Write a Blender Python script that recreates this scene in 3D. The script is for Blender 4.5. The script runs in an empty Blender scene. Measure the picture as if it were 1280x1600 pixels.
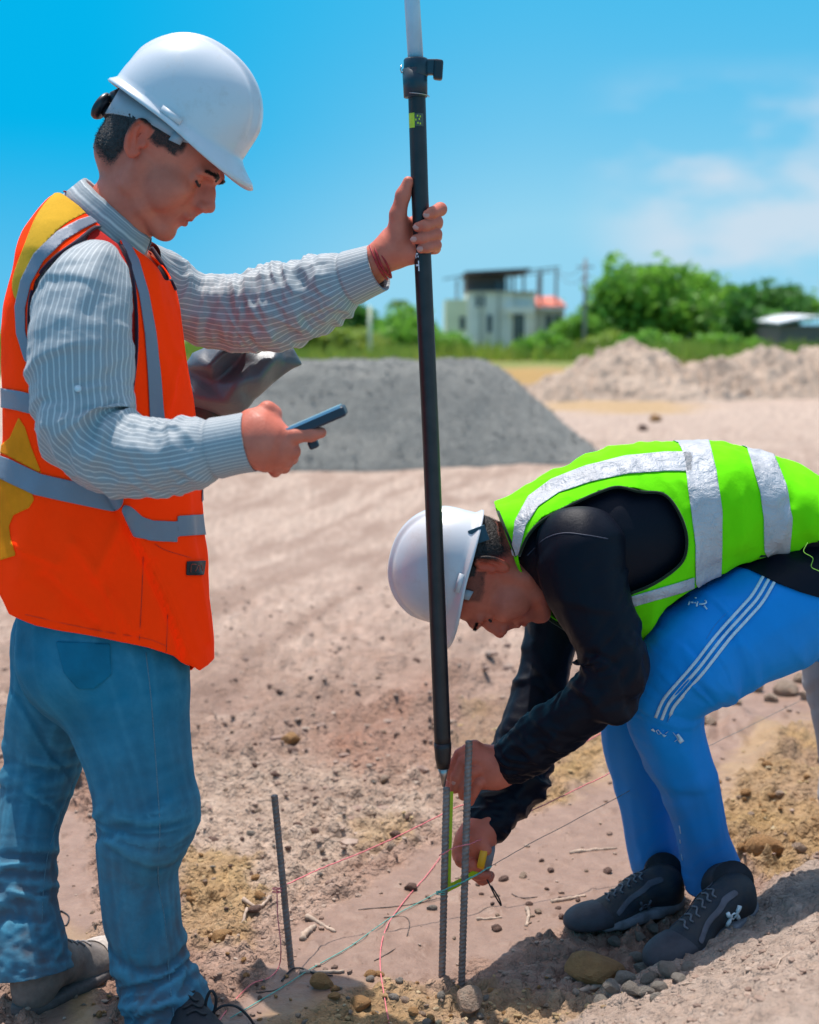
import bpy, bmesh, math, random
import numpy as np
from mathutils import Vector, Matrix

# ------------------------------------------------------------------ camera, sky, sun, exposure
scene = bpy.context.scene
COL = scene.collection
CAM_Z = 1.22
FPX = 2222.0                       # focal length in photograph pixels (1280 x 1600)
PITCH = math.atan(272.0 / FPX)     # horizon 272 px above the centre
cam_data = bpy.data.cameras.new("camera")
cam = bpy.data.objects.new("camera", cam_data)
COL.objects.link(cam)
cam.location = (0, 0, CAM_Z)
cam.rotation_euler = (math.pi / 2 - PITCH, 0, 0)
cam_data.sensor_fit = 'VERTICAL'
cam_data.sensor_height = 36.0
cam_data.lens = 50.0
cam_data.clip_start = 0.05
cam_data.clip_end = 6000
cam_data.dof.use_dof = True
cam_data.dof.focus_distance = 2.66
cam_data.dof.aperture_fstop = 3.4
scene.camera = cam

SUN_DIR = Vector((-0.13, 0.26, 0.98)).normalized()      # towards the sun: high, behind and to the left
SUN_EL = math.asin(SUN_DIR.z)
SUN_AZ = math.atan2(SUN_DIR.x, SUN_DIR.y)
world = bpy.data.worlds.new("World")
scene.world = world
world.use_nodes = True
wn, wl = world.node_tree.nodes, world.node_tree.links
wn.clear()
w_out = wn.new("ShaderNodeOutputWorld")
w_bg = wn.new("ShaderNodeBackground")
w_bg.inputs[1].default_value = 0.15
CLOUD_X, CLOUD_Y, CLOUD_Z = 0.37, 0.1, 0.135
w_sky = wn.new("ShaderNodeTexSky")
w_sky.sky_type = 'NISHITA'
w_sky.sun_disc = False
w_sky.sun_elevation = SUN_EL
w_sky.sun_rotation = SUN_AZ
w_sky.altitude = 0
w_sky.air_density = 1.0
w_sky.dust_density = 2.2
w_sky.ozone_density = 2.2
# the sky of this humid noon: deep cyan to the left and above, a pale veil low on the right
w_co = wn.new("ShaderNodeTexCoord")
w_sep = wn.new("ShaderNodeSeparateXYZ"); wl.new(w_co.outputs['Generated'], w_sep.inputs[0])
def w_mr(src, a, b, c, d):
    n = wn.new("ShaderNodeMapRange"); n.interpolation_type = 'SMOOTHSTEP'
    wl.new(src, n.inputs[0])
    for i, v in zip((1, 2, 3, 4), (a, b, c, d)): n.inputs[i].default_value = v
    return n.outputs[0]
def w_mix(f, a, b, mode='MIX'):
    n = wn.new("ShaderNodeMix"); n.data_type = 'RGBA'; n.blend_type = mode
    for s_, v in ((0, f), (6, a), (7, b)):
        if isinstance(v, (int, float)): n.inputs[s_].default_value = v
        elif isinstance(v, tuple): n.inputs[s_].default_value = (*v, 1)
        else: wl.new(v, n.inputs[s_])
    return n.outputs[2]
def w_math(op, a, b):
    n = wn.new("ShaderNodeMath"); n.operation = op; n.use_clamp = True
    for i, v in enumerate((a, b)):
        if isinstance(v, (int, float)): n.inputs[i].default_value = v
        else: wl.new(v, n.inputs[i])
    return n.outputs[0]
K = 1.0 / (0.15 * 2 ** 0.32)
def kc(r, g, b): return (r * K, g * K, b * K)
w_pale = w_math('MULTIPLY', w_mr(w_sep.outputs[0], -0.22, 0.10, 0.0, 1.0), w_mr(w_sep.outputs[2], 0.0, 0.25, 1.0, 0.22))
w_low = w_mr(w_sep.outputs[2], 0.0, 0.15, 0.42, 0.0)
w_grad = w_mix(w_math('ADD', w_pale, w_low), kc(0.001, 0.455, 0.84), kc(0.30, 0.665, 0.88))
w_nat = w_mix(1.0, w_sky.outputs[0], (1.20, 1.20, 1.15), 'MULTIPLY')
w_base = w_mix(w_mr(w_sep.outputs[2], 0.26, 0.60, 1.0, 0.10), w_nat, w_grad)
# soft low cumulus
w_map = wn.new("ShaderNodeMapping"); w_map.inputs['Scale'].default_value = (1.0, 1.0, 2.3)
w_map.inputs['Location'].default_value = (CLOUD_X, CLOUD_Y, CLOUD_Z)
wl.new(w_co.outputs['Generated'], w_map.inputs[0])
w_n = wn.new("ShaderNodeTexNoise"); w_n.inputs['Scale'].default_value = 9.0
w_n.inputs['Detail'].default_value = 4; w_n.inputs['Roughness'].default_value = 0.45
wl.new(w_map.outputs[0], w_n.inputs['Vector'])
w_cl = w_math('MULTIPLY', w_mr(w_n.outputs[0], 0.44, 0.68, 0.0, 0.85), w_mr(w_sep.outputs[0], 0.10, 0.19, 0.0, 1.0))
w_cl = w_math('MULTIPLY', w_cl, w_mr(w_sep.outputs[2], 0.13, 0.19, 1.0, 0.0))
wl.new(w_mix(w_cl, w_base, kc(0.64, 0.75, 0.86)), w_bg.inputs[0])
wl.new(w_bg.outputs[0], w_out.inputs[0])

sun_data = bpy.data.lights.new("sun", 'SUN')
sun_data.energy = 4.0
sun_data.angle = math.radians(0.53)
sun_data.color = (1.0, 0.955, 0.90)
sun = bpy.data.objects.new("sun", sun_data)
COL.objects.link(sun)
sun.rotation_euler = SUN_DIR.to_track_quat('Z', 'Y').to_euler()

scene.render.engine = 'CYCLES'
scene.view_settings.view_transform = 'Standard'
scene.view_settings.look = 'None'
scene.view_settings.exposure = 0.32
scene.view_settings.gamma = 1.0
scene.view_settings.use_curve_mapping = False
scene.cycles.max_bounces = 8
scene.cycles.use_denoising = True

# ------------------------------------------------------------------ numbers
rng = np.random.default_rng(7)
random.seed(7)
CP, SP = math.cos(PITCH), math.sin(PITCH)

def at(px, py, Y):
    """the point of the place seen at pixel (px, py) of the photograph, Y metres away"""
    dx = (px - 640.0) / FPX
    dy = (800.0 - py) / FPX
    wy = CP + dy * SP
    wz = -SP + dy * CP
    k = Y / wy
    return np.array([dx * k, Y, CAM_Z + wz * k])

def rad(rpx, Y):
    return rpx / FPX * Y

def proj(V):
    V = np.asarray(V)
    dx, dy, dz = V[:, 0], V[:, 1], V[:, 2] - CAM_Z
    depth = dy * CP - dz * SP
    up = dy * SP + dz * CP
    return 640 + FPX * dx / depth, 800 - FPX * up / depth

def smoothstep(a, b, x):
    t = np.clip((x - a) / (b - a), 0, 1)
    return t * t * (3 - 2 * t)

def _hash(ix, iy, iz, seed):
    n = (ix * 374761393 + iy * 668265263 + iz * 2147483647 + seed * 1274126177) & 0xffffffff
    n = ((n ^ (n >> 13)) * 1274126177) & 0xffffffff
    n = (n ^ (n >> 16)) & 0xffffffff
    return n

def noise(x, y, z=0.0, seed=0):
    """gradient noise, about -1..1"""
    x = np.asarray(x, float); y = np.asarray(y, float)
    z = np.zeros_like(x) + z
    x, y = np.broadcast_arrays(x, y)
    x0 = np.floor(x).astype(np.int64); y0 = np.floor(y).astype(np.int64); z0 = np.floor(z).astype(np.int64)
    fx, fy, fz = x - x0, y - y0, z - z0
    u = fx * fx * fx * (fx * (fx * 6 - 15) + 10)
    v = fy * fy * fy * (fy * (fy * 6 - 15) + 10)
    w = fz * fz * fz * (fz * (fz * 6 - 15) + 10)
    out = 0
    for i in (0, 1):
        for j in (0, 1):
            for k in (0, 1):
                h = _hash(x0 + i, y0 + j, z0 + k, seed)
                gx = (h & 1023) / 511.5 - 1
                gy = ((h >> 10) & 1023) / 511.5 - 1
                gz = ((h >> 20) & 1023) / 511.5 - 1
                d = gx * (fx - i) + gy * (fy - j) + gz * (fz - k)
                out = out + d * (u if i else 1 - u) * (v if j else 1 - v) * (w if k else 1 - w)
    return out * 1.2

def fbm(x, y, z=0.0, octaves=4, seed=0, gain=0.5):
    a, s, f = 1.0, 0.0, 1.0
    for o in range(octaves):
        s = s + a * noise(np.asarray(x) * f, np.asarray(y) * f, np.asarray(z) * f, seed + o * 17)
        a *= gain; f *= 2.03
    return s

def worley(x, y, seed=0, jitter=0.9):
    """distance to the nearest of scattered points, one per unit cell, and a random value of that point"""
    x = np.asarray(x, float); y = np.asarray(y, float)
    x0 = np.floor(x).astype(np.int64); y0 = np.floor(y).astype(np.int64)
    best = np.full(x.shape, 9.0); val = np.zeros(x.shape)
    for i in (-1, 0, 1):
        for j in (-1, 0, 1):
            h = _hash(x0 + i, y0 + j, x0 * 0, seed)
            px = x0 + i + 0.5 + jitter * ((h & 1023) / 1023.0 - 0.5); py = y0 + j + 0.5 + jitter * (((h >> 10) & 1023) / 1023.0 - 0.5)
            d = np.hypot(x - px, y - py)
            w = d < best
            best = np.where(w, d, best); val = np.where(w, ((h >> 20) & 1023) / 1023.0, val)
    return best, val

def ridge(n):
    return 1 - 2 * np.abs(n)

# ------------------------------------------------------------------ distance fields -> meshes
class Field:
    def __init__(self, lo, hi, h):
        self.h = h
        self.lo = np.array(lo, float)
        self.n = np.maximum(np.ceil((np.array(hi) - self.lo) / h).astype(int) + 1, 4)
        self.ax = [self.lo[i] + np.arange(self.n[i]) * h for i in range(3)]
        self.F = np.full(self.n, 0.06, np.float32)

    def block(self, lo, hi, m):
        sl, co = [], []
        for i in range(3):
            a = max(int((lo[i] - m - self.lo[i]) / self.h), 0)
            b = min(int((hi[i] + m - self.lo[i]) / self.h) + 2, self.n[i])
            if b <= a:
                return None, None
            sl.append(slice(a, b)); co.append(self.ax[i][a:b].astype(np.float32))
        return tuple(sl), (co[0][:, None, None], co[1][None, :, None], co[2][None, None, :])

    def put(self, sl, d, k, op):
        A = self.F[sl]
        if op == 'sub':
            d = -d
            if k > 0:
                h = np.clip(0.5 - 0.5 * (A - d) / k, 0, 1)
                self.F[sl] = A + (d - A) * h + k * h * (1 - h)
            else:
                self.F[sl] = np.maximum(A, d)
            return
        if k > 0:
            h = np.clip(0.5 + 0.5 * (A - d) / k, 0, 1)
            self.F[sl] = A + (d - A) * h - k * h * (1 - h)
        else:
            self.F[sl] = np.minimum(A, d)

    def cap(self, a, b, ra, rb, k=0.0, op='add', sy=1.0):
        a = np.array(a, float); b = np.array(b, float)
        R = max(ra, rb) * max(1, sy)
        sl, c = self.block(np.minimum(a, b) - R, np.maximum(a, b) + R, max(k, 0.012) + 0.012)
        if sl is None:
            return
        X, Y, Z = c
        ab = b - a
        aby = ab[1] / sy
        L = ab[0] ** 2 + aby ** 2 + ab[2] ** 2 + 1e-12
        x, y, z = X - a[0], (Y - a[1]) / sy, Z - a[2]
        t = np.clip((x * ab[0] + y * aby + z * ab[2]) / L, 0, 1)
        d = np.sqrt((x - t * ab[0]) ** 2 + (y - t * aby) ** 2 + (z - t * ab[2]) ** 2) - (ra + (rb - ra) * t)
        self.put(sl, d.astype(np.float32), k, op)

    def chain(self, pts, rs, k=0.0, op='add', sy=1.0, kk=None):
        for i in range(len(pts) - 1):
            self.cap(pts[i], pts[i + 1], rs[i], rs[i + 1], k, op, sy)

    def ell(self, c, r, k=0.0, op='add', R=None):
        c = np.array(c, float); r = np.array(r, float)
        m = r.max() if R is not None else r
        sl, co = self.block(c - m, c + m, max(k, 0.012) + 0.012)
        if sl is None:
            return
        X, Y, Z = co[0] - c[0], co[1] - c[1], co[2] - c[2]
        if R is not None:     # rows are the ellipsoid's axes
            R = np.array(R, float)
            X, Y, Z = (R[0][0] * X + R[0][1] * Y + R[0][2] * Z, R[1][0] * X + R[1][1] * Y + R[1][2] * Z,
                       R[2][0] * X + R[2][1] * Y + R[2][2] * Z)
        k0 = np.sqrt((X / r[0]) ** 2 + (Y / r[1]) ** 2 + (Z / r[2]) ** 2)
        k1 = np.sqrt((X / r[0] ** 2) ** 2 + (Y / r[1] ** 2) ** 2 + (Z / r[2] ** 2) ** 2) + 1e-6
        self.put(sl, (k0 * (k0 - 1) / k1).astype(np.float32), k, op)

    def mesh(self):
        F = self.F
        for ax in range(3):
            for e in (0, -1):
                s = [slice(None)] * 3; s[ax] = e
                F[tuple(s)] = np.maximum(F[tuple(s)], 0.001)
        n = self.n
        acc = np.zeros((n[0] - 1, n[1] - 1, n[2] - 1, 3), np.float32)
        cnt = np.zeros((n[0] - 1, n[1] - 1, n[2] - 1), np.float32)
        quads = []
        # crossings along each axis
        for ax in range(3):
            s0 = [slice(None)] * 3; s1 = [slice(None)] * 3
            s0[ax] = slice(0, -1); s1[ax] = slice(1, None)
            A, B = F[tuple(s0)], F[tuple(s1)]
            C = (A < 0) != (B < 0)
            idx = np.argwhere(C)
            if len(idx) == 0:
                continue
            a = A[C]; b = B[C]
            t = a / (a - b)
            pos = idx.astype(np.float32).copy()
            pos[:, ax] += t
            o1, o2 = [(1, 2), (2, 0), (0, 1)][ax]
            cells = []
            ok = (idx[:, o1] > 0) & (idx[:, o2] > 0) & (idx[:, o1] < n[o1] - 1) & (idx[:, o2] < n[o2] - 1)
            for d1, d2 in ((-1, -1), (0, -1), (0, 0), (-1, 0)):
                cidx = idx.copy()
                cidx[:, o1] += d1; cidx[:, o2] += d2
                good = np.all((cidx >= 0) & (cidx < np.array(n) - 1), axis=1)
                ci = cidx[good]
                np.add.at(acc, (ci[:, 0], ci[:, 1], ci[:, 2]), pos[good])
                np.add.at(cnt, (ci[:, 0], ci[:, 1], ci[:, 2]), 1)
                cells.append(cidx)
            q = np.stack(cells, 1)[ok]
            flip = (a < 0)[ok]
            q = np.where(flip[:, None, None], q, q[:, ::-1])
            quads.append(q)
        active = cnt > 0
        ids = np.full(cnt.shape, -1, np.int64)
        ids[active] = np.arange(active.sum())
        V = acc[active] / cnt[active][:, None]
        V = V * self.h + self.lo
        Q = np.concatenate(quads)
        Q = ids[Q[..., 0], Q[..., 1], Q[..., 2]]
        return V.astype(float), Q

def edges_of(Q):
    n = Q.shape[1]
    E = np.concatenate([Q[:, [i, (i + 1) % n]] for i in range(n)])
    E.sort(axis=1)
    return np.unique(E, axis=0)

def relax(V, Q, it=3, lam=0.5):
    E = edges_of(Q)
    N = len(V)
    deg = np.bincount(E.ravel(), minlength=N).astype(float)[:, None] + 1e-9
    for _ in range(it):
        S = np.zeros_like(V)
        for c in range(3):
            S[:, c] = np.bincount(E[:, 0], V[E[:, 1], c], N) + np.bincount(E[:, 1], V[E[:, 0], c], N)
        V = V + lam * (S / deg - V)
    return V

def vnormals(V, Q):
    if Q.shape[1] == 4:
        fn = np.cross(V[Q[:, 2]] - V[Q[:, 0]], V[Q[:, 3]] - V[Q[:, 1]])
    else:
        fn = np.cross(V[Q[:, 1]] - V[Q[:, 0]], V[Q[:, 2]] - V[Q[:, 0]])
    N = np.zeros_like(V)
    for i in range(Q.shape[1]):
        for c in range(3):
            N[:, c] += np.bincount(Q[:, i], fn[:, c], len(V))
    return N / (np.linalg.norm(N, axis=1, keepdims=True) + 1e-12)

def tris(Q):
    return Q if Q.shape[1] == 3 else np.concatenate([Q[:, [0, 1, 2]], Q[:, [0, 2, 3]]])

def clip(V, T, f, attrs=None):
    """keep the part of a triangle mesh where f > 0, cut cleanly along f = 0"""
    T = tris(T)
    f = np.where(np.abs(f) < 1e-7, 1e-7, f)
    pos = f > 0
    k = pos[T].sum(1)
    keep = T[k == 3]
    A = list(attrs) if attrs else []
    newV = [V]; newA = [[a] for a in A]
    base = len(V)
    out = [keep]
    part = T[(k == 1) | (k == 2)]
    if len(part):
        E = np.concatenate([part[:, [0, 1]], part[:, [1, 2]], part[:, [2, 0]]])
        E = E[pos[E[:, 0]] != pos[E[:, 1]]]
        E.sort(axis=1)
        E = np.unique(E, axis=0)
        t = f[E[:, 0]] / (f[E[:, 0]] - f[E[:, 1]])
        newV.append(V[E[:, 0]] + t[:, None] * (V[E[:, 1]] - V[E[:, 0]]))
        for i, a in enumerate(A):
            tt = t if a.ndim == 1 else t[:, None]
            newA[i].append(a[E[:, 0]] + tt * (a[E[:, 1]] - a[E[:, 0]]))
        key = {(int(p), int(q)): base + i for i, (p, q) in enumerate(E)}
        res = []
        for tr in part:
            p = pos[tr]
            s = int(p.sum())
            if s == 1:
                i = int(np.argmax(p)); a, b, c = int(tr[i]), int(tr[(i + 1) % 3]), int(tr[(i + 2) % 3])
                res.append((a, key[(min(a, b), max(a, b))], key[(min(a, c), max(a, c))]))
            else:
                i = int(np.argmin(p)); a, b, c = int(tr[i]), int(tr[(i + 1) % 3]), int(tr[(i + 2) % 3])
                ab, ac = key[(min(a, b), max(a, b))], key[(min(a, c), max(a, c))]
                res.append((ab, b, c)); res.append((ab, c, ac))
        out.append(np.array(res, dtype=np.int64))
    V2 = np.concatenate(newV); T2 = np.concatenate(out)
    used = np.unique(T2)
    m = np.full(len(V2), -1, np.int64); m[used] = np.arange(len(used))
    A2 = [np.concatenate(a)[used] for a in newA]
    return V2[used], m[T2], A2

def biggest(V, T, attrs=None):
    """only the largest connected island"""
    lab = np.arange(len(V))
    E = edges_of(T)
    for _ in range(400):
        m = np.minimum(lab[E[:, 0]], lab[E[:, 1]])
        new = lab.copy()
        np.minimum.at(new, E[:, 0], m); np.minimum.at(new, E[:, 1], m)
        new = new[new]
        if (new == lab).all():
            break
        lab = new
    b = np.bincount(lab).argmax()
    T2 = T[lab[T[:, 0]] == b]
    used = np.unique(T2)
    m = np.full(len(V), -1, np.int64); m[used] = np.arange(len(used))
    return V[used], m[T2], [a[used] for a in (attrs or [])]

def seg_dist(x, y, poly, closed=False):
    P = np.array(poly, float)
    if closed:
        P = np.vstack([P, P[:1]])
    best = np.full(len(x), 1e18); bt = np.zeros(len(x)); s0 = 0
    for i in range(len(P) - 1):
        a, b = P[i], P[i + 1]
        ab = b - a; L = ab @ ab + 1e-12
        t = np.clip(((x - a[0]) * ab[0] + (y - a[1]) * ab[1]) / L, 0, 1)
        d = (x - a[0] - t * ab[0]) ** 2 + (y - a[1] - t * ab[1]) ** 2
        w = d < best
        best = np.where(w, d, best); bt = np.where(w, i + t, bt)
    return np.sqrt(best), bt

def poly_sd(x, y, poly):
    """signed distance, positive inside"""
    d, _ = seg_dist(x, y, poly, True)
    P = np.array(poly, float); n = len(P)
    ins = np.zeros(len(x), bool)
    j = n - 1
    for i in range(n):
        yi, yj, xi, xj = P[i, 1], P[j, 1], P[i, 0], P[j, 0]
        c = ((yi > y) != (yj > y)) & (x < (xj - xi) * (y - yi) / (yj - yi + 1e-12) + xi)
        ins ^= c
        j = i
    return np.where(ins, d, -d)

def smooth_line(pts, n=60, closed=False):
    P = np.array(pts, float)
    if closed:
        P = np.vstack([P[-1:], P, P[:2]])
    else:
        P = np.vstack([2 * P[0] - P[1], P, 2 * P[-1] - P[-2]])
    out = []
    m = len(P) - 3
    for i in range(m):
        p0, p1, p2, p3 = P[i:i + 4]
        k = max(int(n / m), 2)
        for t in np.arange(k) / k:
            out.append(0.5 * ((2 * p1) + (-p0 + p2) * t + (2 * p0 - 5 * p1 + 4 * p2 - p3) * t * t + (-p0 + 3 * p1 - 3 * p2 + p3) * t ** 3))
    if not closed:
        out.append(P[-2])
    return np.array(out)

# ------------------------------------------------------------------ objects
def mesh_data(name, V, F, mat=None, smooth=True, attrs=None):
    me = bpy.data.meshes.new(name)
    V = np.asarray(V, np.float32)
    if isinstance(F, np.ndarray):
        nf, k = F.shape
        me.vertices.add(len(V)); me.vertices.foreach_set('co', V.ravel())
        me.loops.add(nf * k); me.loops.foreach_set('vertex_index', F.astype(np.int32).ravel())
        me.polygons.add(nf)
        me.polygons.foreach_set('loop_start', np.arange(nf, dtype=np.int32) * k)
        me.polygons.foreach_set('loop_total', np.full(nf, k, np.int32))
        me.update(calc_edges=True)
        me.validate()
    else:
        me.from_pydata([tuple(map(float, v)) for v in V], [], F)
        me.update()
    me.polygons.foreach_set('use_smooth', [smooth] * len(me.polygons))
    if attrs:
        for k_, a in attrs.items():
            if a.ndim == 1:
                at_ = me.attributes.new(k_, 'FLOAT', 'POINT'); at_.data.foreach_set('value', a.astype(np.float32))
            else:
                at_ = me.attributes.new(k_, 'FLOAT_VECTOR', 'POINT'); at_.data.foreach_set('vector', a.astype(np.float32).ravel())
    if mat:
        me.materials.append(mat)
    return me

def link(name, me, parent=None):
    o = bpy.data.objects.new(name, me)
    COL.objects.link(o)
    if parent is not None:
        o.parent = parent
        o.matrix_parent_inverse = Matrix.Translation(parent.location).inverted() if parent.type == 'EMPTY' or True else Matrix()
    return o

def obj(name, V, F, mat, parent=None, smooth=True, attrs=None, kind=None, label=None):
    o = link(name, mesh_data(name, V, F, mat, smooth, attrs), parent)
    if kind: o['kind'] = kind
    if label: o['label'] = label
    return o

def tag(o, label, cat, group=None, kind=None):
    o['label'] = label; o['category'] = cat
    if group: o['group'] = group
    if kind: o['kind'] = kind
    return o

def thing(name, loc, label, cat, group=None):
    o = bpy.data.objects.new(name, None)
    o.empty_display_size = 0.1
    o.location = [float(c) for c in loc]
    COL.objects.link(o)
    return tag(o, label, cat, group)

def solidify(o, t, offset=-1, rim=True):
    m = o.modifiers.new('thickness', 'SOLIDIFY'); m.thickness = t; m.offset = offset; m.use_rim = rim
    return o

class MB:
    """collects simple shapes as one mesh"""
    def __init__(self):
        self.V = []; self.F = []
    def add(self, V, F):
        b = len(self.V)
        self.V.extend([tuple(map(float, v)) for v in V]); self.F.extend([tuple(int(i) + b for i in f) for f in F])
    def box(self, lo, hi):
        x0, y0, z0 = lo; x1, y1, z1 = hi
        self.add([(x0, y0, z0), (x1, y0, z0), (x1, y1, z0), (x0, y1, z0), (x0, y0, z1), (x1, y0, z1), (x1, y1, z1), (x0, y1, z1)],
                 [(0, 3, 2, 1), (4, 5, 6, 7), (0, 1, 5, 4), (1, 2, 6, 5), (2, 3, 7, 6), (3, 0, 4, 7)])
    def obox(self, c, ax, ay, az):
        c = np.array(c, float); ax = np.array(ax, float); ay = np.array(ay, float); az = np.array(az, float)
        v = [c + i * ax + j * ay + k * az for k in (-1, 1) for i, j in ((-1, -1), (1, -1), (1, 1), (-1, 1))]
        self.add(v, [(0, 3, 2, 1), (4, 5, 6, 7), (0, 1, 5, 4), (1, 2, 6, 5), (2, 3, 7, 6), (3, 0, 4, 7)])
    def tube(self, pts, r, seg=8, caps=True):
        V, F = tube_vf(pts, r, seg, caps)
        self.add(V, F)
    def build(self, name, mat, parent=None, smooth=False, **k):
        return obj(name, np.array(self.V), self.F, mat, parent, smooth, **k)

def frames(P):
    P = np.asarray(P, float)
    T = np.gradient(P, axis=0)
    T /= np.linalg.norm(T, axis=1, keepdims=True) + 1e-12
    up = np.array([0, 0, 1.0]) if abs(T[0][2]) < 0.9 else np.array([0, 1.0, 0])
    n = np.cross(T[0], up); n /= np.linalg.norm(n)
    N = [n]
    for i in range(1, len(P)):
        n = N[-1] - T[i] * (N[-1] @ T[i]); n /= np.linalg.norm(n) + 1e-12
        N.append(n)
    N = np.array(N)
    return T, N, np.cross(T, N)

def tube_vf(pts, r, seg=8, caps=True):
    P = np.asarray(pts, float)
    T, N, B = frames(P)
    r = np.zeros(len(P)) + r
    V = []
    for i in range(len(P)):
        for k in range(seg):
            a = 2 * math.pi * k / seg
            V.append(P[i] + r[i] * (math.cos(a) * N[i] + math.sin(a) * B[i]))
    F = []
    for i in range(len(P) - 1):
        for k in range(seg):
            k2 = (k + 1) % seg
            F.append((i * seg + k, i * seg + k2, (i + 1) * seg + k2, (i + 1) * seg + k))
    if caps:
        F.append(tuple(range(seg))[::-1]); F.append(tuple((len(P) - 1) * seg + k for k in range(seg)))
    return V, F

def tube(name, pts, r, mat, parent=None, seg=8, **k):
    V, F = tube_vf(pts, r, seg)
    return obj(name, np.array(V), F, mat, parent, True, **k)

# ------------------------------------------------------------------ materials
def new_mat(name):
    m = bpy.data.materials.new(name); m.use_nodes = True
    nt = m.node_tree
    return m, nt, nt.nodes['Principled BSDF']

def mth(nt, op, a, b=None, clamp=False):
    n = nt.nodes.new('ShaderNodeMath'); n.operation = op; n.use_clamp = clamp
    for i, v in enumerate((a, b)):
        if v is None: continue
        if isinstance(v, (int, float)): n.inputs[i].default_value = v
        else: nt.links.new(v, n.inputs[i])
    return n.outputs[0]

def mix(nt, f, a, b, mode='MIX'):
    n = nt.nodes.new('ShaderNodeMix'); n.data_type = 'RGBA'; n.blend_type = mode
    for s, v in ((0, f), (6, a), (7, b)):
        if isinstance(v, (int, float)): n.inputs[s].default_value = v
        elif isinstance(v, tuple): n.inputs[s].default_value = (*v[:3], 1)
        else: nt.links.new(v, n.inputs[s])
    return n.outputs[2]

def tex(nt, scale, detail=4, rough=0.5, vec=None, kind='Noise', dist=0.0):
    n = nt.nodes.new('ShaderNodeTex' + kind)
    n.inputs['Scale'].default_value = scale
    if kind == 'Noise':
        n.inputs['Detail'].default_value = detail; n.inputs['Roughness'].default_value = rough
        n.inputs['Distortion'].default_value = dist
    if vec is None:
        c = nt.nodes.new('ShaderNodeTexCoord'); vec = c.outputs['Object']
    nt.links.new(vec, n.inputs['Vector'])
    return n.outputs[0]

def ramp(nt, v, stops):
    r = nt.nodes.new('ShaderNodeValToRGB')
    while len(r.color_ramp.elements) < len(stops): r.color_ramp.elements.new(0.5)
    for e, (p, c) in zip(r.color_ramp.elements, stops):
        e.position = p; e.color = (c, c, c, 1) if isinstance(c, (int, float)) else (*c, 1)
    nt.links.new(v, r.inputs[0])
    return r.outputs[0]

def bump(nt, bsdf, h, strength=0.3, dist=0.002):
    b = nt.nodes.new('ShaderNodeBump'); b.inputs['Strength'].default_value = strength
    b.inputs['Distance'].default_value = dist
    nt.links.new(h, b.inputs['Height']); nt.links.new(b.outputs[0], bsdf.inputs['Normal'])
    return b

def attr(nt, name):
    a = nt.nodes.new('ShaderNodeAttribute'); a.attribute_name = name
    return a

def simple(name, col, rough=0.6, var=0.15, vscale=8.0, bs=0.0, bscale=60.0, bdist=0.002, metal=0.0, spec=0.5, col2=None, sheen=0.0):
    m, nt, b = new_mat(name)
    n = tex(nt, vscale, 5, 0.55)
    c2 = col2 if col2 else tuple(c * (1 - var) for c in col)
    c1 = col if col2 else tuple(min(c * (1 + var), 1) for c in col)
    f = ramp(nt, n, [(0.35, 0.0), (0.65, 1.0)])
    nt.links.new(mix(nt, f, c1, c2), b.inputs['Base Color'])
    b.inputs['Roughness'].default_value = rough
    b.inputs['Metallic'].default_value = metal
    b.inputs['Specular IOR Level'].default_value = spec
    if sheen: b.inputs['Sheen Weight'].default_value = sheen
    if bs > 0:
        bump(nt, b, tex(nt, bscale, 6, 0.6), bs, bdist)
    return m
# ------------------------------------------------------------------ ground
BANK_A, BANK_B = np.array([0.31, 2.50]), np.array([0.88, 3.16])
def bank_amount(x, y):
    d = BANK_B - BANK_A
    L = np.hypot(*d)
    s = ((x - BANK_A[0]) * d[1] - (y - BANK_A[1]) * d[0]) / L      # > 0 on the near right side
    s = s + 0.035 * noise(np.asarray(x) * 7, np.asarray(y) * 7, 0.3, 91)
    along = ((x - BANK_A[0]) * d[0] + (y - BANK_A[1]) * d[1]) / L
    return s, along

WET = [(250, 1660), (330, 1590), (420, 1530), (455, 1440), (560, 1385), (640, 1330), (740, 1295), (850, 1262), (930, 1205), (1060, 1120), (1180, 1065), (1300, 1000),
       (1330, 1080), (1200, 1175), (1140, 1230), (1120, 1310), (1000, 1370), (900, 1440), (750, 1490), (640, 1525), (520, 1545), (430, 1590), (340, 1660)]
WET2 = [(60, 1250), (110, 1230), (150, 1330), (150, 1500), (200, 1660), (60, 1660), (60, 1400)]
OCHRE = [[(1120, 1200), (1200, 1130), (1300, 1120), (1330, 1330), (1210, 1370), (1150, 1330), (1110, 1290)],
         [(830, 1205), (900, 1160), (960, 1165), (950, 1215), (860, 1250), (810, 1260)],
         [(720, 1110), (790, 1090), (830, 1140), (780, 1180), (720, 1170)],
         [(430, 1560), (560, 1535), (700, 1530), (850, 1545), (1000, 1560), (960, 1660), (400, 1660)],
         [(285, 1320), (380, 1330), (420, 1400), (380, 1470), (280, 1460)],
         [(100, 1440), (150, 1460), (150, 1600), (110, 1600)],
         [(560, 1280), (640, 1270), (650, 1300), (560, 1320)]]
PALE = [(250, 1150), (420, 1180), (560, 1190), (700, 1160), (700, 1260), (560, 1330), (420, 1420), (260, 1330)]
REDD = [(520, 1090), (720, 1040), (720, 1200), (600, 1230), (500, 1180)]

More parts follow.
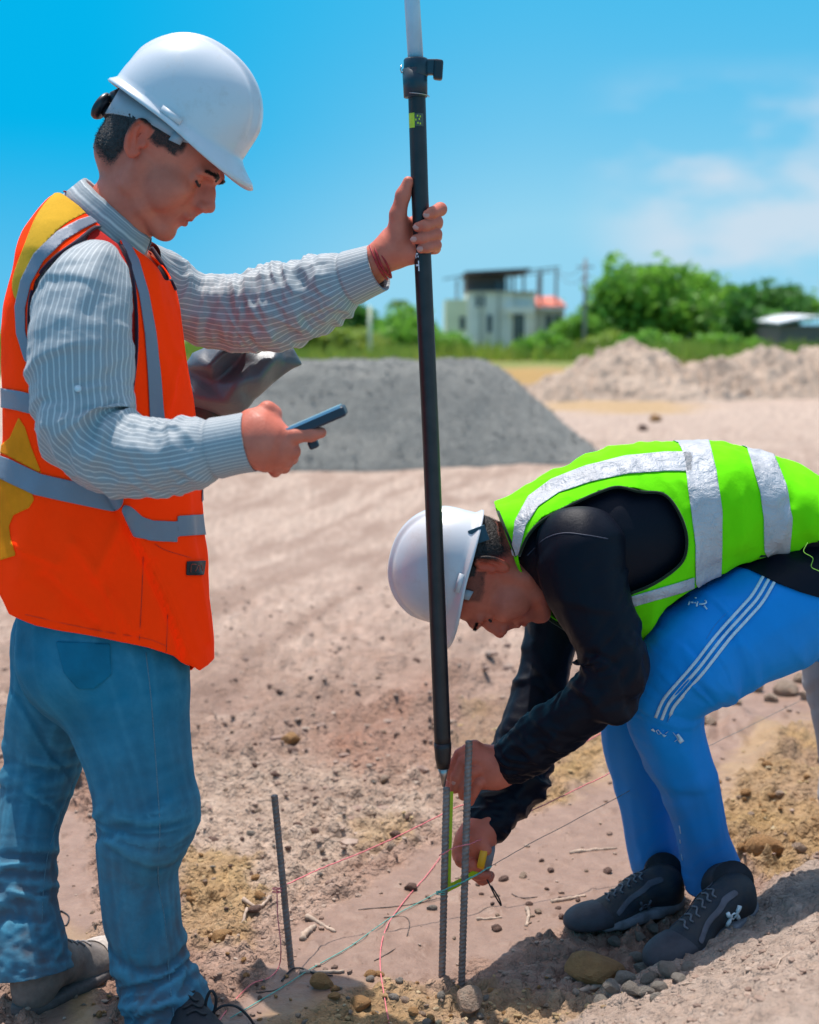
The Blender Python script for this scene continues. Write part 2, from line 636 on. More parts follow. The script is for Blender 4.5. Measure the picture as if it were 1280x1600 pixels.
def zones(x, y):
    P = np.stack([x, y, np.zeros_like(x)], 1)
    px, py = proj(P)
    jx = 26 * fbm(x * 9, y * 9, 0.1, 3, 11); jy = 20 * fbm(x * 9, y * 9, 0.7, 3, 12)
    near = smoothstep(9, 6, y)
    px, py = px + jx, py + jy
    wet = np.maximum(smoothstep(-12, 14, poly_sd(px, py, WET)), smoothstep(-10, 14, poly_sd(px, py, WET2))) * near
    och = np.zeros_like(x)
    for p in OCHRE:
        och = np.maximum(och, smoothstep(-18, 14, poly_sd(px, py, p)))
    och = och * near
    pale = smoothstep(-40, 40, poly_sd(px, py, PALE)) * near
    red = smoothstep(-30, 30, poly_sd(px, py, REDD)) * near
    return wet, och, pale, red

def ground_parts(x, y):
    x = np.atleast_1d(np.asarray(x, float)); y = np.atleast_1d(np.asarray(y, float))
    wet, och, pale, red = zones(x, y)
    s, al = bank_amount(x, y)
    bank = smoothstep(-0.02, 0.10, s) * smoothstep(-1.6, -0.3, al) * smoothstep(2.6, 1.2, al)
    height = 0.045 * bank + 0.30 * smoothstep(-0.02, 0.75, s) * bank
    z = height
    far = smoothstep(5, 14, y)
    z = z + 0.03 * fbm(x * 0.6, y * 0.35, 0.0, 3, 3) * smoothstep(3.2, 7, y) * (1 + 1.5 * far)
    # wheel tracks and dragged soil further off
    u = x * 0.93 - y * 0.22
    v = x * 0.22 + y * 0.93
    z = z + 0.016 * ridge(noise(u * 3.2, v * 0.55, 1.5, 21)) * smoothstep(3.0, 4.2, y) * smoothstep(40, 18, y)
    z = z + 0.020 * np.maximum(noise(u * 5.0, v * 2.2, 2.5, 22), -0.1) * smoothstep(3.2, 4.5, y) * smoothstep(26, 12, y)
    rough = (1 - 0.93 * wet) * (1 - 0.45 * bank) * smoothstep(9, 4.5, y)
    cl = fbm(x * 22, y * 22, 0.2, 3, 31)
    crumbs = np.maximum(noise(x * 48, y * 48, 0.6, 33) + 0.12, 0) ** 1.2
    clod = np.maximum(fbm(x * 14, y * 14, 0.5, 2, 35) - 0.12, 0)
    z = z + rough * (0.012 * cl + 0.024 * crumbs * smoothstep(6, 3.6, y) + 0.040 * clod * smoothstep(2.5, 2.9, y))
    z = z + rough * 0.013 * (np.abs(noise(x * 13 + 0.6 * noise(x * 20, y * 20, 4, 7), y * 13, 0.8, 38)) + 0.5 * np.abs(noise(x * 31, y * 31, 0.8, 39))) * smoothstep(7, 3.4, y)
    z = z + rough * 0.008 * np.maximum(noise(x * 95, y * 95, 0.1, 36), 0) * smoothstep(4.2, 3.2, y)
    wx = x + 0.012 * noise(x * 30, y * 30, 1, 81); wy = y + 0.012 * noise(x * 30, y * 30, 2, 82)
    act = smoothstep(-0.25, 0.25, fbm(x * 3.1, y * 3.1, 4, 2, 83)) * rough
    for sc, am, sd in ((17, 0.030, 84), (34, 0.017, 85), (62, 0.009, 86)):      # broken clods, three sizes, half sunk
        f1, vv = worley(wx * sc, wy * sc * 1.05, sd)
        z = z + act * am * np.maximum(0.50 - f1, 0) ** 0.8 * (vv > 0.40) * (0.4 + vv) * (smoothstep(4.4, 3.4, y) if sc > 40 else smoothstep(7.5, 4.0, y))
    lump = smoothstep(3.4, 4.2, y) * smoothstep(8, 5, y) * smoothstep(-0.6, 0.1, noise(x * 0.9, y * 0.9, 3, 55))
    z = z + 0.085 * lump * np.maximum(fbm(x * 5, y * 5, 0.4, 3, 37), 0)
    z = z + wet * (0.0022 * fbm(x * 9, y * 9, 0.1, 3, 41) + 0.004 * np.maximum(fbm(x * 30, y * 30, .3, 2, 42) - 0.35, 0))
    z = z - 0.012 * wet - 0.020 * rough * smoothstep(7, 3.5, y) - 0.018 * np.exp(-((x - 0.09) / 0.10) ** 2 - ((y - 2.66) / 0.14) ** 2)
    z = z + wet * 0.006 * np.maximum(fbm(x * 17, y * 17, 1.3, 3, 43) - 0.18, 0) * 2.2
    return z, wet, och, pale, red, bank

def gz(x, y):
    return float(ground_parts(x, y)[0][0])

def ground_hit(px, py):
    """where the line of sight of a pixel meets the ground"""
    a = at(px, py, 1.0); d = a - np.array([0, 0, CAM_Z])
    z = 0.0
    for _ in range(4):
        t = (z - CAM_Z) / d[2]
        p = np.array([0, 0, CAM_Z]) + d * t
        z = 0.6 * z + 0.4 * gz(p[0], p[1])
    p[2] = gz(p[0], p[1])
    return p

def build_ground():
    ys = list(np.arange(0.6, 1.95, 0.045)) + list(np.arange(1.95, 3.9, 0.0062))
    y = ys[-1]; st = 0.0062
    while y < 2600:
        st = min(st * 1.035, y * 0.022); y += st; ys.append(y)
    ys = np.array(ys)
    c = np.linspace(-1, 1, 400)
    out = 1 + (np.linspace(0, 1, 26)[1:] ** 1.8) * 5
    c = np.concatenate([-out[::-1], c, out])
    w = np.maximum(1.05, 0.34 * ys)
    X = c[None, :] * w[:, None]
    Y = np.repeat(ys[:, None], len(c), 1)
    x, y = X.ravel(), Y.ravel()
    z, wet, och, pale, red, bank = ground_parts(x, y)
    n1 = fbm(x * 3, y * 3, 0, 4, 61); n2 = fbm(x * 30, y * 30, 0, 3, 62); n3 = fbm(x * 0.5, y * 0.3, 0, 3, 63)
    def C(*v): return np.array(v)[None, :]
    def mx(a, b, f): return a + (b - a) * f[:, None]
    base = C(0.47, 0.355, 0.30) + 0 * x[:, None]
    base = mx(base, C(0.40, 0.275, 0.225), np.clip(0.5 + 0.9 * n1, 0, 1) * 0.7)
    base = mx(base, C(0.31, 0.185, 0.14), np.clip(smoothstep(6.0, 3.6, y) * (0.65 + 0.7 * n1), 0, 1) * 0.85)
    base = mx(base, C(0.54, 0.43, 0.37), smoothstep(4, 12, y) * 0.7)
    base = mx(base, C(0.50, 0.39, 0.32), pale * 0.85)
    base = mx(base, C(0.36, 0.17, 0.115), red * 0.5)
    base = mx(base, C(0.300, 0.195, 0.152), wet)
    oc = np.clip(och * (0.75 + 0.5 * n1), 0, 1)
    base = mx(base, C(0.42, 0.280, 0.135), oc * (1 - 0.3 * wet))
    base = mx(base, C(0.43, 0.335, 0.285), bank)
    base = base * (1 + 0.34 * np.clip(n2, -1, 1)[:, None] * (1 - 0.6 * wet[:, None]))
    u_ = x * 0.93 - y * 0.22; v_ = x * 0.22 + y * 0.93
    st_ = smoothstep(0.1, 0.75, ridge(noise(u_ * 2.6, v_ * 0.45, 1.5, 21)) * 0.6 + 0.5 * fbm(u_ * 9, v_ * 1.6, 0, 3, 64))
    base = mx(base, C(0.30, 0.205, 0.165), st_ * 0.8 * smoothstep(3.2, 4.5, y) * smoothstep(24, 8, y) * (1 - wet))
    dk = smoothstep(0.15, 0.55, fbm(x * 2.2, y * 2.2, 5, 4, 65)) * smoothstep(3.0, 3.6, y) * smoothstep(6.5, 4.2, y)
    base = mx(base, C(0.24, 0.155, 0.125), dk * 0.7 * (1 - wet))
    # far: grass on the edge of the site, dry patches
    pxx, pyy = proj(np.stack([x, y, 0 * x], 1))
    g = smoothstep(44, 56, y + 6 * n3 * 2)
    base = mx(base, C(0.20, 0.24, 0.06), g)
    base = mx(base, C(0.40, 0.30, 0.13), g * smoothstep(-0.1, 0.4, noise(x * 0.15, y * 0.08, 3, 77)))
    dry = smoothstep(0.0, 0.6, 1 - np.hypot((x - 3.9) / 4.5, (y - 46) / 16))
    base = mx(base, C(0.42, 0.27, 0.10), dry)
    strip = smoothstep(1.05, 0.4, np.hypot((x - 3.6) / 2.2 + 0.5 * noise(x * 0.9, y * 0.5, 2, 71), (y - 25.6) / 3.2 + 0.7 * noise(x * 0.7, y * 0.6, 4, 72)))
    base = mx(base, C(0.50, 0.34, 0.17), strip * 0.8)
    base = base * np.array([1.04, 1.0, 0.93])[None, :]
    base = np.clip(base * (0.85 + 0.07 * smoothstep(3.4, 6, y))[:, None], 0.02, 0.9)
    nr, nc = len(ys), len(c)
    i = np.arange((nr - 1) * (nc - 1)); r = i // (nc - 1); q = i % (nc - 1)
    a = r * nc + q
    F = np.stack([a, a + 1, a + nc + 1, a + nc], 1)
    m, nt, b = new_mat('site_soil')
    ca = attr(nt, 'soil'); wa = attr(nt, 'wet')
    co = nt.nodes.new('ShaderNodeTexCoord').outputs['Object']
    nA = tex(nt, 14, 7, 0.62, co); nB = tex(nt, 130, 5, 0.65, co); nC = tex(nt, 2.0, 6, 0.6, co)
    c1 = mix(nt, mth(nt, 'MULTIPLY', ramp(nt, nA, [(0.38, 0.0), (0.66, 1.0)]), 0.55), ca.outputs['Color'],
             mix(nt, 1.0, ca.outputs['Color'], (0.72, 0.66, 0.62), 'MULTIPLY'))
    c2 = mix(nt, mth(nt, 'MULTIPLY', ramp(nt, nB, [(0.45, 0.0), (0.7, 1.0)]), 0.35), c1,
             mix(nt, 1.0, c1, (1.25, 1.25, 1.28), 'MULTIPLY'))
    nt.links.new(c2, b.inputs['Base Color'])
    rgh = mth(nt, 'SUBTRACT', 0.95, mth(nt, 'MULTIPLY', wa.outputs['Fac'], 0.42))
    nt.links.new(rgh, b.inputs['Roughness'])
    b.inputs['Specular IOR Level'].default_value = 0.3
    hgt = mth(nt, 'ADD', mth(nt, 'MULTIPLY', nA, 0.8), mth(nt, 'MULTIPLY', nB, 0.25))
    hgt = mth(nt, 'MULTIPLY', hgt, mth(nt, 'SUBTRACT', 1.0, mth(nt, 'MULTIPLY', wa.outputs['Fac'], 0.80)))
    def vor(sc):
        v = nt.nodes.new('ShaderNodeTexVoronoi'); v.inputs['Scale'].default_value = sc; nt.links.new(mixv, v.inputs['Vector']); return v.outputs['Distance']
    nd = nt.nodes.new('ShaderNodeTexNoise'); nd.inputs['Scale'].default_value = 30; nt.links.new(co, nd.inputs['Vector'])
    vm = nt.nodes.new('ShaderNodeVectorMath'); vm.operation = 'MULTIPLY_ADD'
    nt.links.new(nd.outputs['Color'], vm.inputs[0]); vm.inputs[1].default_value = (0.03, 0.03, 0.03); nt.links.new(co, vm.inputs[2]); mixv = vm.outputs[0]
    dry_ = mth(nt, 'SUBTRACT', 1.0, mth(nt, 'MULTIPLY', wa.outputs['Fac'], 0.85))
    hgt = mth(nt, 'SUBTRACT', hgt, mth(nt, 'MULTIPLY', dry_, mth(nt, 'ADD', mth(nt, 'MULTIPLY', vor(55), 0.55), mth(nt, 'MULTIPLY', vor(140), 0.25))))
    bump(nt, b, hgt, 1.0, 0.018)
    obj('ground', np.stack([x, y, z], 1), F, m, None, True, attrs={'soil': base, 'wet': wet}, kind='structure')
build_ground()

# ------------------------------------------------------------------ stones, clods and pebbles
def stone_vf(seed, sub=2, flat=0.75):
    r = np.random.default_rng(seed)
    bm = bmesh.new()
    bmesh.ops.create_icosphere(bm, subdivisions=sub, radius=1.0)
    V = np.array([v.co[:] for v in bm.verts]); F = [tuple(v.index for v in f.verts) for f in bm.faces]
    bm.free()
    for _ in range(9):                       # broken faces
        n = r.normal(size=3); n /= np.linalg.norm(n)
        o = r.uniform(0.62, 0.92)
        d = V @ n - o
        V = V - np.outer(np.maximum(d, 0), n) * 0.92
    V *= (1 + 0.10 * noise(V[:, 0] * 1.6, V[:, 1] * 1.6, V[:, 2] * 1.6, seed))[:, None]
    V *= np.array([1.0, r.uniform(0.7, 0.95), flat])
    return V, F

def rock_mat(name, c1, c2, wetness=0.0):
    m, nt, b = new_mat(name)
    oi = nt.nodes.new('ShaderNodeObjectInfo').outputs['Random']
    n = tex(nt, 2.2, 7, 0.65)
    c = mix(nt, ramp(nt, n, [(0.33, 0.0), (0.68, 1.0)]), c1, c2)
    c = mix(nt, mth(nt, 'MULTIPLY', oi, 0.35), c, (c2[0] * 0.6, c2[1] * 0.55, c2[2] * 0.5))
    nt.links.new(c, b.inputs['Base Color'])
    b.inputs['Roughness'].default_value = 0.92
    b.inputs['Specular IOR Level'].default_value = 0.25
    bump(nt, b, tex(nt, 7, 8, 0.7), 0.7, 0.25)
    return m
M_OCHRE = rock_mat('ochre_rock', (0.62, 0.35, 0.15), (0.47, 0.245, 0.105))
M_PALE = rock_mat('pale_rock', (0.58, 0.44, 0.33), (0.42, 0.27, 0.19))
M_CLOD = rock_mat('clay_clod', (0.31, 0.19, 0.145), (0.21, 0.125, 0.10))
M_GREY = rock_mat('grey_rock', (0.40, 0.345, 0.29), (0.28, 0.24, 0.20))
STONES = {}
for mname, mm in (('o', M_OCHRE), ('p', M_PALE), ('c', M_CLOD), ('g', M_GREY)):
    STONES[mname] = [mesh_data('stone', *stone_vf(k * 7 + 3, 2), mm, smooth=False) for k in range(7)]
BIGM = {m: [mesh_data('rock', *stone_vf(k * 5 + 100, 3), mm, smooth=False) for k in range(3)] for m, mm in (('o', M_OCHRE), ('p', M_PALE), ('c', M_CLOD), ('g', M_GREY))}

def stone(px, py, wpx, kind, label, group, big=False, sink=0.35, name='stone'):
    p = ground_hit(px, py + wpx * 0.22)
    s = rad(wpx / 2, p[1]) * (1.3 if big else 1.1)
    me = (BIGM if big else STONES)[kind]
    o = link(name, me[rng.integers(len(me))])
    o.location = (p[0], p[1], p[2] + s * (0.6 - sink))
    o.scale = (s * rng.uniform(0.95, 1.15), s * rng.uniform(0.8, 1.05), s * rng.uniform(0.7, 0.95))
    o.rotation_euler = (rng.uniform(-.3, .3), rng.uniform(-.3, .3), rng.uniform(0, 6.28))
    return tag(o, label, 'stone', group)

stone(930, 1515, 72, 'o', 'big ochre rock half in shadow in front of the bent worker\'s black shoes', None, True, 0.2)
stone(733, 1562, 44, 'p', 'rounded tan stone at the foot of the taller rebar stake', None, True, 0.15)
stone(563, 1567, 27, 'o', 'round yellowish stone lying by itself under the pink string end', None, True, 0.2)
stone(503, 1532, 34, 'o', 'orange brown stone beside the broken stick near the short rebar', None, True, 0.2)
stone(346, 1462, 26, 'o', 'elongated ochre stone beside an upright twig right of the jeans', None, True, 0.2)
stone(1190, 1320, 62, 'o', 'long ochre lump of clay beyond the heel of the bent worker', None, True, 0.35)
stone(1228, 1075, 40, 'p', 'pale pinkish stone in the row of clods behind the blue trouser knee', None, True, 0.3)
stone(455, 1155, 30, 'o', 'bright yellow clod on the pink soil beyond the short rebar', None, True, 0.3)
stone(643, 1384, 20, 'c', 'small brown clod sitting alone on the wet clay beside the pink string', None, True, 0.2)
stone(392, 1300, 16, 'g', 'small grey stone on the crumbly soil left of the short rebar top', None)
stone(612, 1318, 22, 'p', 'pale brown clod just under the long pink string', None)
for px, py, w in ((1010, 1520, 34), (975, 1545, 34), (1015, 1545, 26), (1045, 1540, 32), (1030, 1562, 26), (985, 1572, 30),
                  (955, 1560, 26), (1008, 1575, 24), (1060, 1555, 26), (1040, 1520, 26), (995, 1495, 20), (968, 1515, 22), (940, 1575, 22),
                  (1000, 1460, 22), (1020, 1445, 22), (985, 1440, 18), (960, 1470, 18), (1075, 1530, 20), (1025, 1590, 22)):
    stone(px, py, w, 'g', 'grey clod in the shaded heap under the bent worker\'s near shoe', 'grey clods heaped under the near shoe', True, 0.25)
for px, py, w in ((1180, 1073, 30), (1255, 1060, 24), (1205, 1090, 22), (1090, 1120, 26), (1110, 1128, 20), (1262, 1085, 22), (1150, 1095, 18), (1120, 1105, 22)):
    stone(px, py, w, 'p', 'pale clod in the row beyond the blue trouser legs', 'pale clods behind the blue trousers', True, 0.35)
CNAME = {'o': 'ochre', 'p': 'pale', 'c': 'dark brown', 'g': 'grey'}
def scatter(n, box, wr, kinds, label, group, avoid=None, where=('', '', '')):
    k = 0
    while k < n:
        px, py = rng.uniform(box[0], box[2]), rng.uniform(box[1], box[3])
        if avoid is not None and poly_sd(np.array([px]), np.array([py]), avoid)[0] > 0 and rng.uniform() < 0.85:
            continue
        w = wr[0] + (wr[1] - wr[0]) * rng.uniform() ** 2.4
        kd = kinds[rng.integers(len(kinds))]; th = int(min(2, 3 * (px - box[0]) / (box[2] - box[0])))
        lb = label.replace('%', ('tiny ' if w < 0.5 * (wr[0] + wr[1]) - 3 else 'small ') + CNAME[kd]) + ' ' + where[th]
        stone(px, py, w, kd, lb.strip(), group)
        k += 1
scatter(58, (400, 1515, 860, 1600), (8, 22), 'ooopg', '% stone on the soil', 'small stones in front of the rebar stakes', None, ('in front of the short rebar', 'in front of the two tall stakes', 'between the stakes and the big ochre rock'))
scatter(44, (300, 1190, 690, 1420), (8, 20), 'cpcg', '% clod on the crumbly soil', 'small clods on the crumbly soil', WET, ('beside the jeans', 'behind the short rebar', 'just left of the pole tip'))
scatter(30, (700, 1340, 960, 1470), (8, 17), 'ccpc', '% clod on the wet clay', 'small clods on the wet clay', None, ('under the tape measure', 'between the tape measure and the black shoes', 'just before the far black shoe'))
scatter(30, (1120, 1180, 1280, 1350), (9, 22), 'oopo', '% clod on the yellow soil', 'small ochre clods behind the blue trousers', None, ('just behind the near blue trouser leg', 'beyond the bent man\'s heel', 'beside the grey trouser leg'))
scatter(22, (100, 1400, 200, 1600), (8, 22), 'oop', '% stone between the legs of the jeans', 'small ochre stones between the jeans')
scatter(16, (285, 1330, 420, 1560), (8, 22), 'ooc', '% clod close beside the near leg of the jeans', 'small ochre clods beside the jeans')
scatter(26, (330, 1000, 690, 1190), (8, 20), 'cp', '% clod on the reddish churned soil', 'small clods on the reddish soil', None, ('beyond the orange vest hem', 'midway between the two men', 'below the bent man\'s helmet'))

def joined(name, n, sampler, mats, kind='stuff', label=None, sub=1):
    """thousands of bits too small to pick apart"""
    vs, fs, cs = [], [], []
    base = [stone_vf(200 + k, sub) for k in range(6)]
    off = 0
    for i in range(n):
        x, y, z, s = sampler()
        V, F = base[rng.integers(6)]
        a = rng.uniform(0, 6.28); c, s_ = math.cos(a), math.sin(a)
        R = np.array([[c, -s_, 0], [s_, c, 0], [0, 0, 1]])
        vs.append((V * s * np.array([1, rng.uniform(.6, 1), rng.uniform(.5, .9)])) @ R.T + np.array([x, y, z]))
        fs.append(np.array(F) + off); off += len(V)
    o = obj(name, np.concatenate(vs), np.concatenate(fs), mats, None, False, kind=kind)
    if label: o['label'] = label
    return o

def small_mat(name, cols):
    m, nt, b = new_mat(name)
    n = tex(nt, 19, 2, 0.5)
    c = ramp(nt, n, [(0.30 + 0.4 * i / (len(cols) - 1), c) for i, c in enumerate(cols)])
    nt.links.new(c, b.inputs['Base Color']); b.inputs['Roughness'].default_value = 0.95
    b.inputs['Specular IOR Level'].default_value = 0.2
    return m
def samp_crumb():
    while True:
        y = 1.95 + 3.0 * rng.uniform() ** 1.4; x = rng.uniform(-0.36, 0.36) * y
        z, wet, och, pale, red, bank = [float(a[0]) for a in ground_parts(x, y)]
        if rng.uniform() < (1 - 0.93 * wet) * (1 - 0.5 * bank):
            s = 0.0018 + 0.0075 * rng.uniform() ** 3
            return x, y, z + s * 0.2, s
# sample in bulk for speed
def bulk_crumbs(n):
    y = 1.95 + 5.0 * rng.uniform(size=n * 3) ** 1.9; x = rng.uniform(-0.36, 0.36, size=n * 3) * y
    z, wet, och, pale, red, bank = ground_parts(x, y)
    keep = rng.uniform(size=n * 3) < (1 - 0.72 * wet) * (1 - 0.5 * bank)
    x, y, z, och = x[keep][:n], y[keep][:n], z[keep][:n], och[keep][:n]
    s = 0.0018 + (0.0085 + 0.006 * smoothstep(3.2, 4.5, y)) * rng.uniform(size=len(x)) ** 2.6
    return x, y, z + s * 0.25, s, och
bx_, by_, bz_, bs_, bo_ = bulk_crumbs(6000)
def feed(mask):
    idx = iter(np.flatnonzero(mask))
    def f():
        i = next(idx); return bx_[i], by_[i], bz_[i], bs_[i]
    return f
mo = bo_ > 0.5
joined('ochre_gravel', int(mo.sum()), feed(mo), small_mat('ochre_crumbs', [(0.27, 0.18, 0.10), (0.40, 0.28, 0.14), (0.44, 0.35, 0.23)]))
joined('soil_crumbs', int((~mo).sum()), feed(~mo), small_mat('soil_crumbs', [(0.20, 0.13, 0.10), (0.31, 0.215, 0.165), (0.42, 0.325, 0.26)]))

# clods churned up in the middle distance
yy_ = rng.uniform(3.0, 6.2, 9000); xx_ = rng.uniform(-0.34, 0.34, 9000) * yy_
gp_ = ground_parts(xx_, yy_)
kp_ = (rng.uniform(size=9000) < (1 - gp_[1]) * smoothstep(-0.25, 0.35, fbm(xx_ * 1.6, yy_ * 1.6, 8, 3, 66)) * (1 - gp_[5]) * (1 - 0.9 * gp_[2]))
cx_ = iter(np.stack([xx_[kp_], yy_[kp_], gp_[0][kp_]], 1)   [:380])
def fc_():
    p = next(cx_); s = 0.006 + 0.028 * rng.uniform() ** 4.0
    return p[0], p[1], p[2] + s * 0.2, s
joined('churned_clods', min(380, int(kp_.sum())), fc_, small_mat('churned_clods', [(0.22, 0.145, 0.115), (0.32, 0.22, 0.175), (0.40, 0.30, 0.24)]))

# sticks, roots and twigs
M_STICK = simple('dead_wood', (0.42, 0.31, 0.235), 0.9, 0.3, 40, 0.5, 90, 0.003)
M_TWIG = simple('dark_twig', (0.10, 0.075, 0.065), 0.9, 0.3, 40)
def stick(pxs, w, label, group=None, mat=None, lift=0.3):
    pts = []
    for i, (px, py) in enumerate(pxs):
        p = ground_hit(px, py); pts.append(p)
    r = rad(w / 2, pts[0][1])
    P = smooth_line(pts, 14)
    P[:, 2] += r * lift
    P += rng.normal(size=P.shape) * r * 0.12
    rr = r * np.interp(np.arange(len(P)), [0, len(P) - 1], [1.0, 0.6]) * (1 + 0.2 * rng.normal(size=len(P)).clip(-1, 1))
    o = tube('stick', P, rr, mat or M_STICK, None, 7)
    return tag(o, label, 'stick', group)
stick([(480, 1432), (500, 1442), (524, 1455)], 9, 'short thick stick lying on wet clay right of the short rebar')
stick([(472, 1468), (482, 1455), (492, 1447)], 13, 'split piece of wood lying below the short thick stick')
stick([(468, 1518), (500, 1518), (538, 1518)], 8, 'broken stick at the foot of the short rebar beside an orange stone')
stick([(372, 1464), (378, 1442), (386, 1420)], 8, 'grey twig leaning up beside the elongated ochre stone')
stick([(890, 1333), (920, 1328), (964, 1324)], 7, 'pale stick lying on the clay left of the blue trouser hems')
stick([(862, 1408), (890, 1404), (915, 1398)], 8, 'short pale stick just left of the far black shoe')
stick([(824, 1418), (826, 1432), (822, 1446)], 8, 'tiny pale stick pointing at the camera on the wet clay')
stick([(745, 1436), (765, 1434), (784, 1432)], 6, 'thin pale splinter right of the taller rebar')
stick([(1158, 1428), (1172, 1440), (1186, 1452)], 6, 'reddish dry twig on the grey bank beside the near shoe heel')
stick([(1196, 1440), (1215, 1432), (1238, 1428)], 9, 'thin dry root on top of the shadow edge of the bank')
stick([(640, 1207), (648, 1216), (656, 1226)], 9, 'pale wood chip on the crumbly soil left of the pole tip')
stick([(880, 1120), (960, 1112), (1000, 1106)], 5, 'long thin root in front of the pink soil behind the worker\'s arms')
stick([(900, 1552), (920, 1546), (944, 1540)], 12, 'broad flat splinter leaning against the big ochre rock')
stick([(380, 1405), (404, 1416), (424, 1400)], 8, 'curved bark piece left of the short rebar')
for pts in ([(1160, 1540), (1168, 1530), (1172, 1520)], [(1210, 1590), (1218, 1572), (1232, 1562)], [(1110, 1560), (1130, 1575), (1150, 1578)],
            [(1085, 1585), (1092, 1572), (1096, 1560)], [(1180, 1490), (1200, 1486), (1214, 1480)], [(1240, 1500), (1252, 1492), (1270, 1488)],
            [(1060, 1592), (1075, 1590), (1092, 1594)]):
    stick(pts, 3, 'fine dry stalk on the sunlit grey bank', 'fine stalks on the bank')
for pts in ([(560, 1420), (640, 1412), (700, 1400)], [(600, 1432), (630, 1430), (640, 1440), (636, 1462)], [(585, 1500), (600, 1492), (618, 1480)],
            [(400, 1548), (430, 1545), (455, 1530)], [(700, 1380), (720, 1374), (735, 1380)], [(800, 1395), (815, 1402), (840, 1400)]):
    stick(pts, 2.4, 'hair-thin dark root lying on the wet clay', 'thin dark roots on the wet clay', M_TWIG)
# ------------------------------------------------------------------ materials of people and clothes
def skin_mat(name, base, dark, hair=(0.018, 0.012, 0.011)):
    m, nt, b = new_mat(name)
    n = tex(nt, 26, 5, 0.55); n2 = tex(nt, 420, 3, 0.6)
    c = mix(nt, ramp(nt, n, [(0.3, 0.0), (0.7, 1.0)]), base, dark)
    red = attr(nt, 'flush'); st = attr(nt, 'stubble'); lip = attr(nt, 'lip')
    c = mix(nt, mth(nt, 'MULTIPLY', red.outputs['Fac'], 0.5), c, (base[0] * 1.0, base[1] * 0.55, base[2] * 0.5))
    c = mix(nt, lip.outputs['Fac'], c, (base[0] * 0.72, base[1] * 0.42, base[2] * 0.45))
    sp = mth(nt, 'MULTIPLY', st.outputs['Fac'], ramp(nt, tex(nt, 900, 2, 0.6), [(0.25, 0.45), (0.6, 1.0)]))
    c = mix(nt, sp, c, hair)
    nt.links.new(c, b.inputs['Base Color'])
    pr = ramp(nt, tex(nt, 55, 7, 0.75), [(0.35, 0.0), (0.7, 1.0)])
    nt.links.new(mth(nt, 'ADD', 0.36, mth(nt, 'MULTIPLY', pr, 0.28)), b.inputs['Roughness'])
    b.inputs['Specular IOR Level'].default_value = 0.25
    b.inputs['Subsurface Weight'].default_value = 0.10
    b.inputs['Subsurface Radius'].default_value = (0.012, 0.004, 0.002)
    b.inputs['Subsurface Scale'].default_value = 0.5
    bump(nt, b, mth(nt, 'ADD', n2, mth(nt, 'MULTIPLY', tex(nt, 90, 6, 0.7), 0.8)), 0.35, 0.0016)
    return m
M_SKIN1 = skin_mat('skin_tan', (0.68, 0.185, 0.115), (0.56, 0.130, 0.078))
M_SKIN2 = skin_mat('skin_brown', (0.66, 0.175, 0.108), (0.52, 0.120, 0.072))
M_HAIR = simple('black_hair', (0.022, 0.015, 0.014), 0.55, 0.4, 120, 0.8, 500, 0.002)
M_EYE = simple('eye_white', (0.42, 0.36, 0.34), 0.2, 0.05)
M_IRIS = simple('dark_iris', (0.02, 0.012, 0.01), 0.15, 0.1)
M_NAIL = simple('nail', (0.62, 0.26, 0.20), 0.28, 0.06, 60)

def plastic(name, col, rough=0.3, var=0.04, coat=0.3):
    m, nt, b = new_mat(name)
    n = tex(nt, 9, 6, 0.6)
    dirt = ramp(nt, tex(nt, 22, 10, 0.8), [(0.53, 0.0), (0.66, 1.0)])
    c = mix(nt, n, col, tuple(x * (1 - var) for x in col))
    c = mix(nt, mth(nt, 'MULTIPLY', dirt, 0.25), c, (0.42, 0.35, 0.30))
    nt.links.new(c, b.inputs['Base Color'])
    nt.links.new(mth(nt, 'ADD', rough, mth(nt, 'MULTIPLY', dirt, 0.25)), b.inputs['Roughness'])
    bump(nt, b, tex(nt, 130, 6, 0.7), 0.05, 0.002)
    b.inputs['Coat Weight'].default_value = coat; b.inputs['Coat Roughness'].default_value = 0.12
    return m
M_HELM = plastic('white_shell', (0.62, 0.625, 0.65), 0.30)
M_BAND = plastic('grey_suspension', (0.36, 0.40, 0.45), 0.5, coat=0)
M_BLACKP = simple('black_plastic', (0.012, 0.013, 0.018), 0.38, 0.2, 30)

